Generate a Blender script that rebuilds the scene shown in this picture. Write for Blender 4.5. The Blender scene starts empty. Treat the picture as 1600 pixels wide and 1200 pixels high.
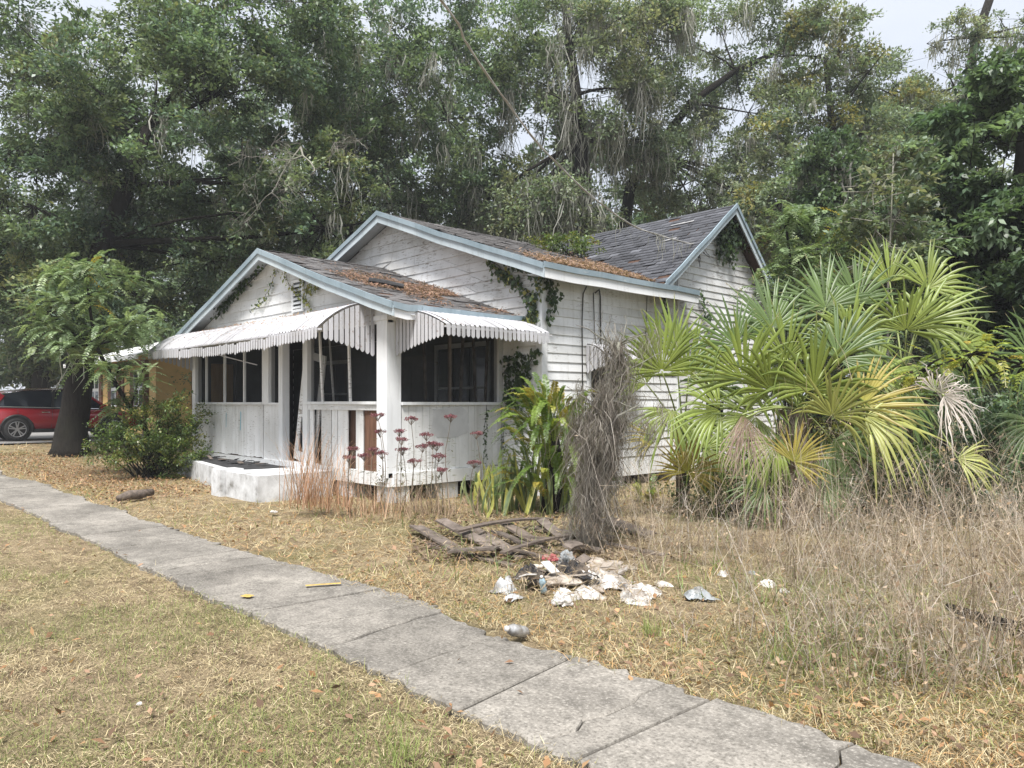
import bpy, bmesh, math, random
import numpy as np
from mathutils import Vector, Matrix

random.seed(7)
RNG = np.random.default_rng(7)
scene = bpy.context.scene
COL = scene.collection
PI = math.pi
R = math.radians

# ------------------------------------------------------------------ camera
CAM_H = 1.65
YAW = R(46.2)
FOC = 1180.0            # focal length in pixels of a 1600 wide frame
CS, SN = math.cos(YAW), math.sin(YAW)
cam_data = bpy.data.cameras.new('camera')
cam = bpy.data.objects.new('camera', cam_data)
COL.objects.link(cam)
cam.location = (0, 0, CAM_H)
cam.rotation_euler = (R(90), 0, YAW)
cam_data.sensor_width = 36.0
cam_data.lens = FOC / 1600.0 * 36.0
cam_data.shift_y = 30.0 / 1600.0
cam_data.clip_start = 0.05
cam_data.clip_end = 2000.0
scene.camera = cam

# ------------------------------------------------------------------ world, sun, exposure
SUN_EL, SUN_AZ = R(60), R(142)      # azimuth measured clockwise from +Y
world = bpy.data.worlds.new('World')
scene.world = world
world.use_nodes = True
wt = world.node_tree
wt.nodes.clear()
w_out = wt.nodes.new('ShaderNodeOutputWorld')
w_bg = wt.nodes.new('ShaderNodeBackground')
w_bg.inputs['Strength'].default_value = 0.054
w_sky = wt.nodes.new('ShaderNodeTexSky')
w_sky.sky_type = 'NISHITA'
w_sky.sun_disc = False
w_sky.sun_elevation = SUN_EL
w_sky.sun_rotation = SUN_AZ
w_sky.dust_density = 3.0
w_sky.ozone_density = 1.2
# thin overcast: a pale, softly mottled cloud veil over the blue
w_tc = wt.nodes.new('ShaderNodeTexCoord')
w_map = wt.nodes.new('ShaderNodeMapping')
w_map.inputs['Scale'].default_value = (1.0, 1.0, 2.6)
w_no = wt.nodes.new('ShaderNodeTexNoise')
w_no.inputs['Scale'].default_value = 2.2
w_no.inputs['Detail'].default_value = 5.0
w_no.inputs['Roughness'].default_value = 0.5
w_rp = wt.nodes.new('ShaderNodeValToRGB')
w_rp.color_ramp.elements[0].position = 0.30
w_rp.color_ramp.elements[0].color = (6.2, 6.7, 7.6, 1)
w_rp.color_ramp.elements[1].position = 0.70
w_rp.color_ramp.elements[1].color = (7.9, 8.2, 8.8, 1)
w_mx = wt.nodes.new('ShaderNodeMixRGB')
w_mx.inputs['Fac'].default_value = 0.86
wt.links.new(w_tc.outputs['Generated'], w_map.inputs['Vector'])
wt.links.new(w_map.outputs['Vector'], w_no.inputs['Vector'])
wt.links.new(w_no.outputs['Fac'], w_rp.inputs['Fac'])
wt.links.new(w_sky.outputs['Color'], w_mx.inputs['Color1'])
wt.links.new(w_rp.outputs['Color'], w_mx.inputs['Color2'])
wt.links.new(w_mx.outputs['Color'], w_bg.inputs['Color'])
wt.links.new(w_bg.outputs['Background'], w_out.inputs['Surface'])

sun_data = bpy.data.lights.new('sun', 'SUN')
sun_data.energy = 3.3
sun_data.angle = R(18)
sun_data.color = (1.0, 0.965, 0.92)
sun = bpy.data.objects.new('sun', sun_data)
COL.objects.link(sun)
sd = Vector((math.sin(SUN_AZ) * math.cos(SUN_EL), math.cos(SUN_AZ) * math.cos(SUN_EL), math.sin(SUN_EL)))
sun.rotation_euler = (-sd).to_track_quat('-Z', 'Y').to_euler()

scene.view_settings.view_transform = 'Standard'
scene.view_settings.look = 'None'
scene.view_settings.gamma = 1.0
scene.view_settings.exposure = 1.34
scene.view_settings.use_curve_mapping = False
scene.render.engine = 'CYCLES'
scene.cycles.max_bounces = 5
scene.cycles.diffuse_bounces = 3
scene.cycles.glossy_bounces = 2
scene.cycles.transmission_bounces = 4
scene.cycles.transparent_max_bounces = 10
scene.cycles.use_denoising = True
scene.cycles.caustics_reflective = False
scene.cycles.caustics_refractive = False

# ------------------------------------------------------------------ helpers
def W(px, py, D):
    """world point seen at photograph pixel (px,py) at camera depth D"""
    cx = (px - 800.0) / FOC * D
    return Vector((CS * cx - SN * D, SN * cx + CS * D, CAM_H - (py - 630.0) / FOC * D))

def ground_z(x, y):
    t = min(1.0, max(0.0, (-x - 20.0) / 9.0))
    return 0.42 * t * t * (3 - 2 * t)

def ground_z_np(x):
    t = np.clip((-x - 20.0) / 9.0, 0, 1)
    return 0.42 * t * t * (3 - 2 * t)

WL = {}
def link(o, parent=None):
    COL.objects.link(o)
    if parent is not None:
        o.parent = parent
        o.matrix_parent_inverse = Matrix.Translation(-WL.get(parent.name, Vector((0, 0, 0))))
    return o

def empty(name, loc, label=None, cat=None, group=None, parent=None, rz=0):
    o = bpy.data.objects.new(name, None)
    link(o, parent)
    o.empty_display_size = 0.2
    o.location = loc
    o.rotation_euler = (0, 0, rz)
    WL[o.name] = Vector(loc)
    tag(o, label, cat, group)
    return o

def tag(o, label=None, cat=None, group=None, kind=None):
    if label: o['label'] = label
    if cat: o['category'] = cat
    if group: o['group'] = group
    if kind: o['kind'] = kind
    return o

def mesh_obj(name, me, mat, parent=None, smooth=False, loc=None):
    o = bpy.data.objects.new(name, me)
    if mat is not None and len(me.materials) == 0:
        for m in (mat if isinstance(mat, (list, tuple)) else [mat]):
            me.materials.append(m)
    link(o, parent)
    if loc is not None:
        o.location = loc
    if smooth:
        me.polygons.foreach_set('use_smooth', [True] * len(me.polygons))
    return o

def local_child(name, me, mat, parent, smooth=False):
    """mesh given in the parent's own coordinates"""
    o = bpy.data.objects.new(name, me)
    if mat is not None and len(me.materials) == 0:
        me.materials.append(mat)
    COL.objects.link(o)
    o.parent = parent
    if smooth:
        me.polygons.foreach_set('use_smooth', [True] * len(me.polygons))
    return o

def fast_mesh(name, V, F, col=None, smooth=False):
    V = np.ascontiguousarray(V, dtype=np.float32)
    F = np.ascontiguousarray(F, dtype=np.int32)
    me = bpy.data.meshes.new(name)
    n, k = F.shape
    me.vertices.add(len(V))
    me.vertices.foreach_set('co', V.ravel())
    me.loops.add(n * k)
    me.loops.foreach_set('vertex_index', F.ravel())
    me.polygons.add(n)
    me.polygons.foreach_set('loop_start', np.arange(0, n * k, k, dtype=np.int32))
    me.update(calc_edges=True)
    if col is not None:
        a = me.color_attributes.new('Col', 'FLOAT_COLOR', 'POINT')
        c = np.ones((len(V), 4), dtype=np.float32)
        c[:, :3] = col
        a.data.foreach_set('color', c.ravel())
    if smooth:
        me.polygons.foreach_set('use_smooth', np.ones(n, dtype=bool))
    return me

def norm(a):
    return a / np.maximum(np.linalg.norm(a, axis=-1, keepdims=True), 1e-9)

class MB:
    def __init__(self):
        self.v, self.f, self.m = [], [], []
    def add(self, vs, fs, mi=0):
        b = len(self.v)
        self.v.extend([tuple(p) for p in vs])
        self.f.extend([tuple(i + b for i in f) for f in fs])
        self.m.extend([mi] * len(fs))
        return self
    def hexa(self, p, mi=0):
        return self.add(p, [(0, 3, 2, 1), (4, 5, 6, 7), (0, 1, 5, 4), (1, 2, 6, 5), (2, 3, 7, 6), (3, 0, 4, 7)], mi)
    def box(self, x0, y0, z0, x1, y1, z1, mi=0):
        x0, x1 = min(x0, x1), max(x0, x1); y0, y1 = min(y0, y1), max(y0, y1); z0, z1 = min(z0, z1), max(z0, z1)
        return self.hexa([(x0, y0, z0), (x1, y0, z0), (x1, y1, z0), (x0, y1, z0), (x0, y0, z1), (x1, y0, z1), (x1, y1, z1), (x0, y1, z1)], mi)
    def prism(self, poly, off, mi=0):
        """poly: 3D points in order; off: extrusion vector"""
        n = len(poly)
        a = [Vector(p) for p in poly]; b = [p + Vector(off) for p in a]
        fs = [tuple(range(n - 1, -1, -1)), tuple(range(n, 2 * n))] + [(i, (i + 1) % n, n + (i + 1) % n, n + i) for i in range(n)]
        return self.add(a + b, fs, mi)
    def beam(self, a, b, w, h, up=(0, 0, 1), mi=0):
        """rectangular bar from a to b, w across, h along up"""
        a, b = Vector(a), Vector(b)
        d = (b - a).normalized(); up = Vector(up)
        s = d.cross(up).normalized(); u = s.cross(d).normalized()
        s *= w / 2; u *= h / 2
        return self.hexa([a - s - u, a + s - u, b + s - u, b - s - u, a - s + u, a + s + u, b + s + u, b - s + u], mi)
    def tube(self, pts, rad, n=6, mi=0, cap=True):
        pts = [Vector(p) for p in pts]
        rings = []
        ref = Vector((0.31, 0.17, 0.93)).normalized()
        for i, p in enumerate(pts):
            d = (pts[min(i + 1, len(pts) - 1)] - pts[max(i - 1, 0)])
            if d.length < 1e-9: d = Vector((0, 0, 1))
            d.normalize()
            s = d.cross(ref)
            if s.length < 0.05: s = d.cross(Vector((1, 0, 0)))
            s.normalize(); t = d.cross(s)
            r = rad[i] if hasattr(rad, '__len__') else rad
            rings.append([p + (s * math.cos(2 * PI * k / n) + t * math.sin(2 * PI * k / n)) * r for k in range(n)])
        vs = [q for rg in rings for q in rg]
        fs = []
        for i in range(len(pts) - 1):
            for k in range(n):
                a, b = i * n + k, i * n + (k + 1) % n
                fs.append((a, b, b + n, a + n))
        if cap:
            fs.append(tuple(range(n - 1, -1, -1)))
            fs.append(tuple((len(pts) - 1) * n + k for k in range(n)))
        return self.add(vs, fs, mi)
    def mesh(self, name):
        me = bpy.data.meshes.new(name)
        me.from_pydata(self.v, [], self.f)
        if any(self.m):
            me.polygons.foreach_set('material_index', self.m)
        me.update()
        return me
    def build(self, name, mat, parent=None, smooth=False, loc=None):
        return mesh_obj(name, self.mesh(name), mat, parent, smooth, loc)

# ------------------------------------------------------------------ materials
class NT:
    def __init__(self, name):
        self.mat = bpy.data.materials.new(name)
        self.mat.use_nodes = True
        self.t = self.mat.node_tree
        self.b = self.t.nodes['Principled BSDF']
        self.o = self.t.nodes['Material Output']
    def n(self, typ, **kw):
        nd = self.t.nodes.new(typ)
        for k, v in kw.items():
            if k in nd.inputs: nd.inputs[k].default_value = v
            else: setattr(nd, k, v)
        return nd
    def l(self, a, b): self.t.links.new(a, b)
    def pos(self, scale=(1, 1, 1)):
        g = self.n('ShaderNodeNewGeometry')
        m = self.n('ShaderNodeMapping')
        m.inputs['Scale'].default_value = scale
        self.l(g.outputs['Position'], m.inputs['Vector'])
        return m.outputs['Vector']
    def noise(self, vec, scale, detail=4, rough=0.55):
        nd = self.n('ShaderNodeTexNoise')
        nd.inputs['Scale'].default_value = scale
        nd.inputs['Detail'].default_value = detail
        nd.inputs['Roughness'].default_value = rough
        if vec is not None: self.l(vec, nd.inputs['Vector'])
        return nd.outputs['Fac']
    def ramp(self, fac, stops):
        r = self.n('ShaderNodeValToRGB')
        e = r.color_ramp.elements
        while len(e) < len(stops): e.new(0.5)
        for i, (p, c) in enumerate(stops):
            e[i].position = p
            e[i].color = (c[0], c[1], c[2], 1) if hasattr(c, '__len__') else (c, c, c, 1)
        self.l(fac, r.inputs['Fac'])
        return r.outputs['Color']
    def mix(self, fac, a, b, mode='MIX'):
        m = self.n('ShaderNodeMixRGB'); m.blend_type = mode
        for i, x in ((0, fac), (1, a), (2, b)):
            if hasattr(x, 'links'): self.l(x, m.inputs[i])
            elif i == 0: m.inputs[0].default_value = x
            else: m.inputs[i].default_value = (x[0], x[1], x[2], 1)
        return m.outputs['Color']
    def bump(self, h, strength=0.3, dist=0.01):
        b = self.n('ShaderNodeBump')
        b.inputs['Strength'].default_value = strength
        b.inputs['Distance'].default_value = dist
        self.l(h, b.inputs['Height'])
        self.l(b.outputs['Normal'], self.b.inputs['Normal'])
    def rnd(self):
        return self.n('ShaderNodeObjectInfo').outputs['Random']
    def set(self, col=None, rough=None, metal=None, spec=None):
        if col is not None:
            if hasattr(col, 'links'): self.l(col, self.b.inputs['Base Color'])
            else: self.b.inputs['Base Color'].default_value = (col[0], col[1], col[2], 1)
        if rough is not None: self.b.inputs['Roughness'].default_value = rough
        if metal is not None: self.b.inputs['Metallic'].default_value = metal
        if spec is not None: self.b.inputs['Specular IOR Level'].default_value = spec
        return self.mat

def m_paint(name, white, dirt, peel=0.60, wood=(0.23, 0.20, 0.17), grain=(1, 1, 6), rough=0.6):
    n = NT(name)
    big = n.noise(n.pos(), 0.9, 4)
    c = n.ramp(big, [(0.34, dirt), (0.62, white)])
    streak = n.noise(n.pos((9, 9, 0.9)), 1.0, 5, 0.65)
    c = n.mix(n.ramp(streak, [(0.52, 0.0), (0.80, 0.55)]), c, (dirt[0] * 0.62, dirt[1] * 0.60, dirt[2] * 0.55))
    fine = n.noise(n.pos(grain), 7.0, 8, 0.68)
    patch = n.noise(n.pos(), 1.7, 3)
    pm = n.n('ShaderNodeMath', operation='MULTIPLY_ADD'); n.l(patch, pm.inputs[0]); pm.inputs[1].default_value = 0.35; n.l(fine, pm.inputs[2])
    mask = n.ramp(pm.outputs[0], [(peel + 0.18, 0.0), (peel + 0.26, 0.85)])
    c = n.mix(mask, c, wood)
    tint = n.ramp(n.rnd(), [(0.0, (0.86, 0.86, 0.85)), (1.0, (1.03, 1.03, 1.03))])
    c = n.mix(1.0, c, tint, 'MULTIPLY')
    n.bump(fine, 0.25, 0.006)
    return n.set(c, rough, spec=0.3)

M = {}
M['white'] = m_paint('white_paint', (0.80, 0.815, 0.83), (0.60, 0.605, 0.60), peel=0.595)
M['white_clean'] = m_paint('white_trim_paint', (0.76, 0.775, 0.79), (0.62, 0.64, 0.66), peel=0.67)
M['white_worn'] = m_paint('worn_white_paint', (0.74, 0.75, 0.76), (0.52, 0.515, 0.50), peel=0.56)
M['blue_trim'] = m_paint('faded_blue_trim', (0.29, 0.36, 0.41), (0.19, 0.25, 0.29), peel=0.62, wood=(0.5, 0.52, 0.52))
M['pale_trim'] = m_paint('pale_blue_trim', (0.47, 0.53, 0.57), (0.34, 0.40, 0.44), peel=0.6, wood=(0.3, 0.29, 0.27))
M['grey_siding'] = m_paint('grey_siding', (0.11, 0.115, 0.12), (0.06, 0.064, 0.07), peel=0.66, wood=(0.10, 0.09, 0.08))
M['soffit'] = m_paint('soffit_paint', (0.55, 0.58, 0.60), (0.38, 0.40, 0.41), peel=0.62)
M['aluminium'] = m_paint('awning_white', (0.52, 0.52, 0.55), (0.41, 0.41, 0.425), peel=0.62, wood=(0.22, 0.16, 0.125), grain=(2, 2, 2), rough=0.45)

def m_wood(name, a, b, rough=0.8, axis=(1, 9, 9)):
    n = NT(name)
    g = n.noise(n.pos(axis), 2.2, 7, 0.65)
    c = n.ramp(g, [(0.3, a), (0.7, b)])
    tint = n.ramp(n.rnd(), [(0.0, 0.75), (1.0, 1.1)])
    c = n.mix(1.0, c, tint, 'MULTIPLY')
    n.bump(g, 0.4, 0.008)
    return n.set(c, rough, spec=0.2)
M['bare_wood'] = m_wood('bare_brown_wood', (0.09, 0.045, 0.028), (0.24, 0.13, 0.085), axis=(14, 14, 1))
M['dark_wood'] = m_wood('dark_brown_wood', (0.05, 0.028, 0.02), (0.12, 0.07, 0.05), axis=(14, 14, 1))
M['plywood'] = m_wood('plywood', (0.42, 0.27, 0.12), (0.55, 0.38, 0.19), axis=(9, 9, 1))
M['grey_wood'] = m_wood('weathered_grey_wood', (0.06, 0.048, 0.04), (0.21, 0.175, 0.15), axis=(3, 3, 3))
M['log_wood'] = m_wood('rotten_log', (0.06, 0.05, 0.045), (0.20, 0.16, 0.13))

def m_bark(name, a, b, sc=5):
    n = NT(name)
    g = n.noise(n.pos((3, 3, 0.7)), sc, 7, 0.7)
    k = n.noise(n.pos(), 1.3, 4)
    c = n.ramp(g, [(0.32, a), (0.68, b)])
    c = n.mix(n.ramp(k, [(0.45, 0.0), (0.7, 0.5)]), c, (b[0] * 0.8, b[1] * 0.95, b[2] * 0.75))
    n.bump(g, 0.9, 0.05)
    return n.set(c, 0.9, spec=0.15)
M['bark'] = m_bark('oak_bark', (0.008, 0.007, 0.006), (0.028, 0.024, 0.021))
M['bark_pale'] = m_bark('pale_bark', (0.12, 0.11, 0.10), (0.30, 0.28, 0.25))
M['palm_bark'] = m_bark('palm_trunk', (0.07, 0.05, 0.04), (0.24, 0.19, 0.15), 9)

def m_leaf(name, transl=0.3, rough=0.42, spec=0.5):
    n = NT(name)
    a = n.n('ShaderNodeAttribute'); a.attribute_name = 'Col'
    n.l(a.outputs['Color'], n.b.inputs['Base Color'])
    n.b.inputs['Roughness'].default_value = rough
    n.b.inputs['Specular IOR Level'].default_value = spec
    if transl > 0:
        tr = n.n('ShaderNodeBsdfTranslucent')
        br = n.mix(1.0, a.outputs['Color'], (1.25, 1.3, 0.8), 'MULTIPLY')
        n.l(br, tr.inputs['Color'])
        ms = n.n('ShaderNodeMixShader'); ms.inputs[0].default_value = transl
        n.l(n.b.outputs[0], ms.inputs[1]); n.l(tr.outputs[0], ms.inputs[2])
        n.l(ms.outputs[0], n.o.inputs['Surface'])
    return n.mat
M['leaf'] = m_leaf('foliage', 0.38)
M['palm_leaf'] = m_leaf('palm_leaf', 0.2, 0.42, 0.45)
M['moss'] = m_leaf('spanish_moss', 0.35, 0.9, 0.1)
M['dry'] = m_leaf('dry_grass', 0.25, 0.75, 0.2)

def m_flat(name, c, rough=0.6, metal=0.0, spec=0.5, var=0.0, sc=6):
    n = NT(name)
    if var > 0:
        g = n.noise(n.pos(), sc, 5)
        col = n.ramp(g, [(0.3, tuple(x * (1 - var) for x in c)), (0.7, tuple(min(1, x * (1 + var)) for x in c))])
        return n.set(col, rough, metal, spec)
    return n.set(c, rough, metal, spec)

def m_screen(name, c, alpha):
    n = NT(name)
    tr = n.n('ShaderNodeBsdfTransparent')
    df = n.n('ShaderNodeBsdfDiffuse')
    g = n.noise(n.pos(), 2.5, 4)
    n.l(n.ramp(g, [(0.3, tuple(x * 0.6 for x in c)), (0.75, c)]), df.inputs['Color'])
    ms = n.n('ShaderNodeMixShader'); ms.inputs[0].default_value = alpha
    n.l(tr.outputs[0], ms.inputs[1]); n.l(df.outputs[0], ms.inputs[2])
    n.l(ms.outputs[0], n.o.inputs['Surface'])
    return n.mat
M['screen'] = m_screen('insect_screen', (0.035, 0.038, 0.042), 0.45)
M['glass'] = m_flat('dark_window_glass', (0.012, 0.016, 0.024), 0.08, spec=0.6)
M['black'] = m_flat('black_plastic', (0.012, 0.012, 0.013), 0.35)
M['cable'] = m_flat('cable_grey', (0.34, 0.33, 0.31), 0.7)
M['wire'] = m_flat('wire_dark', (0.03, 0.03, 0.03), 0.6)

# shingles: colour from vertex attribute, gritty relief
n = NT('asphalt_shingle')
a_ = n.n('ShaderNodeAttribute'); a_.attribute_name = 'Col'
gr = n.noise(n.pos(), 60, 3)
bl = n.noise(n.pos(), 1.1, 4)
c_ = n.mix(1.0, a_.outputs['Color'], n.ramp(gr, [(0.3, 0.7), (0.7, 1.25)]), 'MULTIPLY')
c_ = n.mix(1.0, c_, n.ramp(bl, [(0.3, 0.75), (0.7, 1.25)]), 'MULTIPLY')
n.bump(gr, 0.4, 0.004)
M['shingle'] = n.set(c_, 0.88, spec=0.25)

# concrete
n = NT('sidewalk_concrete')
b1 = n.noise(n.pos(), 1.3, 6, 0.62)
b2 = n.noise(n.pos(), 9, 6, 0.7)
b3 = n.noise(n.pos(), 48, 5, 0.75)
b4 = n.noise(n.pos((1, 1.6, 1)), 0.75, 5, 0.6)
c_ = n.ramp(b1, [(0.30, (0.145, 0.134, 0.119)), (0.44, (0.205, 0.190, 0.168)), (0.58, (0.25, 0.232, 0.205)), (0.72, (0.325, 0.302, 0.266))])
c_ = n.mix(1.0, c_, n.ramp(b2, [(0.30, 0.62), (0.52, 1.0), (0.70, 1.16)]), 'MULTIPLY')
c_ = n.mix(1.0, c_, n.ramp(b4, [(0.36, 0.66), (0.56, 1.06)]), 'MULTIPLY')
sc_ = n.noise(n.pos((1.0, 6.0, 1.0)), 3.0, 6, 0.75)
c_ = n.mix(n.ramp(sc_, [(0.63, 0.0), (0.70, 0.55)]), c_, (0.36, 0.345, 0.32))
c_ = n.mix(n.ramp(b3, [(0.54, 0.0), (0.64, 0.6)]), c_, (0.40, 0.375, 0.335))
c_ = n.mix(n.ramp(b3, [(0.38, 0.75), (0.48, 0.0)]), c_, (0.095, 0.087, 0.075))
c_ = n.mix(1.0, c_, n.ramp(n.rnd(), [(0, 0.85), (1, 1.06)]), 'MULTIPLY')
n.bump(b3, 0.35, 0.004)
M['concrete'] = n.set(c_, 0.9, spec=0.2)
n = NT('whitewashed_concrete')
b1 = n.noise(n.pos(), 3.2, 6, 0.65)
c_ = n.ramp(b1, [(0.30, (0.17, 0.165, 0.15)), (0.44, (0.44, 0.445, 0.45)), (0.66, (0.64, 0.655, 0.67))])
n.bump(b1, 0.4, 0.015)
M['whitewash'] = n.set(c_, 0.85, spec=0.2)
M['debris_black'] = m_flat('black_roof_felt', (0.022, 0.022, 0.024), 0.8, var=0.6, sc=14)

# ground
n = NT('ground_soil')
g1 = n.noise(n.pos(), 0.55, 5, 0.6)
g2 = n.noise(n.pos(), 4.5, 6, 0.65)
g3 = n.noise(n.pos((1, 3.2, 1)), 30, 6, 0.8)
g4 = n.noise(n.pos((3.4, 1, 1)), 34, 6, 0.8)
c_ = n.ramp(g2, [(0.30, (0.105, 0.078, 0.05)), (0.52, (0.225, 0.175, 0.11)), (0.72, (0.32, 0.26, 0.165))])
c_ = n.mix(n.ramp(g1, [(0.48, 0.0), (0.66, 0.55)]), c_, (0.12, 0.125, 0.05))
c_ = n.mix(1.0, c_, n.ramp(g3, [(0.36, 0.40), (0.62, 1.55)]), 'MULTIPLY')
c_ = n.mix(1.0, c_, n.ramp(g4, [(0.36, 0.55), (0.62, 1.5)]), 'MULTIPLY')
n.bump(g3, 0.8, 0.03)
M['ground'] = n.set(c_, 0.95, spec=0.1)
M['asphalt'] = m_flat('asphalt', (0.19, 0.185, 0.18), 0.9, var=0.25, sc=20)
# ================================================================== the setting
# ground sheet: fine near the camera, coarse to the horizon
def make_ground():
    def axis(lo, hi, a, b, fine, coarse):
        xs = list(np.arange(a, b, fine))
        v = a; st = fine
        left = []
        while v > lo:
            st *= 1.35; v -= st; left.append(v)
        v = b; st = fine; right = []
        while v < hi:
            right.append(v); st *= 1.35; v += st
        return np.array(sorted(left) + xs + right)
    xs = axis(-700, 500, -38, 10, 0.5, 20)
    ys = axis(-300, 800, -4, 26, 0.5, 20)
    X, Y = np.meshgrid(xs, ys)
    rng = np.random.default_rng(3)
    Z = ground_z_np(X) - 0.012 + rng.normal(0, 0.008, X.shape)
    # slight mound in the weedy yard
    Z += 0.10 * np.exp(-(((X + 3.5) / 3.5) ** 2 + ((Y - 8.5) / 2.5) ** 2))
    on_walk = (Y > 2.2) & (Y < 4.1)
    Z = np.where(on_walk, ground_z_np(X) - 0.02, Z)
    V = np.stack([X, Y, Z], -1).reshape(-1, 3)
    nx, ny = len(xs), len(ys)
    i = np.arange(nx - 1); j = np.arange(ny - 1)
    I, J = np.meshgrid(i, j)
    a = (J * nx + I).ravel()
    F = np.stack([a, a + 1, a + 1 + nx, a + nx], -1)
    o = mesh_obj('ground', fast_mesh('ground', V, F, smooth=True), M['ground'])
    tag(o, 'dry sandy yard soil under the grass', kind='structure')
make_ground()

# sidewalk of separate concrete slabs, some cracked in two
SW0, SW1 = 2.58, 3.72
sidewalk = empty('sidewalk', (-10, 3.1, 0)); tag(sidewalk, 'cracked grey concrete sidewalk along the front lawn', kind='structure')
def slab_prism(poly, z, tilt):
    cx = sum(p[0] for p in poly) / len(poly); cy = sum(p[1] for p in poly) / len(poly)
    def zz(x, y): return ground_z(x, y) + z + tilt[0] * (x - cx) + tilt[1] * (y - cy)
    mb = MB()
    n = len(poly)
    top, rim, bot = [], [], []
    for (x, y) in poly:
        dx, dy = cx - x, cy - y; L = math.hypot(dx, dy)
        top.append((x + dx / L * 0.012, y + dy / L * 0.012, zz(x, y)))
        rim.append((x, y, zz(x, y) - 0.010)); bot.append((x, y, zz(x, y) - 0.10))
    vs = top + rim + bot
    fs = [tuple(range(n))]
    for k in range(n):
        k2 = (k + 1) % n
        fs.append((n + k, n + k2, k2, k)); fs.append((2 * n + k, 2 * n + k2, n + k2, n + k))
    mb.add(vs, fs)
    return mb
def wobble(a, b, n, amp, rs):
    a, b = Vector(a), Vector(b)
    d = (b - a); nn = Vector((-d.y, d.x)).normalized()
    out = []
    for i in range(1, n):
        out.append(tuple(a + d * (i / n) + nn * rs.uniform(-amp, amp)))
    return out
joints = [3.6, 2.4, 1.3, 0.25, -0.75, -2.26, -3.15, -3.85, -5.0, -5.62, -6.3, -7.3, -8.1, -9.2, -10.4, -11.2, -12.4, -13.6, -14.8, -16.0, -17.2, -18.4, -19.6, -20.8, -22.4, -24.0, -25.4, -26.4]
cracked = {3: .5, 4: 0.45, 5: .4, 7: 0.62, 9: .5, 11: 0.4, 13: 0.55, 16: 0.5}
rs = random.Random(11)
# wavy outer edges: how far the turf has crept over each slab edge
near_off = [rs.uniform(-0.03, 0.05) for _ in joints]
far_off = [rs.uniform(-0.17, 0.06) for _ in joints]
skew = [rs.uniform(-0.08, 0.08) for _ in joints]
for i in range(len(joints) - 1):
    xa, xb = joints[i], joints[i + 1]
    g = 0.009
    A0 = (xa - g + skew[i], SW0 + near_off[i]); A1 = (xa - g - skew[i], SW1 + far_off[i] + rs.uniform(-.05, .02))
    B0 = (xb + g + skew[i + 1], SW0 + near_off[i + 1]); B1 = (xb + g - skew[i + 1], SW1 + far_off[i + 1] + rs.uniform(-.05, .02))
    def piece(p0, p1, q1, q0, jag0, jag1, z, t):
        poly = [p0] + jag0 + [p1] + wobble(p1, q1, 9, 0.045, rs) + [q1] + jag1 + [q0] + wobble(q0, p0, 9, 0.03, rs)
        o = slab_prism(poly[::1], z, t).build('slab', M['concrete'], sidewalk)
        # make the top face up
        me = o.data
        if me.polygons[0].normal.z < 0: me.flip_normals()
    z0 = 0.022 + rs.uniform(-0.006, 0.008)
    t0 = (rs.uniform(-.006, .006), rs.uniform(-.008, .008))
    if i in cracked:
        f = cracked[i]
        c0 = (xa + (xb - xa) * (f + rs.uniform(-.12, .12)), SW0 + (near_off[i] + near_off[i + 1]) / 2)
        c1 = (xa + (xb - xa) * (f + rs.uniform(-.12, .12)), SW1 + (far_off[i] + far_off[i + 1]) / 2)
        jag = wobble(c0, c1, 9, 0.035, rs)
        e = 0.005
        ca = [(x + e, y) for x, y in jag]; cb = [(x - e, y) for x, y in jag]
        piece(A0, A1, (c1[0] + e, c1[1]), (c0[0] + e, c0[1]), [], ca[::-1], z0, t0)
        piece((c0[0] - e, c0[1]), (c1[0] - e, c1[1]), B1, B0, cb, [], z0 + rs.uniform(-.006, .006), (t0[0] + rs.uniform(-.006, .006), t0[1]))
    else:
        piece(A0, A1, B1, B0, [], [], z0, t0)
M['yellow'] = m_flat('yellow_spray_paint', (0.42, 0.28, 0.07), 0.85, var=0.3, sc=30)
def paint_mark(cx, cy, L, w, ang):
    me_v = []
    d = Vector((math.cos(ang), math.sin(ang))); nn = Vector((-d.y, d.x))
    rs2 = random.Random(int(cx * 100))
    mb = MB(); ts = [-.5, -.3, -.1, .1, .3, .5]
    up = [(cx + d.x * L * t + nn.x * (w / 2 + rs2.uniform(-.008, .008)), cy + d.y * L * t + nn.y * (w / 2 + rs2.uniform(-.008, .008)), 0.042) for t in ts]
    dn = [(cx + d.x * L * t - nn.x * (w / 2 + rs2.uniform(-.008, .008)), cy + d.y * L * t - nn.y * (w / 2 + rs2.uniform(-.008, .008)), 0.042) for t in ts]
    mb.add(dn + up[::-1], [tuple(range(12))])
    mb.build('paint_mark', M['yellow'], sidewalk)
p = W(505, 915, 1.62 / (285 / FOC)); paint_mark(p.x, p.y, 0.30, 0.045, R(-25) + PI / 2)
p = W(386, 933, 1.62 / (303 / FOC)); paint_mark(p.x, p.y, 0.10, 0.07, 0.4)

# side road and its verge at the far left
mb = MB()
ysr = np.linspace(-60, 140, 60)
V = []; F = []
for k, yy in enumerate(ysr):
    V += [(-36.5, yy, 0.42), (-27.4, yy, 0.42 - 0.012)]
    if k: F.append((2 * k - 2, 2 * k - 1, 2 * k + 1, 2 * k))
V = [(x, y, ground_z(x, y) + 0.03) for x, y, z in V]
mb.add(V, F)
o = mb.build('road', M['asphalt']); tag(o, 'pale grey side road under the red car', kind='structure')
# ================================================================== the house
PX0, PX1, PY = -18.5, -10.34, 7.14
MX, MY, MYB = -9.32, 9.69, 18.3
FLOOR, RAIL = 0.50, 1.65
house = empty('cottage', (-14, 10, 0), 'abandoned white clapboard cottage with screened porch and slatted awnings', 'house')

def part_empty(name, loc, parent): return empty(name, loc, parent=parent)

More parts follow.
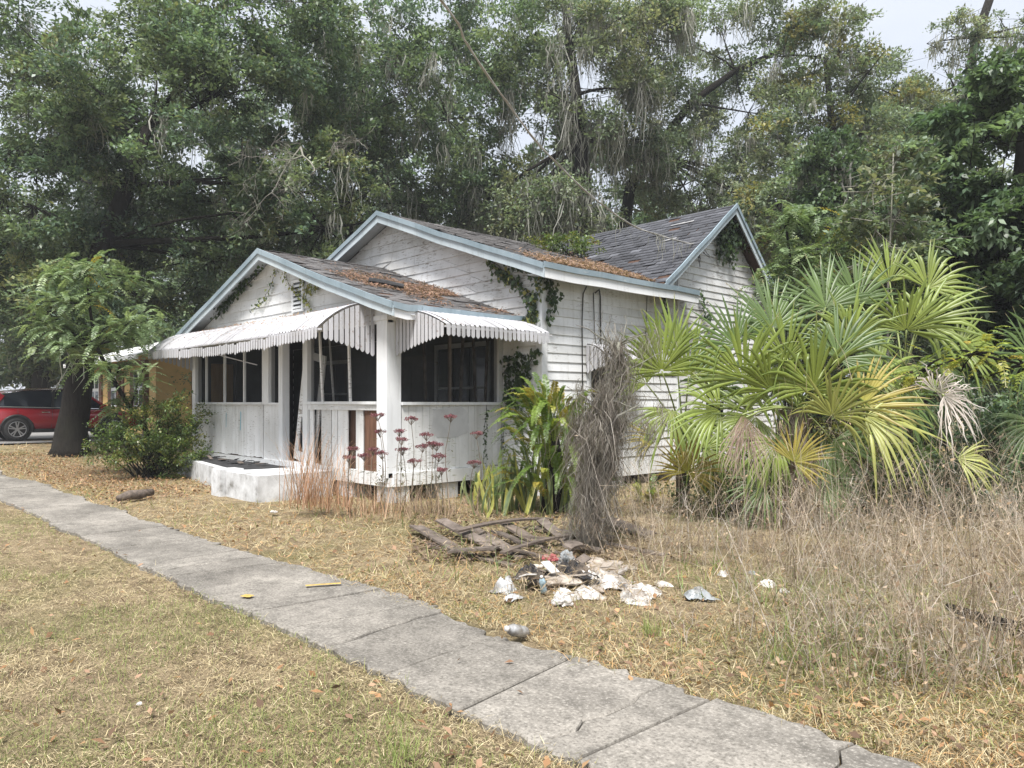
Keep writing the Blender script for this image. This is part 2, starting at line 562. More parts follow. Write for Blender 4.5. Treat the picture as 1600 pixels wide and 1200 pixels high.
def siding(wall, O, a, nrm, z0, z1, e, span, seed, joint=3.2, mat='white', tlow=0.028, thigh=0.010, warp=0.006, drop=0.0):
    """one clapboard object for each board; span(z) -> list of (s0,s1)"""
    rs = random.Random(seed)
    O, a, nrm = Vector(O), Vector(a), Vector(nrm)
    z = z0
    k = 0
    while z < z1 - 0.03:
        zt = min(z + e + 0.012, z1)
        lo, hi = span(z + 0.004), span(zt - 0.004)
        if len(lo) != len(hi): lo = hi = span((z + zt) / 2)
        for q in range(min(len(lo), len(hi))):
            (l0, l1), (h0, h1) = lo[q], hi[q]
            if l1 - l0 < 0.04: continue
            cuts = [0.0]; p = rs.uniform(0.4, joint)
            L = l1 - l0
            while p < L - 0.5:
                cuts.append(p / L); p += rs.uniform(joint * 0.6, joint * 1.4)
            cuts.append(1.0)
            for c in range(len(cuts) - 1):
                if rs.random() < drop: continue
                g0 = 0.002 if c else 0; g1 = 0.002 if c < len(cuts) - 2 else 0
                def S(lo_, hi_, t): return lo_ + (hi_ - lo_) * t
                a0, a1 = S(l0, l1, cuts[c]) + g0, S(l0, l1, cuts[c + 1]) - g1
                b0, b1 = S(h0, h1, cuts[c]) + g0, S(h0, h1, cuts[c + 1]) - g1
                if b1 <= b0 + 0.01: b0 = b1 = (b0 + b1) / 2; b1 += 0.01
                w0, w1 = rs.uniform(-warp, warp), rs.uniform(-warp, warp)
                o0, o1 = rs.uniform(0, .006), rs.uniform(0, .006)
                def Pt(s, zz, off): return O + a * s + nrm * off + Vector((0, 0, zz))
                pts = [Pt(a0, z + w0, 0.001), Pt(a1, z + w1, 0.001), Pt(a1, z + w1, tlow + o1), Pt(a0, z + w0, tlow + o0),
                       Pt(b0, zt + w0, 0.001), Pt(b1, zt + w1, 0.001), Pt(b1, zt + w1, thigh), Pt(b0, zt + w0, thigh)]
                MB().hexa(pts).build('clapboard', M[mat], wall)
        z += e; k += 1

# ---- roof planes
MRX, MRZ, MSL = -13.93, 5.81, 0.355          # main ridge
PRX, PRZ, PSL = -14.42, 4.72, 0.329          # porch ridge
CRY, CRZ, CSL, CSR = 15.78, 6.23, 0.75, 0.92 # cross gable ridge
def z_main(x): return MRZ - MSL * abs(x - MRX)
def z_porch(x): return PRZ - PSL * abs(x - PRX)
def z_cross(y): return CRZ - (CSL * (CRY - y) if y < CRY else CSR * (y - CRY))

def roof_deck(name, quads, thick=0.05):
    mb = MB()
    for q in quads: mb.prism(q, (0, 0, -thick))
    return mb.build(name, M['dark_wood'], house)

def shingle_field(roof, O, along, down, n_along, length, slope_len, keep, seed, base=(0.085, 0.085, 0.092), expo=0.145, wid=0.31):
    """shingles as real tabs, joined per roof plane"""
    rng = np.random.default_rng(seed)
    O, along, down, nrm = [np.array(v, float) for v in (O, along, down, n_along)]
    rows = int(slope_len / expo) + 1
    cols = int(length / wid) + 2
    r, c = np.meshgrid(np.arange(rows), np.arange(cols), indexing='ij')
    r = r.ravel(); c = c.ravel()
    s0 = c * wid + (r % 2) * wid * 0.5 - wid + rng.normal(0, 0.008, r.shape)
    d1 = slope_len - r * expo + rng.normal(0, 0.006, r.shape)      # lower edge
    d0 = d1 - expo * 1.25
    s1 = s0 + wid - 0.008
    s0 = np.clip(s0, 0, length); s1 = np.clip(s1, 0, length); d0 = np.maximum(d0, 0)
    ok = (s1 - s0 > 0.03) & (d1 > 0.02)
    cen = O + along * ((s0 + s1) / 2)[:, None] + down * d1[:, None]
    ok &= np.array([keep(*p) for p in cen]) & (rng.random(len(r)) > 0.012)
    s0, s1, d0, d1 = s0[ok], s1[ok], d0[ok], d1[ok]
    n = len(s0)
    lift = 0.016 + rng.gamma(1.2, 0.004, n)
    def pt(s, d, h): return O + along * s[:, None] + down * d[:, None] + nrm * (h if np.ndim(h) else np.full(n, h))[:, None]
    A = pt(s0, d1, lift); B = pt(s1, d1, lift + rng.normal(0, .003, n)); C = pt(s1, d0, 0.004); D = pt(s0, d0, 0.004)
    A2 = pt(s0, d1, lift - 0.012); B2 = pt(s1, d1, lift - 0.012)
    V = np.stack([A, B, C, D, A2, B2], 1).reshape(-1, 3)
    b = np.arange(n)[:, None] * 6
    F = np.concatenate([b + [0, 1, 2, 3], b + [4, 5, 1, 0]], 0)
    tone = rng.normal(1.0, 0.15, n).clip(0.5, 1.6)
    pale = rng.random(n) < 0.012
    tone = np.where(pale, tone * 1.9, tone)
    colr = np.repeat(np.array(base)[None] * tone[:, None], 6, 0)
    me = fast_mesh('shingles', V, F, colr)
    o = mesh_obj('shingles', me, M['shingle'], roof)
    tag(o, kind='stuff')
    return o

# porch roof
pr = roof_deck('porch_roof', [
    [(PRX, 6.82, PRZ), (-9.8, 6.82, z_porch(-9.8)), (-9.8, MY - .01, z_porch(-9.8)), (PRX, MY - .01, PRZ)],
    [(-19.04, 6.82, z_porch(-19.04)), (PRX, 6.82, PRZ), (PRX, MY - .01, PRZ), (-19.04, MY - .01, z_porch(-19.04))]])
k = math.hypot(1, PSL)
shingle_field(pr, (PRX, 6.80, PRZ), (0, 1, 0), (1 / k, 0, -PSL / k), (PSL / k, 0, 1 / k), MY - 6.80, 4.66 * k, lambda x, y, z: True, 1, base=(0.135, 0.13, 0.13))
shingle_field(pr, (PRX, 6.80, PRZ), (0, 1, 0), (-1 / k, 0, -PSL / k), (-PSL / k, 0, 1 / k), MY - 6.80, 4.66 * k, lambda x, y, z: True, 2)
# main roof
mr = roof_deck('main_roof', [
    [(MRX, 9.31, MRZ), (-8.94, 9.31, z_main(-8.94)), (-8.94, 14.1, z_main(-8.94)), (MRX, 14.1, MRZ)],
    [(MRX, 14.1, MRZ), (-9.34, 14.1, z_main(-9.34)), (-9.34, 18.6, z_main(-9.34)), (MRX, 18.6, MRZ)],
    [(-18.94, 9.31, z_main(-18.94)), (MRX, 9.31, MRZ), (MRX, 18.6, MRZ), (-18.94, 18.6, z_main(-18.94))]])
k = math.hypot(1, MSL)
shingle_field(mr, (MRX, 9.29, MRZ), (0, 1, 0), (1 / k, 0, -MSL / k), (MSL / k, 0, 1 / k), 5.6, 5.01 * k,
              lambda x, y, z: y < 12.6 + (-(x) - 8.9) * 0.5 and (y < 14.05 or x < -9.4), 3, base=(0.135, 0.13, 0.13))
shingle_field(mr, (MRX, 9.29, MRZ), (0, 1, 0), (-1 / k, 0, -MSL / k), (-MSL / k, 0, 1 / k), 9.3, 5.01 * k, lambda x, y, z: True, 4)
# cross gable roof
xr = roof_deck('gable_roof', [
    [(-9.02, CRY, CRZ), (-16.5, CRY, CRZ), (-16.5, 12.7, z_cross(12.7)), (-9.02, 12.95, z_cross(12.95))],
    [(-16.5, CRY, CRZ), (-9.02, CRY, CRZ), (-9.02, 17.95, z_cross(17.95)), (-16.5, 17.95, z_cross(17.95))]])
k = math.hypot(1, CSL)
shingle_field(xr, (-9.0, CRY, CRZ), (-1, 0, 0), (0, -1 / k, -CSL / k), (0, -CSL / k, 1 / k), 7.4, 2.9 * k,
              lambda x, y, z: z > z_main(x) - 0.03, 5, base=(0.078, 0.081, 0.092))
k = math.hypot(1, CSR)
shingle_field(xr, (-9.0, CRY, CRZ), (-1, 0, 0), (0, 1 / k, -CSR / k), (0, CSR / k, 1 / k), 7.4, 2.1 * k, lambda x, y, z: True, 6)
# hand-scraped pale patches where tabs slid off, as loose shingles
rs = random.Random(5)
for i in range(8):
    y = rs.uniform(13.3, 15.4); x = rs.uniform(-12.2, -9.5)
    if z_cross(y) < z_main(x) + 0.1: continue
    L = rs.uniform(.12, .4); c = math.hypot(1, CSL)
    mbq = MB().hexa([(x, y, z_cross(y) + .04), (x + L, y + .02, z_cross(y) + .055), (x + L, y + .07, z_cross(y + .07) + .04), (x, y + .04, z_cross(y + .04) + .035),
                     (x, y, z_cross(y) + .046), (x + L, y + .02, z_cross(y) + .061), (x + L, y + .07, z_cross(y + .07) + .046), (x, y + .04, z_cross(y + .04) + .041)])
    mbq.build('loose_shingle', m_flat('pale_shingle_edge', (0.26, 0.26, 0.265), 0.8, var=.3) if 'pale_shingle_edge' not in bpy.data.materials else bpy.data.materials['pale_shingle_edge'], xr)

# rake and eave boards
def rake(roof, p0, p1, h=0.19, nrm=(0, -1, 0), trim=0.07, m1='pale_trim', m2='blue_trim'):
    p0, p1, nv = Vector(p0), Vector(p1), Vector(nrm)
    rw_ = random.Random(int(p0.x * 7 + p1.y * 13))
    ns = max(2, int((p1 - p0).length / .7)); wz = [rw_.uniform(-.012, .012) for _ in range(ns + 1)]
    for q in range(1, ns): wz[q] -= .018 * math.sin(PI * q / ns)
    def slab(zt, zb, o0, o1, mat, name):
        vs = []
        for q in range(ns + 1):
            c = p0 + (p1 - p0) * (q / ns) + Vector((0, 0, wz[q]))
            j = rw_.uniform(-.004, .004)
            vs += [c + nv * o0 + Vector((0, 0, zb + j)), c + nv * o1 + Vector((0, 0, zb + j)), c + nv * o1 + Vector((0, 0, zt)), c + nv * o0 + Vector((0, 0, zt))]
        fs = [(0, 1, 2, 3), (ns * 4 + 3, ns * 4 + 2, ns * 4 + 1, ns * 4)]
        for q in range(ns):
            for e in range(4): fs.append((q * 4 + e, q * 4 + 4 + e, q * 4 + 4 + (e + 1) % 4, q * 4 + (e + 1) % 4))
        MB().add(vs, fs).build(name, M[mat], roof)
    slab(-0.035, -h, 0.0, 0.03, m1, 'fascia_board')
    slab(0.03, -trim, 0.031, 0.062, m2, 'trim_board')
ze = z_porch(-9.8)
rake(pr, (PRX, 6.82, PRZ), (-9.76, 6.82, ze), 0.20)
rake(pr, (-19.04, 6.82, z_porch(-19.04)), (PRX, 6.82, PRZ), 0.20)
rake(pr, (-9.8, 6.80, ze), (-9.8, 7.35, ze), 0.20, (1, 0, 0), m1='white_clean')
rake(pr, (-9.8, 7.36, ze), (-9.8, MY - .02, ze), 0.10, (1, 0, 0), trim=0.05)
ze = z_main(-8.94)
rake(mr, (MRX, 9.31, MRZ), (-8.90, 9.31, z_main(-8.90)), 0.22)
rake(mr, (-18.94, 9.31, z_main(-18.94)), (MRX, 9.31, MRZ), 0.22)
rake(mr, (-8.94, 9.29, ze), (-8.94, 14.08, ze), 0.24, (1, 0, 0), m1='white_clean')
rake(xr, (-9.02, 12.98, z_cross(12.98)), (-9.02, CRY, CRZ), 0.20, (1, 0, 0))
rake(xr, (-9.02, CRY, CRZ), (-9.02, 17.95, z_cross(17.95)), 0.22, (1, 0, 0))
# soffits
def soffit(roof, quad): MB().prism(quad, (0, 0, 0.015)).build('soffit', M['soffit'], roof)
soffit(mr, [(-8.96, 9.33, z_main(-8.96) - .16), (-8.96, 14.0, z_main(-8.96) - .16), (-9.34, 14.0, z_main(-8.96) - .16), (-9.34, 9.33, z_main(-8.96) - .16)])
soffit(mr, [(MRX, 9.33, MRZ - .10), (-8.97, 9.33, z_main(-8.97) - .10), (-8.97, MY, z_main(-8.97) - .10), (MRX, MY, MRZ - .10)])
soffit(mr, [(-18.9, 9.33, z_main(-18.9) - .10), (MRX - .01, 9.33, MRZ - .10), (MRX - .01, MY, MRZ - .10), (-18.9, MY, z_main(-18.9) - .10)])
soffit(pr, [(PRX, 6.84, PRZ - .10), (-9.83, 6.84, z_porch(-9.83) - .10), (-9.83, PY, z_porch(-9.83) - .10), (PRX, PY, PRZ - .10)])
soffit(pr, [(-19.0, 6.84, z_porch(-19.0) - .10), (PRX - .01, 6.84, PRZ - .10), (PRX - .01, PY, PRZ - .10), (-19.0, PY, z_porch(-19.0) - .10)])

# ---- porch gable wall over the awning
gw = MB()
gb = 3.05
def pgx(z): return (PRZ - .13 - z) / PSL
gw.prism([(PRX - pgx(gb), PY, gb), (PRX + pgx(gb), PY, gb), (PRX + .05, PY, PRZ - .14), (PRX - .05, PY, PRZ - .14)], (0, 0.08, 0))
gwo = gw.build('gable_wall', M['white'], house)
def sp_pg(z):
    hw = min(pgx(z), 4.12)
    return [(-hw, hw)] if hw > 0.03 else []
siding(gwo, (PRX, PY, 0), (1, 0, 0), (0, -1, 0), gb, PRZ - .16, 0.20, sp_pg, 21, joint=4.5)
# gable vent
vx = -13.55
vc = W(432, 453, 14.25); vx = vc.x
vent = part_empty('gable_vent', (vx, PY, 3.55), house)
fr = MB()
v0, v1, h0, h1 = vx - .17, vx + .17, 3.46, 3.98
fr.box(v0 - .05, PY - .065, h0 - .05, v0, PY - .03, h1 + .05); fr.box(v1, PY - .065, h0 - .05, v1 + .05, PY - .03, h1 + .05)
fr.box(v0, PY - .065, h0 - .05, v1, PY - .031, h0); fr.box(v0, PY - .065, h1, v1, PY - .031, h1 + .05)
fr.build('vent_frame', M['white_clean'], vent)
MB().box(v0, PY - .034, h0, v1, PY - .030, h1).build('vent_backing', M['black'], vent)
for i in range(6):
    z = h0 + .035 + i * .083
    MB().hexa([(v0, PY - .064, z - .02), (v1, PY - .064, z - .02), (v1, PY - .036, z + .022), (v0, PY - .036, z + .022),
               (v0, PY - .064, z - .008), (v1, PY - .064, z - .008), (v1, PY - .036, z + .034), (v0, PY - .036, z + .034)]).build('louver', M['white_clean'], vent)

# ---- main front wall (gable above the porch roof, strip beside the porch)
fw = MB()
def mgx(z): return (MRZ - .13 - z) / MSL
fw.prism([(PX0, MY, .3), (MX - .021, MY, .3), (MX - .021, MY, 3.98), (MRX + .03, MY, MRZ - .14), (MRX - .03, MY, MRZ - .14), (PX0, MY, 3.98)], (0, .1, 0))
fwo = fw.build('gable_wall', M['white'], house)
def sp_mg(z):
    hw0 = max(PX0 - MRX, -mgx(z)); hw1 = min(MX - .03 - MRX, mgx(z))
    if hw1 - hw0 < 0.05: return []
    # only what stands above the porch roof (or right of the porch)
    zr = z + 0.02
    if zr < PRZ:
        cut = PRX + (PRZ - zr) / PSL - 0.05
        cut = min(cut, -9.85)
        out = []
        lcut = PRX - (PRZ - zr) / PSL + .05
        if lcut - MRX > hw0 + .1: out.append((hw0, lcut - MRX))
        else: out.append((hw0, hw0 + .01))
        out.append((max(hw0, cut - MRX), hw1))
        return out
    mid = (hw0 + hw1) / 2
    return [(hw0, mid - .001), (mid + .001, hw1)]
siding(fwo, (MRX, MY, 0), (1, 0, 0), (0, -1, 0), 3.2, MRZ - .17, 0.20, sp_mg, 22, joint=2.4, mat='white_worn', warp=.012)
siding(fwo, (MRX, MY, 0), (1, 0, 0), (0, -1, 0), .42, 3.2, 0.175, lambda z: [(PX1 - MRX + .02, MX - .03 - MRX)], 23, joint=5)
# dark siding of the house wall inside the porch
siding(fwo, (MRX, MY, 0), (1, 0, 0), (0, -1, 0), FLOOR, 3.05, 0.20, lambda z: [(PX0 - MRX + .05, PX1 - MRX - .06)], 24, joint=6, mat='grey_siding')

# ---- side wall
sw = MB()
sw.prism([(MX - .02, MY + .101, .3), (MX - .02, MYB, .3), (MX - .02, MYB, 4.0), (MX - .02, 17.5, 4.3), (MX - .02, CRY, CRZ - .12), (MX - .02, 13.4, 4.25), (MX - .02, 12.9, 4.0), (MX - .02, MY + .101, 4.0)], (-.1, 0, 0))
swo = sw.build('clapboard_wall', M['white'], house)
WIN = [(10.9, 12.0, 1.0, 2.45), (14.9, 15.9, 1.0, 2.45)]
def sp_side(z, y0, y1):
    zz = z
    segs = [(y0, y1)]
    for a, b, c, d in WIN:
        if c - .1 < zz < d + .06:
            ns = []
            for s0, s1 in segs:
                if a > s0 and b < s1: ns += [(s0, a - .02), (b + .02, s1)]
                else: ns.append((s0, s1))
            segs = ns
    return [(s0 - MY, s1 - MY) for s0, s1 in segs]
def sp_gable(z):
    if z <= 4.05:
        return sp_side(z, 13.95, MYB)
    l = max(13.95 if z < 4.35 else 0, CRY - (CRZ - .14 - z) / CSL); r = min(MYB, CRY + (CRZ - .14 - z) / CSR)
    return [(l - MY, r - MY)] if r - l > .05 else []
siding(swo, (MX - .02, MY, 0), (0, 1, 0), (1, 0, 0), .42, 3.92, 0.165, lambda z: sp_side(z, MY + .02, 13.86), 25, joint=2.8)
siding(swo, (MX - .02, MY, 0), (0, 1, 0), (1, 0, 0), .42, CRZ - .16, 0.158, sp_gable, 26, joint=2.6, mat='white_worn')
MB().box(MX - .019, 13.87, .42, MX + .035, 13.94, 4.50).build('corner_board', M['white_clean'], house)
MB().prism([(MX - .13, MY - .045, .30), (MX + .024, MY - .045, .30), (MX + .024, MY + .10, .30), (MX - .0195, MY + .10, .30), (MX - .0195, MY - .0005, .30), (MX - .13, MY - .0005, .30)], (0, 0, 3.6)).build('corner_board', M['white_clean'], house)
# side windows
def side_window(y0, y1, z0, z1):
    w = part_empty('window', (MX, (y0 + y1) / 2, z0), house)
    f = MB()
    x0, x1 = MX - .05, MX + .03
    f.box(x0, y0, z0, x1, y0 + .09, z1); f.box(x0, y1 - .09, z0, x1, y1, z1)
    f.box(x0, y0 + .09, z1 - .09, x1, y1 - .09, z1); f.box(x0, y0 - .05, z0 - .05, x1 + .03, y1 + .05, z0 + .04)
    f.build('window_frame', M['white_clean'], w)
    zm = (z0 + z1) / 2
    MB().box(x0, y0 + .09, zm - .03, MX + .01, y1 - .09, zm + .03).build('sash', M['white_clean'], w)
    for a, b in ((z0 + .04, zm - .03), (zm + .03, z1 - .09)):
        MB().box(MX - .035, y0 + .09, a, MX - .02, y1 - .09, b).build('pane', M['glass'], w)
for q in WIN: side_window(*q)

# left and rear walls (plain backing)
MB().box(PX0 - .1, MY + .1, .3, PX0, MYB, 4.0).build('clapboard_wall', M['white'], house)
MB().prism([(PX0, MYB, .3), (MX - .12, MYB, .3), (MX - .12, MYB, 4.0), (MRX, MYB, MRZ - .15), (PX0, MYB, 4.0)], (0, .1, 0)).build('clapboard_wall', M['white'], house)

# ---- foundation band, floor, ceiling
MB().box(PX0 + .02, PY + .05, FLOOR - .1, PX1 - .02, MY - .01, FLOOR).build('porch_floor', M['grey_wood'], house)
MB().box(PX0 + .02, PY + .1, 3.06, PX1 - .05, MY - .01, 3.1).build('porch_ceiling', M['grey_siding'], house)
for x0, x1 in ((-18.5, -15.0), (-14.99, -12.7), (-12.69, PX1)):
    MB().box(x0, PY - .03, .27, x1, PY + .05, FLOOR - .005).build('skirt_board', M['white'], house)
MB().box(PX1 - .06, PY + .051, .27, PX1 + .03, 8.9, FLOOR - .005).build('skirt_board', M['white'], house)
MB().box(PX1 - .06, 8.905, .25, PX1 + .03, MY - .06, FLOOR - .015).build('skirt_board', M['white'], house)
MB().box(MX - .06, MY, .2, MX + .01, 13.8, .42).build('skirt_board', M['white'], house)
MB().box(MX - .06, 13.81, .2, MX + .01, MYB, .42).build('skirt_board', M['white_worn'], house)
for x in (-18.3, -16.2, -12.6, -11.75, -10.55):
    MB().box(x - .2, PY + .02, -.1, x + .2, PY + .4, .27).build('pier', M['whitewash'], house)
for y in (8.4, MY + .2, 11.8, 13.9, 16, 18):
    xx = PX1 if y < 9 else MX
    MB().box(xx - .4, y - .2, -.1, xx - .02, y + .2, .25).build('pier', M['whitewash'], house)
MB().box(PX0 + .5, MY - .02, -.1, MX - .5, MY + .1, .28).build('crawl_wall', M['dark_wood'], house)

# ---- porch front and side knee walls
def vboards(wall, O, a, nrm, s0, s1, z0, z1, w, seed, mats=('white',), skip=0.0, zj=0.012):
    rs = random.Random(seed)
    O, a, nrm = Vector(O), Vector(a), Vector(nrm)
    s = s0
    while s < s1 - .01:
        e = min(s + w, s1)
        if rs.random() >= skip:
            th = .022 + rs.uniform(-.003, .004); zb = z0 + rs.uniform(-.015, zj); g = .0035
            P = lambda ss, oo, zz: O + a * ss + nrm * oo + Vector((0, 0, zz))
            MB().hexa([P(s + g, 0, zb), P(e - g, 0, zb), P(e - g, th, zb), P(s + g, th, zb), P(s + g, 0, z1), P(e - g, 0, z1), P(e - g, th, z1), P(s + g, th, z1)]).build('board', M[rs.choice(mats)], wall)
        s = e
pw = part_empty('porch_wall', (-14.4, PY, FLOOR), house)
F_, A_, N_ = (0, PY + .02, 0), (1, 0, 0), (0, -1, 0)
MB().box(PX0 + .05, PY + .03, FLOOR, -14.9, PY + .05, RAIL - .05).build('backing_board', M['dark_wood'], pw)
vboards(pw, F_, A_, N_, -18.45, -14.92, FLOOR + .02, RAIL - .03, .145, 31)
vboards(pw, F_, A_, N_, -14.9, -14.16, FLOOR + .0, RAIL - .03, .36, 32)
# right of the door: white boards, gaps, bare brown wood
for (x0, x1, m, n0) in ((-12.55, -12.19, 'white_worn', 1), (-12.17, -11.98, 'white', 1), (-11.96, -11.63, 'white', 1), (-11.37, -11.14, 'white', 1), (-12.98, -12.83, 'white', 1)):
    vboards(pw, F_, A_, N_, x0, x1, FLOOR - .02, RAIL - .03, (x1 - x0), 33 + n0, (m,))
MB().box(-11.9, PY + .06, FLOOR, -11.3, PY + .08, RAIL - .05).build('board', M['dark_wood'], pw)
vboards(pw, (0, PY + .03, 0), A_, N_, -11.12, -10.62, FLOOR - .02, RAIL - .06, .17, 37, ('bare_wood',))
# rails
MB().box(PX0 - .02, PY - .06, RAIL - .03, -14.9, PY + .07, RAIL + .02).build('rail', M['white_clean'], pw)
MB().box(-14.62, PY - .04, RAIL - .03, -14.16, PY + .06, RAIL + .01).build('rail', M['white_clean'], pw)
MB().box(-13.1, PY - .07, RAIL - .02, -10.66, PY + .08, RAIL + .03).build('rail', M['white_clean'], pw)
MB().box(-13.1, PY - .035, RAIL - .12, -10.66, PY + .02, RAIL - .021).build('rail', M['white'], pw)
# posts
def post(x0, x1, y0, y1, z0, z1, name='post', m='white_clean'):
    return MB().box(x0, y0, z0, x1, y1, z1).build(name, M[m], pw)
post(-18.62, -18.42, PY - .05, PY + .1, .3, 3.1)
post(-14.89, -14.60, PY - .045, PY + .1, RAIL - .03, 3.1)
post(-14.15, -13.98, PY - .05, PY + .1, FLOOR, 3.1)
post(-13.17, -12.99, PY - .05, PY + .1, FLOOR, 3.1)
cp = MB(); cp.box(-10.64, PY - .06, .42, -10.34, PY + .22, 3.28)
cp.box(-10.69, PY - .09, 3.02, -10.29, PY + .26, 3.10)
cp.build('corner_post', M['white_clean'], pw)
post(-10.61, -10.36, PY - .075, PY - .062, .35, RAIL - .12, 'post_board', 'white_clean')
post(PX1 - .12, PX1 + .02, MY - .13, MY - .035, RAIL - .03, 3.1)
# mullions and screens, front
for x in (-17.87, -16.84, -15.82):
    post(x - .022, x + .022, PY - .02, PY + .03, RAIL + .02, 3.08, 'mullion')
def tilt_bar(x0, x1, z0, z1, w=.05, y=PY, m='white_worn', name='mullion'):
    MB().beam((x0, y, z0), (x1, y, z1), .03, w, up=(1, 0, 0)).build(name, M[m], pw)
tilt_bar(-12.50, -12.62, RAIL + .03, 3.05, .055)
tilt_bar(-11.55, -11.62, RAIL + .03, 3.05, .055)
tilt_bar(-12.28, -12.44, RAIL + .03, 2.9, .025, PY + .1)
MB().box(PX0, PY - .04, 2.98, PX1, PY + .06, 3.08).build('header', M['white'], pw)
def screen(x0, x1, y=PY + .02, z0=RAIL + .02, z1=2.98): MB().add([(x0, y, z0), (x1, y, z0), (x1, y, z1), (x0, y, z1)], [(0, 1, 2, 3)]).build('screen', M['screen'], pw)
for a, b in ((-18.42, -17.9), (-17.85, -16.87), (-16.82, -15.85), (-15.8, -14.9), (-14.6, -14.16), (-12.97, -12.56), (-12.46, -11.64), (-11.54, -10.66)): screen(a, b)
# the broken screen door, leaning askew in its opening
door = part_empty('screen_door', (-13.6, PY + .05, FLOOR), pw)
def dpt(u, v):  # door frame coordinates -> leaning
    ang = R(-11.5)
    x, z = u * math.cos(ang) - v * math.sin(ang), u * math.sin(ang) + v * math.cos(ang)
    return (-13.98 + 0.42 + x - .42, PY + .07, FLOOR + .12 + z)
def dbar(u0, v0, u1, v1):
    p = [dpt(u0, v0), dpt(u1, v0), dpt(u1, v1), dpt(u0, v1)]
    MB().prism(p, (0, .035, 0)).build('door_rail', M['white_worn'], door)
dw, dh = .80, 2.15
bx = .24
for s in (0, dw - .13): dbar(bx + s, 0, bx + s + .13, dh)
for v, hh in ((0, .18), (.86, .14), (dh - .14, .14)): dbar(bx + .132, v, bx + dw - .132, v + hh)
p = [dpt(bx + .1, .18), dpt(bx + dw - .1, .18), dpt(bx + dw - .1, dh - .12), dpt(bx + .1, dh - .12)]
MB().add([(a[0], a[1] + .018, a[2]) for a in p], [(0, 1, 2, 3)]).build('screen', M['screen'], door)
MB().box(-14.15, PY - .12, FLOOR - .14, -12.7, PY + .1, FLOOR + .01).build('threshold', M['white_clean'], pw)

# side knee wall (x = PX1)
pside = part_empty('porch_wall', (PX1, 8.4, FLOOR), house)
S_, SA, SNRM = (PX1 - .03, 0, 0), (0, 1, 0), (1, 0, 0)
MB().box(PX1 - .06, PY + .24, FLOOR, PX1 - .035, MY - .04, RAIL - .05).build('backing_board', M['dark_wood'], pside)
vboards(pside, S_, SA, SNRM, PY + .24, MY - .05, FLOOR - .0, RAIL - .03, .145, 41)
MB().box(PX1 - .09, PY + .225, RAIL - .03, PX1 + .05, MY - .04, RAIL + .02).build('rail', M['white_clean'], pside)
n = NT('grey_overpaint'); M['grey_paint'] = n.set(n.ramp(n.noise(n.pos(), 6, 4), [(0.3, (0.50, 0.51, 0.52)), (0.7, (0.60, 0.61, 0.62))]), 0.7)
rs = random.Random(3)
pts = []
for i in range(18):
    t = 2 * PI * i / 18
    rr = 1 + rs.uniform(-.1, .1)
    c, s_ = math.cos(t), math.sin(t)
    pts.append((PX1 + .0005, 8.42 + .42 * rr * math.copysign(abs(c) ** .6, c), 1.32 + .27 * rr * math.copysign(abs(s_) ** .6, s_)))
MB().add(pts, [tuple(range(18))]).build('paint_patch', M['grey_paint'], pside)
n = NT('blue_spray'); M['blue_spray'] = n.set((0.10, 0.42, 0.55), 0.7)
for x, z0, z1, w in ((-16.0, 1.05, 1.45, .022), (-16.75, 1.1, 1.42, .012)):
    MB().add([(x - w, PY - .0085, z0), (x + w * .4, PY - .0085, z0 + .02), (x + w * 1.6, PY - .0085, z1), (x + w * .1, PY - .0085, z1 + .03), (x - w * .3, PY - .0085, (z0 + z1) / 2)], [(0, 1, 2, 3, 4)]).build('spray_mark', M['blue_spray'], pw)
def sscreen(y0, y1): MB().add([(PX1 - .03, y0, RAIL + .02), (PX1 - .03, y1, RAIL + .02), (PX1 - .03, y1, 3.0), (PX1 - .03, y0, 3.0)], [(0, 1, 2, 3)]).build('screen', M['screen'], pside)
sscreen(PY + .23, 8.4); sscreen(8.44, MY - .14)
MB().box(PX1 - .06, 8.4, RAIL + .02, PX1, 8.44, 3.05).build('mullion', M['grey_wood'], pside)
MB().box(PX1 - .1, PY + .2, 3.0, PX1 + .02, MY - .01, 3.09).build('header', M['white'], pside)
def lean(y0, y1, z1=2.9, x=PX1 - .15, m='grey_wood'):
    MB().beam((x, y0, RAIL - .3), (x - .08, y1, z1), .03, .05, up=(0, 1, 0)).build('loose_lath', M[m], pside)
lean(8.75, 8.9); lean(9.15, 9.14); lean(9.35, 9.5); lean(8.0, 8.0)

# left porch side: boarded, one plywood sheet
pl = part_empty('porch_wall', (PX0, 8.4, FLOOR), house)
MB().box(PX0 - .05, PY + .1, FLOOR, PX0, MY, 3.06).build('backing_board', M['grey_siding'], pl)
MB().box(PX0 + .003, 7.50, 1.3, PX0 + .02, 8.05, 2.62).build('plywood_sheet', M['plywood'], pl)
for y in (7.42, 8.15, 8.9): MB().box(PX0 + .001, y - .03, FLOOR, PX0 + .04, y + .03, 3.0).build('stud', M['grey_siding'], pl)

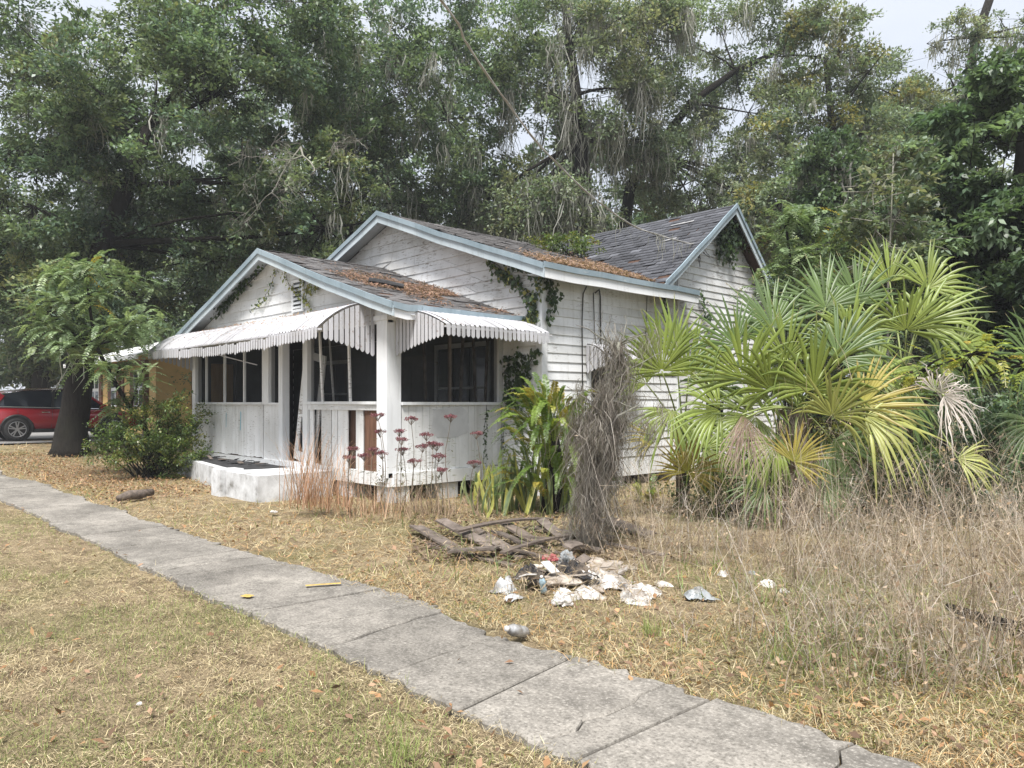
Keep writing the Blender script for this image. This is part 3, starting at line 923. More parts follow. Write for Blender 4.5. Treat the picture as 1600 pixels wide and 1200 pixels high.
# windows and doors in the wall behind the porch
def inner_window(x0, x1, z0, z1, nm=2):
    w = part_empty('window', ((x0 + x1) / 2, MY, z0), house)
    f = MB(); ya, yb = MY - .075, MY - .035
    f.box(x0 - .09, ya, z0 - .09, x0, yb, z1 + .09); f.box(x1, ya, z0 - .09, x1 + .09, yb, z1 + .09)
    f.box(x0, ya, z1, x1, yb, z1 + .09); f.box(x0, ya, z0 - .09, x1, yb, z0)
    f.build('window_frame', M['soffit'], w)
    zm = (z0 + z1) / 2
    for i in range(nm):
        a, b = x0 + (x1 - x0) * i / nm, x0 + (x1 - x0) * (i + 1) / nm
        for c, d in ((z0, zm), (zm, z1)):
            MB().box(a + .02, MY - .05, c + .02, b - .02, MY - .038, d - .02).build('pane', M['glass'], w)
    MB().box(x0, MY - .06, zm - .02, x1, MY - .0365, zm + .02).build('muntin', M['soffit'], w)
inner_window(-12.25, -10.75, 1.15, 2.75, 3)
inner_window(-16.9, -15.7, 1.15, 2.6, 2)
dd = part_empty('door', (-13.1, MY, FLOOR), house)
MB().box(-13.55, MY - .06, FLOOR + .01, -12.68, MY - .036, 2.65).build('door_panel', m_flat('dark_door', (0.085, 0.08, 0.078), 0.6, var=.2), dd)
for z0, z1 in ((.75, 1.5), (1.65, 2.45)):
    for xo in (-13.47, -13.07):
        MB().box(xo, MY - .068, z0, xo + .31, MY - .0605, z1).build('raised_panel', bpy.data.materials['dark_door'], dd)

# ---- awnings: pans (slats), valance slats, end-wing slats
def awning_profile(t):  # t 0 at wall .. 1 outer edge: (out, z)
    return t, 1 - t ** 2.1
def make_awning(O, a, out, length, depth, ztop, zout, vh, wing, wing_zb, seed, wing2=False, sag=0.0, wingdrop=True):
    """O: wall corner; a: along the wall; out: away from it"""
    O, a, out = Vector(O), Vector(a), Vector(out)
    aw = part_empty('awning', O + Vector((0, 0, ztop)), house)
    rs = random.Random(seed)
    pitch = .1
    K = 7
    # shared pan mesh, in local axes
    mb = MB()
    sec = [(0, .022), (.010, .026), (.018, 0), (.076, 0), (.084, .026), (.094, .022)]
    rows = []
    for i in range(K + 1):
        t, zz = awning_profile(i / K)
        for (s, h) in sec:
            p = a * s + out * (t * depth) + Vector((0, 0, (ztop - zout) * (zz - 1) + h))
            rows.append(p)
    m_ = len(sec)
    fs = [(i * m_ + j, i * m_ + j + 1, (i + 1) * m_ + j + 1, (i + 1) * m_ + j) for i in range(K) for j in range(m_ - 1)]
    mb.add(rows, fs)
    me = mb.mesh('awning_slat')
    me.materials.append(M['aluminium'])
    # shared valance slat
    vb = MB(); w = .072; off = out * (depth + .012)
    th = out * .006
    pts = [a * .006, a * (.006 + w), a * (.006 + w) - Vector((0, 0, vh - .03)), a * (.006 + w * .75) - Vector((0, 0, vh - .008)), a * (.006 + w * .5) - Vector((0, 0, vh)), a * (.006 + w * .25) - Vector((0, 0, vh - .008)), a * .006 - Vector((0, 0, vh - .03))]
    vb.prism([p + off for p in pts], th)
    vme = vb.mesh('valance_slat'); vme.materials.append(M['aluminium'])
    n = int(length / pitch)
    base = O + Vector((0, 0, ztop))
    for i in range(n):
        dz = -sag * math.sin(PI * i / n) + rs.uniform(-.003, .003) + (rs.uniform(-.03, .0) if rs.random() < .06 else 0)
        s = mesh_obj('awning_slat', me, None, aw, loc=base + a * (i * pitch) + Vector((0, 0, dz * .4 + .002 * (i % 2))))
        s.rotation_euler = (rs.uniform(-.005, .005), rs.uniform(-.005, .005), rs.uniform(-.01, .01))
        v = mesh_obj('valance_slat', vme, None, aw, loc=O + a * (i * pitch) + Vector((0, 0, zout + dz + .005)))
        v.rotation_euler = (rs.uniform(-.012, .012), rs.uniform(-.012, .012), 0)
    # frame bars
    fb = MB()
    fb.beam(base + out * (depth - .02) + Vector((0, 0, zout - ztop - .03)), base + a * length + out * (depth - .02) + Vector((0, 0, zout - ztop - .03)), .03, .03)
    fb.beam(base + out * (depth * .5) + Vector((0, 0, (ztop - zout) * (1 - .5 ** 2.1 - 1) - .03)), base + a * length + out * (depth * .5) + Vector((0, 0, (ztop - zout) * (-.5 ** 2.1) - .03)), .02, .02)
    fb.build('frame_bar', M['aluminium'], aw)
    def wings(s):
        nw = int(depth / .098)
        for i in range(nw):
            f0, f1 = i * .098 + .006, i * .098 + .080
            zt0 = zout + (ztop - zout) * (1 - (f0 / depth) ** 2.1) - .012; zt1 = zout + (ztop - zout) * (1 - (f1 / depth) ** 2.1) - .012
            fm = 1 - (f0 + f1) / 2 / depth
            zb = (zout - vh) - (zout - vh - wing_zb) * (fm ** 1.4)
            P = lambda f, z: O + a * s + out * f + Vector((0, 0, z))
            fm_ = (f0 + f1) / 2
            MB().prism([P(f0, zt0), P(f1, zt1), P(f1, zb + .035), P(f1 - .02, zb + .01), P(fm_, zb), P(f0 + .02, zb + .01), P(f0, zb + .035)], a * .008).build('wing_slat', M['aluminium'], aw)
    wings(-.012 if wing == 0 else length + .002)
    if wing2: wings(length + .002 if wing == 0 else -.012)
    return aw
make_awning((PX0 - .1, PY - .03, 0), (1, 0, 0), (0, -1, 0), 7.85, 1.02, 3.32, 2.86, .19, 1, 2.42, 51, wing2=True, sag=.09)
make_awning((PX1 + .02, 7.25, 0), (0, 1, 0), (1, 0, 0), 2.38, 1.30, 3.17, 2.86, .19, 0, 2.42, 52)
make_awning((MX + .03, 10.85, 0), (0, 1, 0), (1, 0, 0), 1.25, .55, 2.75, 2.45, .12, 0, 2.2, 53, wing2=True)
MB().beam((-15.9, 6.25, 2.75), (-15.1, PY - .05, 2.45), .02, .02).build('awning_brace', M['aluminium'], house)

# ---- stoop, steps and the sunken ledge before the porch
mb = MB(); mb.box(-13.2, 5.62, -.1, -11.95, 7.02, .44)
o = mb.build('stoop', M['whitewash'], house)
MB().box(-13.6, 5.52, -.1, -13.21, 5.95, .47).build('stoop_block', M['whitewash'], house)
led = MB().prism([(-18.45, 7.0, -.1), (-18.3, 6.62, -.1), (-13.62, 5.85, -.1), (-13.25, 7.08, -.1)], (0, 0, .50))
ledge = led.build('ledge', M['whitewash'], house)
MB().prism([(-18.2, 7.03, .403), (-18.1, 6.72, .403), (-13.8, 6.05, .403), (-13.45, 7.05, .403)], (0, 0, .012)).build('roof_felt', M['debris_black'], ledge)
rs = random.Random(9)
for i in range(26):
    x = rs.uniform(-17.8, -13.7); y = rs.uniform(6.5, 7.0); l = rs.uniform(.1, .35); an = rs.uniform(0, PI)
    z = .42 + rs.uniform(0, .05)
    MB().beam((x, y, z), (x + l * math.cos(an), y + .3 * l * math.sin(an), z + rs.uniform(-.01, .07)), rs.uniform(.06, .16), .012).build('debris_scrap', M['debris_black'] if rs.random() < .75 else M['grey_wood'], ledge)

# conduits and wires on the side wall
def wire(pts, r, name='conduit', mat='wire', parent=house, smooth_n=6):
    MB().tube(pts, r, 6).build(name, M[mat], parent, True)
xw = MX + .035
wire([(xw, 10.85, 3.85), (xw, 10.75, 3.7), (xw, 10.72, 3.2), (xw, 10.74, 1.2)], .012)
wire([(xw, 11.1, 3.75), (xw + .03, 11.18, 3.82), (xw, 11.25, 3.7), (xw, 11.27, 2.4), (xw, 11.35, 1.0)], .016)
wire([(xw, 11.05, 3.75), (xw, 11.08, 3.0), (xw, 11.28, 2.0), (xw, 11.3, 1.0)], .01)
wire([(xw, 12.75, 3.85), (xw, 12.72, 3.2), (xw, 12.6, 2.6)], .007)
# ================================================================== trees
def rand_dirs(rng, n):
    return norm(rng.normal(size=(n, 3)))

def leaf_arrays(P, a, nrm, L, Wd, col, fold=0.18):
    """diamond leaves: 4 verts, one quad each"""
    a = norm(a); b = norm(np.cross(nrm, a)); nn = np.cross(a, b)
    L = np.asarray(L)[:, None]; Wd = np.asarray(Wd)[:, None]
    mid = P + a * L * 0.45 + nn * Wd * fold
    V = np.stack([P, mid + b * Wd * 0.5, P + a * L, mid - b * Wd * 0.5], 1)
    n = len(P)
    F = np.arange(n * 4).reshape(n, 4)
    return V.reshape(-1, 3), F, np.repeat(col, 4, 0)

def join(parts):
    V, F, C, o = [], [], [], 0
    for v, f, c in parts:
        V.append(v); F.append(f + o); C.append(c); o += len(v)
    return np.concatenate(V), np.concatenate(F), np.concatenate(C)

def leaf_cloud(rng, cen, rad, per, L, palette, flat=0.65, up=0.5, droop=0.0, sprays=7):
    """leaves set along short sprays that radiate from clump centres. cen (m,3), rad (m,), per (m,) counts"""
    per = np.asarray(per, int); rad = np.asarray(rad)
    m = len(cen)
    idx = np.repeat(np.arange(m), per)
    n = len(idx)
    sd = norm(rand_dirs(rng, m * sprays) + np.array([0, 0, .25])) * np.array([1, 1, flat])
    so = rand_dirs(rng, m * sprays) * .30
    sl = rng.uniform(.55, 1.15, m * sprays)
    tone = rng.normal(1, .17, m * sprays).clip(.6, 1.5)
    k = idx * sprays + rng.integers(0, sprays, n)
    t = rng.random(n) ** .7
    scatter = rng.normal(0, 1, (n, 3)) * np.array([1, 1, .55]) * .17
    P = cen[idx] + (so[k] + sd[k] * (sl[k] * t)[:, None] + scatter) * rad[idx][:, None]
    P[:, 2] -= (t ** 2 * .22) * rad[idx]
    out = norm(sd[k] + 1e-6)
    a = norm(rand_dirs(rng, n) * 0.75 + out * 0.8 + np.array([0, 0, -droop]))
    nrm = norm(rand_dirs(rng, n) * 0.55 + np.array([0, 0, up + .35]) + out * 0.2)
    pal = np.array(palette, float)
    ck = rng.integers(0, len(pal), m)
    kk = np.where(rng.random(n) < 0.72, ck[idx], rng.integers(0, len(pal), n))
    col = pal[kk] * rng.normal(1.0, 0.20, (n, 1)).clip(0.5, 1.6) * (rng.normal(1, .16, m).clip(.65, 1.4))[idx][:, None] * tone[k][:, None]
    ll = L * rng.uniform(0.6, 1.3, n)
    return leaf_arrays(P, a, nrm, ll, ll * rng.uniform(.40, .62, n), col)

def strands(rng, P, L, w, col, K=5, wob=0.05, lean=(0, 0, 0)):
    """hanging ribbons"""
    n = len(P)
    az = rng.uniform(0, PI, n)
    s = np.stack([np.cos(az), np.sin(az), np.zeros(n)], -1)
    pts = [P]
    cur = P.copy()
    drift = rng.normal(0, 0.5, (n, 3)) * wob
    for k in range(1, K + 1):
        step = np.zeros((n, 3)); step[:, 2] = -L / K
        step += rng.normal(0, 1, (n, 3)) * (wob * L / K)[:, None] * np.array([1, 1, .2]) + np.array(lean) * (L / K)[:, None]
        cur = cur + step; pts.append(cur)
    V, F = [], []
    pts = np.stack(pts, 1)                          # n,K+1,3
    wid = np.array([0.5, 1.0, 0.95, 0.75, 0.5, 0.12])[: K + 1]
    if K + 1 != 6: wid = np.interp(np.linspace(0, 1, K + 1), np.linspace(0, 1, 6), [0.5, 1, .95, .75, .5, .12])
    off = s[:, None, :] * (np.asarray(w)[:, None] * wid[None])[:, :, None] * 0.5
    V = np.stack([pts - off, pts + off], 2).reshape(-1, 3)
    b = (np.arange(n) * (K + 1) * 2)[:, None, None] + (np.arange(K) * 2)[None, :, None]
    F = (b + np.array([0, 1, 3, 2])[None, None]).reshape(-1, 4)
    return V, F, np.repeat(col, (K + 1) * 2, 0)

def moss_cloud(rng, tops, per, L, w=0.027, spread=0.12):
    n = len(tops) * per
    P = np.repeat(tops, per, 0) + rng.normal(0, 1, (n, 3)) * np.array([spread, spread, spread * .5])
    LL = np.repeat(rng.gamma(3, L / 3, len(tops)), per) * rng.uniform(.35, 1.15, n)
    col = np.array([0.29, 0.29, 0.265]) * rng.normal(1, .2, (n, 1)).clip(.5, 1.6) * np.repeat(rng.normal(1, .15, len(tops)), per)[:, None]
    return strands(rng, P, LL, w * rng.uniform(.6, 1.8, n), col, wob=.30)

def bez(a, b, sag, rs, n=6, wob=0.1):
    a, b = Vector(a), Vector(b)
    L = (b - a).length
    pts = []
    m = (a + b) / 2 + Vector((rs.uniform(-1, 1), rs.uniform(-1, 1), sag)) * L * .18
    for i in range(n + 1):
        t = i / n
        p = a * (1 - t) ** 2 + m * 2 * t * (1 - t) + b * t * t
        if 0 < i < n: p += Vector((rs.uniform(-1, 1), rs.uniform(-1, 1), rs.uniform(-1, 1))) * wob * L * .05
        pts.append(p)
    return pts

OAK = [(0.092, 0.140, 0.085), (0.118, 0.172, 0.098), (0.142, 0.192, 0.108), (0.160, 0.200, 0.110), (0.088, 0.135, 0.092)]
OAK_WARM = OAK + OAK + [(0.18, 0.195, 0.098)]
OAK_PALE = [(0.135, 0.185, 0.12), (0.168, 0.215, 0.135), (0.195, 0.228, 0.15), (0.148, 0.195, 0.13), (0.20, 0.212, 0.128)]
BROAD = [(0.075, 0.125, 0.066), (0.10, 0.152, 0.078), (0.125, 0.178, 0.098), (0.065, 0.105, 0.06)]

def ellipse(px, py, D, rx, ry, rd=None):
    c = W(px, py, D)
    sx, sz = rx / FOC * D, ry / FOC * D
    return (c, sx, sx * .8 if rd is None else rd, sz)

def tree(name, label, trunk, ells, clumps, per, leaf, palette, seed, moss=0, moss_len=0.8, clump_r=0.75, group=None, bark='bark', limbs=3, twigs=1.0, flat=.65, trunk_n=10, extra=None, cat='tree', droop=0.0, shell=.5, moss_low=True):
    """trunk: list of (x,y,z,r); ells: crown lobes; clumps: leaf clumps per lobe"""
    rng = np.random.default_rng(seed); rs = random.Random(seed)
    root = empty(name, trunk[0][:3], label, cat, group)
    mb = MB()
    tp = [Vector(t[:3]) for t in trunk]; tr = [t[3] for t in trunk]
    mb.tube(tp, tr, trunk_n)
    cens, rads = [], []
    limb_pts = []
    fwd = Vector((-SN, CS, 0)); rgt = Vector((CS, SN, 0))
    for ei, (c, sx, sd, sz) in enumerate(ells):
        nc = clumps[ei] if hasattr(clumps, '__len__') else clumps
        hubs = []
        for k in range(limbs):
            q = Vector((rs.gauss(0, .42), rs.gauss(0, .42), rs.gauss(-.1, .35)))
            h = c + rgt * q.x * sx + fwd * q.y * sd + Vector((0, 0, q.z * sz))
            best = min(range(len(tp) // 2, len(tp)), key=lambda i: (tp[i] - h).length + max(0, tp[i].z - h.z) * 1.2 + rs.uniform(0, 1.5))
            r0 = min(tr[best] * rs.uniform(.26, .45), .17)
            pts = bez(tp[best], h, rs.uniform(-.4, .9), rs, 7)
            mb.tube(pts, [r0 * (1 - .80 * i / 7) for i in range(8)], 7)
            hubs.append((h, r0 * .22)); limb_pts += pts[3:]
            hubs.append((pts[5], r0 * .3))
        for k in range(nc):
            d = rand_dirs(rng, 1)[0] * (shell + (1 - shell) * rng.random() ** .6)
            p = c + rgt * float(d[0]) * sx + fwd * float(d[1]) * sd + Vector((0, 0, float(d[2]) * sz))
            if p.z < 0.6: p.z = 0.6 + rs.random() * .5
            cens.append(p[:]); rads.append(clump_r * rs.uniform(.6, 1.4))
            if rs.random() < twigs:
                h, r0 = min(hubs, key=lambda q: (q[0] - p).length * rs.uniform(.8, 1.3))
                pts = bez(h, p, rs.uniform(-.5, .5), rs, 4, .3)
                rr = max(.010, min(r0, .05))
                mb.tube(pts, [rr * (1 - .75 * i / 4) for i in range(5)], 4, cap=False)
                limb_pts += pts[2:]
                for q in range(2):
                    e = p + Vector((rs.gauss(0, 1), rs.gauss(0, 1), rs.gauss(0, .6))) * clump_r * .8
                    mb.tube(bez(pts[3], e, 0, rs, 2, .5), [.012, .008, .004], 3, cap=False)
    mb.build('trunk', M[bark], root, True)
    cens = np.array(cens); rads = np.array(rads)
    pers = (per * (rads / clump_r) ** 2 * rng.uniform(.6, 1.4, len(rads))).astype(int)
    pers = (pers * 1.15).astype(int)
    parts = [leaf_cloud(rng, cens, rads, pers, leaf * 1.62, palette, flat=flat, droop=droop)]
    if extra is not None: parts += extra(rng)
    V, F, C = join(parts)
    cr = mesh_obj('crown', fast_mesh('crown', V, F, C), M['leaf'], root)
    tag(cr, kind='stuff')
    if moss:
        lp = np.array([p[:] for p in limb_pts] + [tuple(c) for c in cens])
        tops = lp[rng.integers(0, len(lp), moss)]
        V, F, C = moss_cloud(rng, tops, 15, moss_len)
        mo = mesh_obj('hanging_moss', fast_mesh('hanging_moss', V, F, C), M['moss'], root)
        tag(mo, kind='stuff')
    return root

def trunk_from(px0, py0, D0, pts, r0, r1, zfix=None):
    """trunk path through photo pixels at depth"""
    out = []
    allp = [(px0, py0, D0)] + pts
    for i, (px, py, D) in enumerate(allp):
        p = W(px, py, D)
        if i == 0: p.z = ground_z(p.x, p.y) - .1
        t = i / (len(allp) - 1)
        out.append((p.x, p.y, p.z, r0 + (r1 - r0) * t))
    return out

# --- the old oak by the road, far left
D = 21.5
tk = trunk_from(110, 716, D, [(111, 700, D), (112, 672, D), (118, 640, D), (124, 590, D), (128, 540, D), (135, 470, D), (160, 380, D + .3), (200, 290, D + .5), (230, 200, D + .8)], .86, .22)
tk = [(x, y, z, r) for (x, y, z, _), r in zip(tk, [.60, .49, .41, .375, .36, .345, .30, .26, .22, .14])]
tree('live_oak', 'big dark-trunked oak standing beside the red car', tk,
     [ellipse(90, 330, 23, 190, 130, 3.2), ellipse(300, 180, 22.5, 230, 150, 3.8), ellipse(80, 150, 23, 130, 110, 3), ellipse(480, 330, 22.2, 120, 100, 2.2), ellipse(250, 410, 23.6, 200, 80, 2.0), ellipse(40, 480, 24.5, 130, 60, 1.8), ellipse(400, 40, 22.5, 180, 90, 3), ellipse(120, 20, 23, 170, 70, 3), ellipse(120, 480, 20.6, 95, 60, .9)],
     [84, 116, 40, 48, 60, 34, 56, 14, 26], 290, .088, OAK_WARM, 101, moss=120, moss_len=.8, clump_r=.78, limbs=3)

# --- oaks behind the house
tree('mossy_oak', 'dark leafy oak rising straight behind the porch gable peak', trunk_from(560, 660, 28.5, [(555, 540, 28.5), (560, 450, 28.5), (540, 330, 28.5), (520, 200, 28.5), (540, 80, 28.5)], .30, .10),
     [ellipse(560, 120, 27, 130, 150, 3.0), ellipse(690, 170, 28, 150, 170, 3.2), ellipse(620, 310, 28.5, 150, 90, 2.6), ellipse(420, 420, 30, 140, 100, 2.4), ellipse(780, 60, 29, 110, 80, 2.6)],
     [64, 84, 50, 56, 38], 270, .092, OAK, 102, moss=210, moss_len=1.1, clump_r=.85, group='moss-hung oaks behind the house')
tree('mossy_oak', 'tall forked oak draped in grey moss behind the main roof', trunk_from(925, 640, 27, [(912, 500, 27), (905, 390, 27), (912, 300, 27), (908, 220, 27), (900, 150, 27), (890, 70, 27.3), (880, -20, 27.5)], .42, .12),
     [ellipse(930, 120, 27, 120, 130, 2.6), ellipse(1010, 60, 28, 80, 90, 2.4), ellipse(800, 320, 28.5, 110, 80, 2.2), ellipse(860, 330, 26.5, 90, 50, 1.6), ellipse(1000, 230, 28, 60, 60, 1.8)],
     [60, 34, 50, 26, 18], 230, .088, OAK_PALE, 103, moss=330, moss_len=1.3, clump_r=.8, group='moss-hung oaks behind the house', limbs=4)
tree('mossy_oak', 'leaning oak with long bare upper limbs over the shingled ridge', trunk_from(985, 640, 30, [(975, 480, 30), (972, 380, 30), (985, 290, 30), (1020, 240, 30), (1080, 160, 30), (1150, 110, 30), (1240, 70, 30)], .34, .08),
     [ellipse(1080, 290, 30.5, 110, 90, 2.5), ellipse(1160, 190, 31, 90, 80, 2.3), ellipse(1060, 170, 31, 60, 60, 2.0), ellipse(1180, 340, 29.5, 90, 70, 2.2), ellipse(1130, 60, 30.5, 90, 60, 1.8), ellipse(1230, 30, 30, 60, 50, 1.5)],
     [56, 40, 20, 40, 16, 12], 215, .088, OAK_PALE, 104, moss=130, moss_len=.9, clump_r=.75, group='moss-hung oaks behind the house', limbs=4)
tree('mossy_oak', 'broad-crowned pale green oak with a yellow tinge behind the palm clump', trunk_from(1290, 640, 25, [(1285, 500, 25), (1280, 400, 25), (1290, 300, 25), (1300, 200, 25.4), (1290, 90, 25.8)], .28, .08),
     [ellipse(1285, 100, 26, 80, 100, 2.2), ellipse(1300, 240, 25.5, 130, 90, 2.4), ellipse(1400, 190, 27, 80, 60, 1.9), ellipse(1260, 330, 24.5, 110, 80, 2.0), ellipse(1420, 330, 26, 90, 120, 2.0)],
     [50, 64, 34, 50, 46], 230, .086, OAK_PALE + OAK_PALE + [(0.20, 0.185, 0.07)], 105, moss=110, moss_len=.8, clump_r=.7, group='moss-hung oaks behind the house')
tree('mossy_oak', 'slim feathery tree against the open sky at upper right', trunk_from(1470, 640, 29, [(1480, 400, 29), (1500, 200, 29), (1525, 60, 29), (1560, -40, 29)], .24, .14),
     [ellipse(1460, 190, 29, 90, 70, 1.8), ellipse(1495, 70, 28, 45, 45, 1.1), ellipse(1595, 60, 28.5, 40, 90, 1.4), ellipse(1400, 130, 29.5, 60, 45, 1.3), ellipse(1540, 160, 28, 60, 60, 1.4)],
     [34, 9, 20, 16, 16], 190, .08, OAK_PALE, 106, moss=60, moss_len=.9, clump_r=.6, group='moss-hung oaks behind the house', limbs=2)
# --- dense glossy tree on the right
tree('camphor_tree', 'dense glossy dark green tree filling the right edge', trunk_from(1610, 790, 14.5, [(1605, 650, 14.5), (1600, 500, 14.5), (1590, 330, 14.5), (1600, 200, 14.5)], .28, .1),
     [ellipse(1580, 250, 14.5, 130, 150, 1.9), ellipse(1560, 420, 14.2, 130, 130, 1.9), ellipse(1640, 560, 14, 150, 160, 1.8), ellipse(1480, 430, 15.5, 70, 90, 1.0)],
     [84, 80, 70, 30], 205, .092, BROAD, 107, clump_r=.44, limbs=3, flat=.6, droop=.35)
# --- saplings and shrubs behind the palms
tree('sapling', 'slender pale-stemmed sapling standing above the palm fans', trunk_from(1388, 760, 12.6, [(1388, 600, 12.6), (1386, 480, 12.6), (1392, 350, 12.6), (1396, 240, 12.8)], .026, .010),
     [ellipse(1390, 340, 12.8, 65, 130, .7)], [44], 80, .075, OAK_PALE, 108, clump_r=.32, bark='bark_pale', limbs=4, trunk_n=6)
tree('ivy_snag', 'dead trunk smothered in ivy behind the palm clump', trunk_from(1300, 700, 20, [(1298, 500, 20), (1300, 380, 20), (1305, 290, 20), (1300, 240, 20)], .35, .22),
     [ellipse(1300, 270, 20, 70, 60, 1.1), ellipse(1290, 400, 20, 55, 130, .9), ellipse(1380, 420, 21, 70, 110, 1.2)], [34, 40, 40], 170, .085, BROAD, 109, moss=60, clump_r=.5, moss_len=.8)

# --- far woods closing the view: each tree its own
far_specs = [(-60, 420, 44, 160, 160, OAK_PALE, 'pale far tree at the left end of the road'),
             (60, 470, 40, 110, 110, OAK, 'mossy far tree behind the red car roof'),
             (330, 460, 40, 130, 120, OAK, 'dim far tree between oak trunk and porch gable'),
             (470, 300, 42, 170, 200, OAK, 'dim far tree high above the porch ridge'),
             (760, 300, 42, 170, 170, OAK, 'shadowy far tree left of the forked oak'),
             (930, 330, 42, 130, 110, OAK, 'shadowy far tree right behind the forked oak'),
             (1120, 400, 42, 150, 90, OAK_PALE, 'pale far tree behind the shingled gable ridge'),
             (1270, 420, 36, 130, 130, OAK, 'dark far tree behind the ivy snag'),
             (1450, 430, 34, 140, 170, OAK_PALE, 'pale far tree behind the dense right tree'),
             (200, 220, 46, 240, 150, OAK, 'far tree seen through gaps in the roadside oak'),
             (1640, 420, 30, 150, 190, OAK_PALE, 'pale far tree past the right edge of the dense tree'),
             (1900, 400, 30, 190, 200, OAK, 'far tree beyond the right picture edge'),
             (-330, 400, 42, 190, 180, OAK, 'far tree beyond the left picture edge')]
for i, (px, py, D, rx, ry, pal, lab) in enumerate(far_specs):
    tree('far_oak', lab, trunk_from(px, 640, D, [(px + 5, 560, D), (px - 5, py + ry * .6, D), (px, py, D)], .5, .15),
         [ellipse(px, py, D, rx, ry, 3.0), ellipse(px + rx * .2, py + ry * .75, D + 1, rx * .9, ry * .5, 2.2)], [58, 40], 130, .24, pal, 120 + i, moss=40, moss_len=1.6, clump_r=1.3, limbs=2, twigs=.5, group='far trees behind the lot')

# --- shrubs
def shrub(name, label, lobes, clumps, per, leaf, pal, seed, clump_r=.3, base=None, group=None, cat='shrub', stems=9, droop=.2, moss=0):
    rng = np.random.default_rng(seed); rs = random.Random(seed)
    c0 = lobes[0][0]
    b = Vector((c0.x, c0.y, ground_z(c0.x, c0.y))) if base is None else Vector(base)
    root = empty(name, b, label, cat, group)
    mb = MB(); cens = []; rads = []
    fwd = Vector((-SN, CS, 0)); rgt = Vector((CS, SN, 0))
    for li, (c, sx, sd, sz) in enumerate(lobes):
        nc = clumps[li] if hasattr(clumps, '__len__') else clumps
        for k in range(nc):
            d = rand_dirs(rng, 1)[0] * (.35 + .65 * rng.random() ** .6)
            p = c + rgt * float(d[0]) * sx + fwd * float(d[1]) * sd + Vector((0, 0, float(d[2]) * sz))
            p.z = max(p.z, ground_z(p.x, p.y) + .12)
            cens.append(p[:]); rads.append(clump_r * rs.uniform(.6, 1.35))
            if k % 3 == 0:
                q = b + Vector((rs.uniform(-.25, .25), rs.uniform(-.25, .25), -.05))
                mb.tube(bez(q, p, .5, rs, 5, .3), [.018, .015, .012, .009, .006, .004], 4, cap=False)
    mb.build('stems', M['bark'], root, True)
    cens = np.array(cens); rads = np.array(rads)
    V, F, C = leaf_cloud(rng, cens, rads, (per * (rads / clump_r) ** 2).astype(int), leaf, pal, flat=.8, droop=droop)
    o = mesh_obj('foliage', fast_mesh('foliage', V, F, C), M['leaf'], root); tag(o, kind='stuff')
    return root
BUSH = [(0.075, 0.12, 0.035), (0.10, 0.15, 0.04), (0.13, 0.17, 0.045), (0.06, 0.095, 0.035), (0.16, 0.165, 0.04)]
shrub('leafy_bush', 'dense green bush hiding the left end of the porch', [ellipse(235, 665, 16.6, 75, 55, .9), ellipse(200, 700, 16.4, 60, 40, .7), ellipse(280, 650, 17.0, 40, 50, .5), ellipse(270, 705, 16.6, 50, 35, .5)], [60, 36, 26, 30], 110, .062, BUSH, 201, .26)
shrub('understory_shrub', 'dark shrub below the dense right tree beside the palm', [ellipse(1500, 690, 12.4, 90, 80, 1.0), ellipse(1580, 700, 11.6, 60, 90, .9)], [60, 44], 90, .085, BROAD, 202, .27)
shrub('understory_shrub', 'low dark shrub behind the palm trunk', [ellipse(1330, 730, 10.9, 80, 60, .7)], [44], 80, .07, BUSH, 203, .22)
shrub('understory_shrub', 'dark leafy shrub filling the gap left of the palm trunk', [ellipse(1180, 740, 10.7, 70, 60, .6), ellipse(1120, 770, 10.9, 60, 30, .5)], [44, 26], 85, .065, BUSH, 211, .2)
shrub('understory_shrub', 'leafy green shrub between the two larger palms', [ellipse(1330, 660, 11.9, 90, 90, .8), ellipse(1400, 740, 11.2, 70, 60, .7)], [60, 40], 85, .075, BUSH, 212, .25)
shrub('understory_shrub', 'light green tall growth rising behind the fan palms', [ellipse(1290, 430, 14.2, 90, 90, .9), ellipse(1390, 440, 13.8, 80, 90, .8)], [54, 46], 85, .08, [(0.15, 0.20, 0.09), (0.18, 0.235, 0.10), (0.13, 0.18, 0.085), (0.21, 0.25, 0.10)], 213, .3)
shrub('understory_shrub', 'dark green shrub row behind the weeds at far right', [ellipse(1450, 750, 10.6, 80, 50, .6), ellipse(1560, 770, 10.2, 80, 50, .6)], [44, 44], 75, .07, BROAD, 214, .2)
shrub('understory_shrub', 'green undergrowth between gable wall and palms', [ellipse(1250, 540, 15.5, 90, 120, 1.2), ellipse(1340, 520, 15, 80, 120, 1.1)], [60, 60], 90, .08, OAK_PALE, 204, .36)
shrub('understory_shrub', 'dim shrubbery behind the yellow house and roadside oak', [ellipse(330, 560, 31, 110, 70, 1.5), ellipse(470, 520, 31, 90, 90, 1.5)], [44, 40], 90, .15, OAK, 205, .7)
shrub('understory_shrub', 'hedge-like thicket behind the red car', [ellipse(80, 570, 42, 190, 55, 1.8)], [96], 110, .16, OAK, 206, .7)
shrub('understory_shrub', 'thicket beyond the back corner of the house', [ellipse(1220, 560, 24, 60, 110, 1.5), ellipse(1400, 600, 20, 150, 90, 1.8)], [40, 70], 90, .12, OAK, 207, .5)

# creeping vine heap where the two roofs meet
shrub('roof_vine', 'green vine heap growing on the main roof valley', [(Vector((-12.2, 13.6, 5.45)), .9, .55, .22)], [40], 70, .07, BUSH, 208, .2, base=(-12.2, 13.6, 5.2), cat='vine')

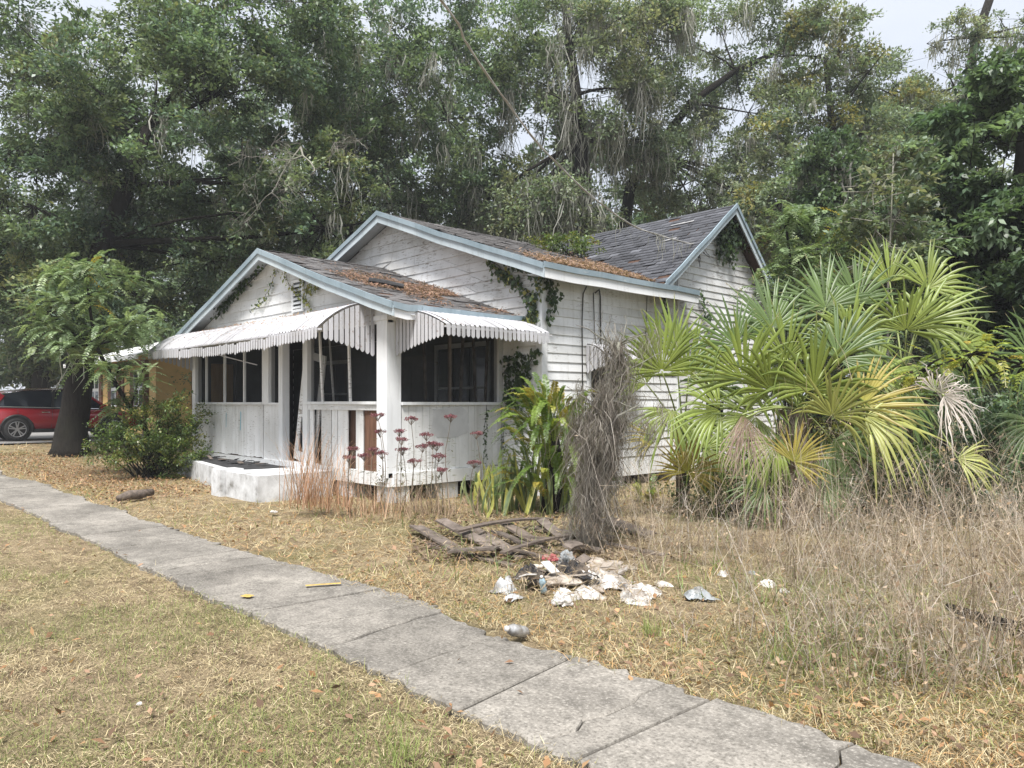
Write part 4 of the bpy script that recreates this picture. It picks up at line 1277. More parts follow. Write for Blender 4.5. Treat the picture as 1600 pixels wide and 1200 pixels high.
# --- trees with feather leaves (compound leaves built leaflet by leaflet)
def pinnate(rng, base, az, el, length, droop, pairs, ll, lw, col, hang=.25):
    """arrays for many compound leaves at once; base (n,3)"""
    n = len(base)
    t = (np.arange(pairs) + 1.0) / pairs
    ca, sa = np.cos(az), np.sin(az)
    hd = np.stack([ca, sa, np.zeros(n)], -1)
    def at(tt):
        r = length[:, None] * tt[None] * np.cos(el)[:, None]
        z = length[:, None] * (np.sin(el)[:, None] * tt[None] - droop[:, None] * tt[None] ** 2)
        return base[:, None, :] + hd[:, None, :] * r[:, :, None] + np.array([0, 0, 1.0]) * z[:, :, None]
    P = at(t)
    tan = norm(at(np.minimum(t + .04, 1.04)) - at(t - .04))
    side = np.stack([-sa, ca, np.zeros(n)], -1)[:, None, :]
    out = []
    for sgn in (1, -1):
        a = norm(side * sgn + tan * .55 + np.array([0, 0, -hang]) + rng.normal(0, .1, P.shape))
        nr = norm(np.cross(tan, side) * 1.0 + rng.normal(0, .18, P.shape))
        prof = np.interp(t, [0, .15, .5, .85, 1], [.5, .85, 1, .7, .35])
        L = (ll[:, None] * prof[None]).ravel() * rng.uniform(.85, 1.15, n * pairs)
        C = np.repeat(col, pairs, 0) * rng.normal(1, .12, (n * pairs, 1)).clip(.6, 1.5)
        out.append(leaf_arrays(P.reshape(-1, 3), a.reshape(-1, 3), nr.reshape(-1, 3), L, L * lw, C, fold=.06))
    # rachis as thin ribbon quads
    tt = np.linspace(0, 1, 6); Q = at(tt); w = side * .004
    V = np.stack([Q - w, Q + w], 2).reshape(-1, 3)
    b = (np.arange(n) * 12)[:, None, None] + (np.arange(5) * 2)[None, :, None]
    F = (b + np.array([0, 1, 3, 2])).reshape(-1, 4)
    out.append((V, F, np.repeat(col * .7, 12, 0)))
    return join(out)

def feather_tree(name, label, stem, tips, per, length, pal, seed, pairs=11, ll=.11, lw=.36, yellow=.06):
    rng = np.random.default_rng(seed); rs = random.Random(seed)
    root = empty(name, stem[0][:3], label, 'tree')
    mb = MB(); mb.tube([s[:3] for s in stem], [s[3] for s in stem], 6)
    B = []; AZ = []
    sp = [Vector(s[:3]) for s in stem]
    for tp in tips:
        tp = Vector(tp)
        h = min(sp[len(sp) // 3:], key=lambda q: (q - tp).length + max(0, q.z - tp.z) * .6)
        pts = bez(h, tp, .6, rs, 6, .2)
        mb.tube(pts, [.025 - .017 * i / 6 for i in range(7)], 5, cap=False)
        for k in range(per):
            f = rs.uniform(.45, 1.0); i = min(5, int(f * 6))
            B.append((pts[i] + (pts[i + 1] - pts[i]) * rs.random())[:]); AZ.append(rs.uniform(0, 2 * PI))
    mb.build('trunk', M['bark'], root, True)
    n = len(B); B = np.array(B) + rng.normal(0, .10, (len(B), 3)); AZ = np.array(AZ)
    pal = np.array(pal)
    col = pal[rng.integers(0, len(pal), n)] * rng.normal(1, .15, (n, 1)).clip(.6, 1.5)
    yl = rng.random(n) < yellow
    col[yl] = np.array([0.34, 0.26, 0.04]) * rng.uniform(.7, 1.2, (yl.sum(), 1))
    L = length * rng.uniform(.65, 1.25, n)
    V, F, C = pinnate(rng, B, AZ, rng.uniform(-.5, .95, n), L, rng.uniform(.15, .8, n), pairs, ll * L / length, lw, col)
    o = mesh_obj('crown', fast_mesh('crown', V, F, C), M['leaf'], root); tag(o, kind='stuff')
    return root
FEATH = [(0.16, 0.225, 0.11), (0.19, 0.26, 0.13), (0.23, 0.29, 0.15), (0.13, 0.19, 0.09)]
rs = random.Random(77)
D = 16.9
stem = []
for px, py, r in ((262, 735, .06), (240, 690, .055), (205, 640, .05), (175, 590, .045), (150, 540, .04), (140, 480, .03), (135, 430, .02)):
    p = W(px, py, D); stem.append((p.x, p.y, max(p.z, ground_z(p.x, p.y) - .05), r))
tips = []
for px, py in [(60, 440), (95, 425), (150, 410), (190, 440), (70, 480), (110, 470), (165, 470), (205, 490), (85, 520), (130, 520), (180, 530), (225, 520), (105, 550), (150, 565), (200, 560), (245, 555), (160, 615), (40, 460), (55, 500), (75, 455), (120, 440), (210, 455), (160, 500), (60, 535), (130, 580), (235, 480)]:
    tips.append(W(px + rs.uniform(-22, 22), py + rs.uniform(-18, 18), D + rs.uniform(-1.1, 1.1)))
feather_tree('chinaberry_tree', 'feathery small tree with yellowing leaves leaning before the oak trunk', stem, tips, 32, .50, FEATH, 301, yellow=.015, pairs=12, ll=.095, lw=.42)
stem = []
D = 13.6
for px, py, r in ((1250, 740, .05), (1245, 600, .045), (1242, 480, .04), (1236, 420, .03), (1228, 350, .02)):
    p = W(px, py, D); stem.append((p.x, p.y, p.z, r))
tips = [W(px + rs.uniform(-6, 6), py + rs.uniform(-6, 6), D + rs.uniform(-.6, .6)) for px, py in [(1215, 380), (1235, 330), (1265, 345), (1300, 335), (1210, 420), (1250, 395), (1290, 390), (1330, 370), (1215, 460), (1260, 440), (1300, 440), (1330, 420), (1280, 470), (1180, 440)]]
feather_tree('chinaberry_tree', 'feathery sapling with orange leaves rising over the palm fans', stem, tips, 26, .44, FEATH, 302, yellow=.03, pairs=9, ll=.10, lw=.42)
stem = []
D = 9.6
for px, py, r in ((1640, 800, .03), (1630, 640, .025), (1600, 570, .02), (1520, 552, .015), (1440, 580, .008)):
    p = W(px, py, D); stem.append((p.x, p.y, max(p.z, 0), r))
tips = [W(px, py, D + rs.uniform(-.35, .35)) for px, py in [(1430, 600), (1450, 580), (1470, 560), (1500, 548), (1530, 545), (1560, 555), (1590, 560), (1500, 585), (1540, 590), (1610, 590), (1470, 600)]]
feather_tree('chinaberry_tree', 'yellow-green feathery branch reaching in from the right edge', stem, tips, 9, .34, [(0.22, 0.27, 0.045), (0.17, 0.23, 0.05), (0.28, 0.28, 0.05)], 303, yellow=.07, pairs=9, ll=.075, lw=.45)
# ================================================================== palms
FWD = Vector((-SN, CS, 0)); RGT = Vector((CS, SN, 0)); UP = Vector((0, 0, 1))
def idir(ang, toward=0.0):
    """direction drawn at an image angle, leaning toward (+) or away from the viewer"""
    return (RGT * math.cos(R(ang)) + UP * math.sin(R(ang)) - FWD * toward).normalized()

def fan_frond(hub, axis, normal, radius, nseg, spread, droop, pal, seed, dead=False, fused=.42):
    rng = np.random.default_rng(seed)
    e1 = norm(np.array(axis, float)); e3 = np.array(normal, float); e3 = norm(e3 - e1 * e3.dot(e1)); e2 = np.cross(e3, e1)
    th = np.linspace(-spread / 2, spread / 2, nseg) + rng.normal(0, .012, nseg)
    rel = np.abs(th) / (spread / 2)
    d = e1 * np.cos(th)[:, None] + e2 * np.sin(th)[:, None] + e3 * (.16 * rel ** 2)[:, None] - e3 * .06
    d = norm(d + rng.normal(0, .045, d.shape))
    side = norm(np.cross(np.broadcast_to(e3, d.shape), d))
    L = radius * (1 - .26 * rel ** 2) * rng.uniform(.88, 1.08, nseg)
    K = 8
    s = np.linspace(0.03, 1, K)
    dt = spread / nseg
    wmax = 2 * radius * fused * math.tan(dt / 2) * 1.04
    wid = np.where(s < fused, wmax * s / fused, wmax * (1 - ((s - fused) / (1 - fused)) ** 1.5) + .0015)
    if dead: wid = wid * .55
    dr = droop * rng.uniform(.1, 1.2, nseg)
    broken = rng.random(nseg) < (.12 if not dead else .0)
    L = np.where(rng.random(nseg) < .07, L * rng.uniform(.4, .8, nseg), L)
    dr = np.where(broken, dr + .9, dr)
    P = np.array(hub)[None, None] + d[:, None, :] * (L[:, None] * s[None])[:, :, None]
    b = np.maximum(0, s - .42) ** 1.7 * 1.7
    fall = dr[:, None] * L[:, None] * b[None]
    P[:, :, 2] -= fall
    P -= (d * np.array([1, 1, .3]))[:, None, :] * (fall * .28)[:, :, None]
    if dead: P += rng.normal(0, .02, P.shape) * s[None, :, None]
    fold = e3 * 0.30
    Lp = P - side[:, None, :] * (wid[None] * .5)[:, :, None]
    Rp = P + side[:, None, :] * (wid[None] * .5)[:, :, None]
    Md = P + (fold * 1.0)[None, None] * wid[None, :, None]
    V = np.stack([Lp, Md, Rp], 2).reshape(-1, 3)
    base = (np.arange(nseg) * K * 3)[:, None, None] + (np.arange(K - 1) * 3)[None, :, None]
    F = np.concatenate([(base + np.array([0, 1, 4, 3])).reshape(-1, 4), (base + np.array([1, 2, 5, 4])).reshape(-1, 4)])
    pal = np.array(pal)
    c0, c1 = pal[0], pal[1]
    col = c0[None, None] * (1 - s[None, :, None]) + c1[None, None] * s[None, :, None]
    col = col * rng.normal(1, .13, (nseg, 1, 1)).clip(.65, 1.4)
    tipb = (s > .9)[None, :, None] * (rng.random((nseg, 1, 1)) < .5)
    col = np.where(tipb, np.array([.34, .27, .15]), np.broadcast_to(col, (nseg, K, 3)))
    C = np.repeat(col.reshape(-1, 3), 3, 0)
    return V, F, C

PG = [(0.21, 0.255, 0.045), (0.125, 0.18, 0.04)]
PGD = [(0.10, 0.15, 0.04), (0.065, 0.11, 0.034)]
PY_ = [(0.32, 0.31, 0.06), (0.30, 0.22, 0.06)]
PYG = [(0.27, 0.29, 0.07), (0.24, 0.25, 0.075)]
PDEAD = [(0.25, 0.175, 0.14), (0.38, 0.30, 0.26)]
def palm(label, base, top, r, fronds, seed, boots=10):
    """fronds: (px,py,D,axis angle,toward,radius,spread deg,droop,palette,dead)"""
    root = empty('fan_palm', base, label, 'palm', 'fan palms beside the house')
    rs = random.Random(seed)
    base, top = Vector(base), Vector(top)
    n = 12
    pts = [base + (top - base) * (i / n) + Vector((rs.uniform(-.01, .01), rs.uniform(-.01, .01), 0)) for i in range(n + 1)]
    MB().tube(pts, [r * (1.15 - .2 * i / n + rs.uniform(-.05, .05)) for i in range(n + 1)], 10).build('trunk', M['palm_bark'], root, True)
    for i in range(boots):      # old leaf bases round the trunk
        t = rs.uniform(.35, 1.0); a = rs.uniform(0, 2 * PI)
        p = base + (top - base) * t + Vector((math.cos(a), math.sin(a), 0)) * r * .8
        q = p + Vector((math.cos(a) * .14, math.sin(a) * .14, rs.uniform(.12, .3)))
        MB().beam(p, q, .06, .02, up=(math.cos(a), math.sin(a), .2)).build('leaf_base', M['palm_bark'], root)
    for i, (px, py, D, ang, tw, rad, spr, dr, pal, dead) in enumerate(fronds):
        hub = W(px, py, D)
        ax = idir(ang, tw)
        nr = (-FWD * .85 + UP * .45 - ax * 0.2).normalized()
        V, F, C = fan_frond(hub, ax, nr, rad, 26 if dead else max(22, int(spr / 6.2)), R(spr), dr, pal, seed * 50 + i, dead)
        fr = mesh_obj('frond', fast_mesh('frond', V, F, C), M['palm_leaf'] if not dead else M['dry'], root)
        mid = (top + hub) / 2 + Vector((0, 0, .12))
        MB().tube([top * (1 - t) ** 2 + mid * 2 * t * (1 - t) + hub * t * t for t in (0, .25, .5, .75, 1)], [.018, .015, .012, .011, .010], 5).build('petiole', m_flat('petiole_green', (0.20, 0.24, 0.08), .5, var=.2) if 'petiole_green' not in bpy.data.materials else bpy.data.materials['petiole_green'], fr, True)
def G(px, py, z=0.0):
    """ground point under a photo pixel"""
    D = (CAM_H - z) * FOC / (py - 630)
    return W(px, py, D)
b1 = G(1240, 838); b1.z = -.05
palm('tall fan palm with the grey trunk and a hanging dead frond', b1, W(1246, 640, 9.5), .125, [
    (1162, 592, 9.3, 75, .25, 1.00, 250, .35, PG, 0), (1272, 608, 9.1, 80, .3, 1.00, 230, .45, PG, 0), (1345, 636, 9.0, 35, .25, .85, 120, .25, PY_, 0),
    (1352, 650, 8.9, -25, .4, .95, 130, .7, PYG, 0), (1240, 722, 9.0, 55, .4, .55, 190, .2, PY_, 0), (1160, 648, 8.5, -88, .1, .80, 80, .15, PDEAD, 1), (1166, 652, 8.45, -95, .15, .75, 60, .15, PDEAD, 1),
    (1208, 512, 10.2, 95, -.2, .90, 210, .25, PGD, 0), (1290, 480, 10.3, 85, -.2, .90, 220, .25, PGD, 0), (1180, 650, 9.6, 200, .2, .8, 200, .5, PG, 0),
    (1230, 560, 9.9, 100, .1, .8, 200, .3, PG, 0), (1255, 700, 9.5, -70, .2, .55, 120, .5, PDEAD, 1), (1310, 560, 9.7, 50, 0, .9, 200, .4, PGD, 0), (1215, 690, 9.4, 240, .2, .75, 150, .7, PG, 0), (1300, 690, 9.5, -50, .1, .85, 160, .7, PGD, 0), (1150, 540, 10.0, 120, 0, .85, 190, .4, PGD, 0), (1370, 590, 9.9, 20, -.1, .9, 170, .7, PG, 0), (1125, 640, 9.7, 170, .2, .85, 170, .6, PG, 0), (1205, 610, 9.2, 100, .4, .9, 220, .5, PG, 0), (1300, 650, 8.9, 70, .5, .75, 200, .5, PYG, 0), (1195, 760, 9.5, 200, .3, .6, 140, .6, PGD, 0), (1290, 760, 9.4, -30, .3, .65, 140, .6, PGD, 0), (1330, 530, 10.0, 70, .1, .9, 200, .5, PG, 0)], 1)
b2 = G(1066, 790); b2.z = -.05
palm('short fan palm before the clapboard side wall', b2, W(1068, 690, 10.9), .10, [
    (1034, 580, 10.3, 100, .2, 1.02, 190, .3, PG, 0), (1076, 588, 10.6, 70, .1, .98, 210, .3, PG, 0), (1072, 738, 10.0, 80, .5, .62, 230, .2, PY_, 0),
    (1050, 640, 10.5, 250, .3, .85, 150, .5, PG, 0), (1092, 660, 10.6, -60, .3, .9, 160, .5, PG, 0), (1025, 690, 10.5, 150, .3, .55, 110, .3, PY_, 0), (1110, 610, 10.9, 60, 0, .85, 180, .5, PGD, 0), (1010, 600, 10.7, 130, .1, .8, 160, .6, PG, 0), (1055, 545, 10.9, 95, 0, .85, 120, .2, PG, 0), (1100, 700, 10.4, -30, .3, .8, 150, .6, PG, 0)], 2, boots=6)
b3 = G(1418, 786); b3.z = -.05
palm('fan palm with a curled bleached frond near the yellow branch', b3, W(1412, 590, 11.3), .12, [
    (1416, 516, 11.0, 80, .25, .95, 200, .35, PG, 0), (1440, 505, 11.2, 30, .2, 1.1, 170, .75, PG, 0), (1340, 470, 11.6, 100, -.1, .95, 210, .25, PGD, 0),
    (1462, 612, 8.9, 60, .4, .50, 210, 1.3, [(0.34, 0.30, 0.27), (0.60, 0.55, 0.52)], 1), (1475, 618, 8.8, -40, .4, .58, 170, 1.0, [(0.34, 0.30, 0.27), (0.58, 0.53, 0.50)], 1), (1496, 716, 9.6, -10, .4, .6, 120, .7, PYG, 0),
    (1400, 620, 11.0, -60, .3, .9, 150, .6, PGD, 0), (1460, 560, 11.2, 10, 0, .9, 150, .6, PGD, 0), (1370, 560, 11.5, 130, 0, .85, 170, .4, PGD, 0), (1450, 450, 11.6, 60, 0, .95, 180, .5, PG, 0), (1390, 440, 11.9, 100, -.1, .9, 170, .3, PG, 0), (1500, 540, 11.1, 0, .1, .9, 160, .8, PG, 0)], 3, boots=8)
b4 = G(1650, 800); b4.z = -.05
palm('fan palm cut off by the right edge of the picture', b4, W(1645, 640, 10.8), .12, [
    (1612, 560, 10.2, 150, .2, .85, 200, .5, PGD, 0), (1640, 540, 10.4, 95, .1, .9, 200, .4, PGD, 0), (1620, 660, 10.0, 230, .3, .8, 150, .6, PGD, 0)], 4, boots=4)

# ================================================================== fern mound and snake plants
def shared_pinnate(seed, L, droop, el, pairs, ll, lw, col):
    rng = np.random.default_rng(seed)
    V, F, C = pinnate(rng, np.zeros((1, 3)), np.array([0.0]), np.array([el]), np.array([L]), np.array([droop]), pairs, np.array([ll]), lw, np.array([col]), hang=.1)
    me = fast_mesh('frond', V, F, C); me.materials.append(M['leaf']); return me
fc = W(862, 690, 11.4); fc.z = 0
fern = empty('sword_fern', fc, 'tall mound of yellow-green sword ferns at the house corner', 'fern')
FC = [(0.17, 0.245, 0.045), (0.22, 0.275, 0.05), (0.12, 0.19, 0.04), (0.28, 0.29, 0.055), (0.095, 0.155, 0.04), (0.30, 0.25, 0.05)]
fmesh = [shared_pinnate(400 + i, 0.80, (.42, .6, .75, .5)[i % 4], (1.15, .95, .7, 1.35)[i % 4], 30, .066, .40, FC[i % 6]) for i in range(12)]
rs = random.Random(41)
MB().tube([fc + Vector((0, 0, -.1)), fc + Vector((.03, .02, .6)), fc + Vector((0, .03, .9)), fc + Vector((.02, 0, 1.25))], [.2, .16, .13, .08], 8).build('stump', M['bark'], fern, True)
for i in range(300):
    t = rs.random() ** .75
    a = rs.uniform(0, 2 * PI)
    z = .12 + t * 1.5
    rr = (.14 + .44 * rs.random()) * (1.15 - .42 * t)
    o = mesh_obj('frond', fmesh[rs.randrange(12)], None, fern, loc=fc + Vector((math.cos(a) * rr, math.sin(a) * rr, z)))
    o.rotation_euler = (rs.uniform(-.25, .25), rs.uniform(-.35, .35), a + rs.uniform(-.4, .4))
    sc = rs.uniform(.75, 1.22); o.scale = (sc, sc, sc)
# small ferns along the wall foot
for k, (px, py, lab) in enumerate(((1010, 765, 'low green fern at the wall foot beside the mossy snag'), (1120, 770, 'low green fern below the short fan palm'), (985, 700, 'yellowish fern behind the mossy snag'))):
    p = G(px, py + 20); p.z = 0
    f2 = empty('sword_fern', p, lab, 'fern')
    for i in range(26):
        a = rs.uniform(0, 2 * PI)
        o = mesh_obj('frond', fmesh[rs.randrange(12)], None, f2, loc=p + Vector((math.cos(a) * .1, math.sin(a) * .1, .02 + (.5 * rs.random() if k == 2 else 0))))
        o.rotation_euler = (rs.uniform(-.2, .2), rs.uniform(-.5, .2), a); sc = rs.uniform(.5, .95); o.scale = (sc, sc, sc)

def blade_mesh(seed, H, w, col, edge):
    rng = np.random.default_rng(seed)
    K = 9; t = np.linspace(0, 1, K)
    wid = w * np.interp(t, [0, .15, .5, .85, 1], [.55, .85, 1, .6, .02])
    bend = rng.uniform(-.10, .10); tw = rng.uniform(-.5, .5)
    V = []; C = []
    for i in range(K):
        a = tw * t[i]
        c = np.array([bend * t[i] ** 2 * H, .04 * math.sin(3 * t[i]) * H, t[i] * H])
        s = np.array([math.cos(a), math.sin(a), 0]); nn = np.array([-math.sin(a), math.cos(a), 0])
        V += [c - s * wid[i] / 2 + nn * wid[i] * .15, c, c + s * wid[i] / 2 + nn * wid[i] * .15]
        band = 1.0 + (.22 if i % 2 else -.18)
        C += [edge, np.array(col) * band, edge]
    F = []
    for i in range(K - 1):
        b = i * 3; F += [(b, b + 1, b + 4, b + 3), (b + 1, b + 2, b + 5, b + 4)]
    me = fast_mesh('leaf', np.array(V), np.array(F), np.array(C), True); me.materials.append(M['palm_leaf']); return me
SN_C = [((0.12, 0.17, 0.10), (0.2, 0.23, 0.09)), ((0.15, 0.20, 0.12), (0.25, 0.27, 0.10)), ((0.26, 0.28, 0.07), (0.34, 0.32, 0.08)), ((0.09, 0.14, 0.07), (0.16, 0.2, 0.07))]
smesh = [blade_mesh(500 + i, 1.0, .075, *SN_C[i % 4]) for i in range(10)]
for (label, spots, n) in (('banded snake plants crowding in front of the fern mound', [(770, 802, .6), (800, 800, .85), (835, 802, .95), (870, 802, .9), (900, 802, .6)], 19),
                          ('yellowish snake plants beside the porch knee wall', [(748, 787, .55), (768, 780, .8), (790, 775, .85)], 14)):
    p0 = G(*spots[1][:2]); p0.z = 0
    sp = empty('snake_plant', p0, label, 'plant')
    for (px, py, h) in spots:
        c = G(px, py)
        for i in range(n):
            o = mesh_obj('leaf', smesh[rs.randrange(10)], None, sp, loc=(c.x + rs.gauss(0, .16), c.y + rs.gauss(0, .16), -.02))
            o.rotation_euler = (rs.gauss(0, .2), rs.gauss(0, .2), rs.uniform(0, 6.3)); k = h * rs.uniform(.65, 1.15); o.scale = (rs.uniform(.7, 1.1), 1, k)

# ================================================================== flowering weed stalks
def stalk_plant(label, stalks, seed):
    """stalks: (px, py of base, py of flower head)"""
    rs = random.Random(seed); rng = np.random.default_rng(seed)
    b0 = G(stalks[0][0], stalks[0][1]); b0.z = 0
    root = empty('ironweed', b0, label, 'weed', 'pink-headed weed stalks before the porch')
    for (px, pb, pt) in stalks:
        b = G(px, pb); D = b.dot(FWD)
        b.z = 0; top = W(px + rs.uniform(-3, 3), pt, D)
        pts = bez(b, top, 0, rs, 6, .15)
        st = MB().tube(pts, [.009, .008, .007, .006, .0055, .005, .004], 5).build('stem', M['weed_stem'], root, True)
        n = 26
        f = rng.uniform(.15, .8, n); P = np.array([(b + (top - b) * float(t))[:] for t in f])
        a = norm(np.stack([rng.normal(size=n), rng.normal(size=n), rng.uniform(-.6, .3, n)], -1))
        V, F, C = leaf_arrays(P, a, np.tile([0, 0, 1.], (n, 1)), rng.uniform(.06, .13, n), rng.uniform(.012, .028, n), np.array([.13, .13, .07]) * rng.uniform(.5, 1.3, (n, 1)))
        o = mesh_obj('leaves', fast_mesh('leaves', V, F, C), M['leaf'], root); tag(o, kind='stuff')
        # flat-topped head of many florets on short rays
        hb = MB()
        cen = []
        for k in range(16):
            an = rs.uniform(0, 6.3); r = .09 * math.sqrt(rs.random())
            q = top + Vector((math.cos(an) * r, math.sin(an) * r, .055 - r * .25 + rs.uniform(-.012, .012)))
            hb.tube([top - Vector((0, 0, .06)), q], [.003, .002], 3, cap=False); cen.append(q[:])
        hb.build('head_rays', M['weed_stem'], root)
        cen = np.array(cen); k = 26
        idx = np.repeat(np.arange(len(cen)), k)
        d = rand_dirs(rng, len(idx)); d[:, 2] *= .6
        P = cen[idx] + d * .018
        col = np.array([[.25, .085, .115], [.30, .135, .155], [.17, .07, .085], [.21, .12, .11]])[rng.integers(0, 4, len(idx))] * rng.uniform(.7, 1.25, (len(idx), 1))
        V, F, C = leaf_arrays(P, d, rand_dirs(rng, len(idx)), np.full(len(idx), .020), np.full(len(idx), .012), col)
        o = mesh_obj('flower_head', fast_mesh('flower_head', V, F, C), M['dry'], root)
M['weed_stem'] = m_flat('weed_stem', (0.16, 0.13, 0.10), .8, var=.3)
stalk_plant('pink-headed weed stalks rising before the bare brown panel', [(592, 800, 652), (594, 798, 678), (585, 802, 706), (571, 800, 715), (549, 805, 705), (545, 800, 718)], 1)
stalk_plant('pink-headed weed stalks before the corner post', [(621, 800, 677), (640, 800, 658), (627, 803, 690), (629, 800, 706), (600, 806, 712)], 2)
stalk_plant('clustered pink-headed weeds before the side knee wall', [(668, 800, 683), (674, 802, 697), (660, 800, 701), (684, 800, 699), (688, 803, 716), (650, 805, 724)], 3)
stalk_plant('single tall pink-headed weed before the grey paint patch', [(706, 800, 654), (692, 806, 738)], 4)
stalk_plant('two thin weed stalks beside the snake plants', [(743, 798, 680), (744, 800, 726)], 5)

# ================================================================== grass, weeds and litter
def blades(rng, P, az, el, L, w, col, bend, two=True):
    n = len(P)
    h = np.stack([np.cos(az), np.sin(az), np.zeros(n)], -1)
    s = np.stack([-np.sin(az), np.cos(az), np.zeros(n)], -1)
    tw = rng.uniform(-1, 1, n)[:, None]
    s = norm(s + np.array([0, 0, 1.]) * tw * .6)
    d0 = h * np.cos(el)[:, None] + np.array([0, 0, 1.]) * np.sin(el)[:, None]
    el2 = el - bend
    d1 = h * np.cos(el2)[:, None] + np.array([0, 0, 1.]) * np.sin(el2)[:, None]
    Lc = L[:, None]; wc = w[:, None]
    if two:
        m = P + d0 * Lc * .5; t = m + d1 * Lc * .5
        V = np.stack([P - s * wc * .5, P + s * wc * .5, m - s * wc * .42, m + s * wc * .42, t - s * wc * .08, t + s * wc * .08], 1).reshape(-1, 3)
        b = (np.arange(n) * 6)[:, None]
        F = np.concatenate([b + np.array([0, 1, 3, 2]), b + np.array([2, 3, 5, 4])])
        return V, F, np.repeat(col, 6, 0)
    t = P + (d0 + d1) * Lc * .5
    V = np.stack([P - s * wc * .5, P + s * wc * .5, t + s * wc * .1, t - s * wc * .1], 1).reshape(-1, 3)
    return V, np.arange(n * 4).reshape(n, 4), np.repeat(col, 4, 0)

def vnoise(x, y, sc, seed):
    """smooth value noise in numpy"""
    rng = np.random.default_rng(seed)
    T = rng.random((64, 64))
    u, v = x * sc, y * sc
    i, j = np.floor(u).astype(int), np.floor(v).astype(int)
    fu, fv = u - i, v - j
    fu, fv = fu * fu * (3 - 2 * fu), fv * fv * (3 - 2 * fv)
    g = lambda a, b: T[a % 64, b % 64]
    return (g(i, j) * (1 - fu) + g(i + 1, j) * fu) * (1 - fv) + (g(i, j + 1) * (1 - fu) + g(i + 1, j + 1) * fu) * fv

def view_ground(rng, n, d0, d1, wide=.82):
    D = d0 * (d1 / d0) ** rng.random(n)
    cx = rng.uniform(-wide, wide, n) * D
    return CS * cx - SN * D, SN * cx + CS * D, D

def in_house(x, y):
    a = (x > -18.6) & (x < -10.3) & (y > 7.1) & (y < 18.4)
    b = (x > -18.6) & (x < -9.3) & (y > 9.65) & (y < 18.4)
    c = (x > -13.65) & (x < -11.9) & (y > 5.3) & (y < 7.2)
    return a | b | c | ((x > -18.5) & (x < -13.2) & (y > 6.7 - (x + 18.5) * .17) & (y < 7.2))

def make_grass():
    rng = np.random.default_rng(600)
    parts = []
    STRAW = np.array([[.47, .40, .25], [.42, .35, .21], [.36, .29, .175], [.52, .45, .30], [.30, .24, .15]])
    GREEN = np.array([[.20, .23, .08], [.25, .26, .10], [.16, .20, .07]])
    for (n, d0, d1, two) in ((112000, 2.5, 7.2, True), (120000, 7.0, 34.0, False), (70000, 2.0, 34.0, None)):
        if two is None:          # the same grass carried on past the picture's edges
            x, y, D = view_ground(rng, n, d0, d1, 2.2); k_ = np.abs((x * CS + y * SN) / D) > .78; x, y, D = x[k_], y[k_], D[k_]; n = len(x); two = False; outer = True
        else:
            outer = False; x, y, D = view_ground(rng, n, d0, d1)
        edge = (vnoise(x, y, 2.2, 1) - .5) * .18
        walk = (y > SW0 + .02 + edge * .7) & (y < SW1 - .10 + edge * 1.2) & (x < 3.7) & (x > -26.4)
        bare = vnoise(x, y, .9, 2)
        keep = ~walk & ~in_house(x, y) & ((x > -27.2) | (x < -36.8))
        keep &= rng.random(n) < np.where(bare < .28, .55, 1.0)
        x, y, D = x[keep], y[keep], D[keep]; m = len(x)
        yard = y > 3.4
        gmask = vnoise(x, y, 1.1, 3) * .55 + vnoise(x, y, 4.0, 4) * .45
        gp = np.clip((gmask - .38) * 2.3, .06, .62) * np.where(yard, .45, 1.0)
        green = rng.random(m) < gp
        col = np.where(green[:, None], GREEN[rng.integers(0, 3, m)], STRAW[rng.integers(0, 5, m)]) * rng.normal(1, .16, (m, 1)).clip(.5, 1.5)
        rust = yard & (rng.random(m) < .22)
        col[rust] *= np.array([1.0, .74, .55])
        far_in = np.clip((y - 4.6) / 3.0, 0, 1)
        L = np.where(yard, rng.gamma(4, .016, m) * (1 + 1.0 * far_in * vnoise(x, y, .8, 41)), rng.gamma(4, .0105, m)) * np.where(green, 1.1, 1) * np.where(D > 7, 1.5, 1)
        el = np.where(yard, rng.uniform(.02, 1.0, m), np.where(green, rng.uniform(.5, 1.35, m), rng.uniform(.02, .8, m)))
        if outer: L = L * 1.3; D = D * 1.6
        w = np.where(yard, .0036, .0030) * rng.uniform(.7, 1.5, m) * np.maximum(1, D / 5.5)
        P = np.stack([x, y, ground_z_np(x) + rng.uniform(-.012, .012, m)], -1)
        v = blades(rng, P, rng.uniform(0, 2 * PI, m), el, L, w, col, rng.uniform(0, 1.1, m), two)
        nm = 'lawn_grass' if two else ('verge_grass' if outer else 'yard_grass')
        o = mesh_obj(nm, fast_mesh(nm, *v), M['dry'])
        tag(o, 'short straw-coloured lawn grass with green patches along the walk' if two else ('dry tan grass running on beyond the weeds' if outer else 'dry tan grass across the yard by the house'), 'grass', kind='stuff')
make_grass()

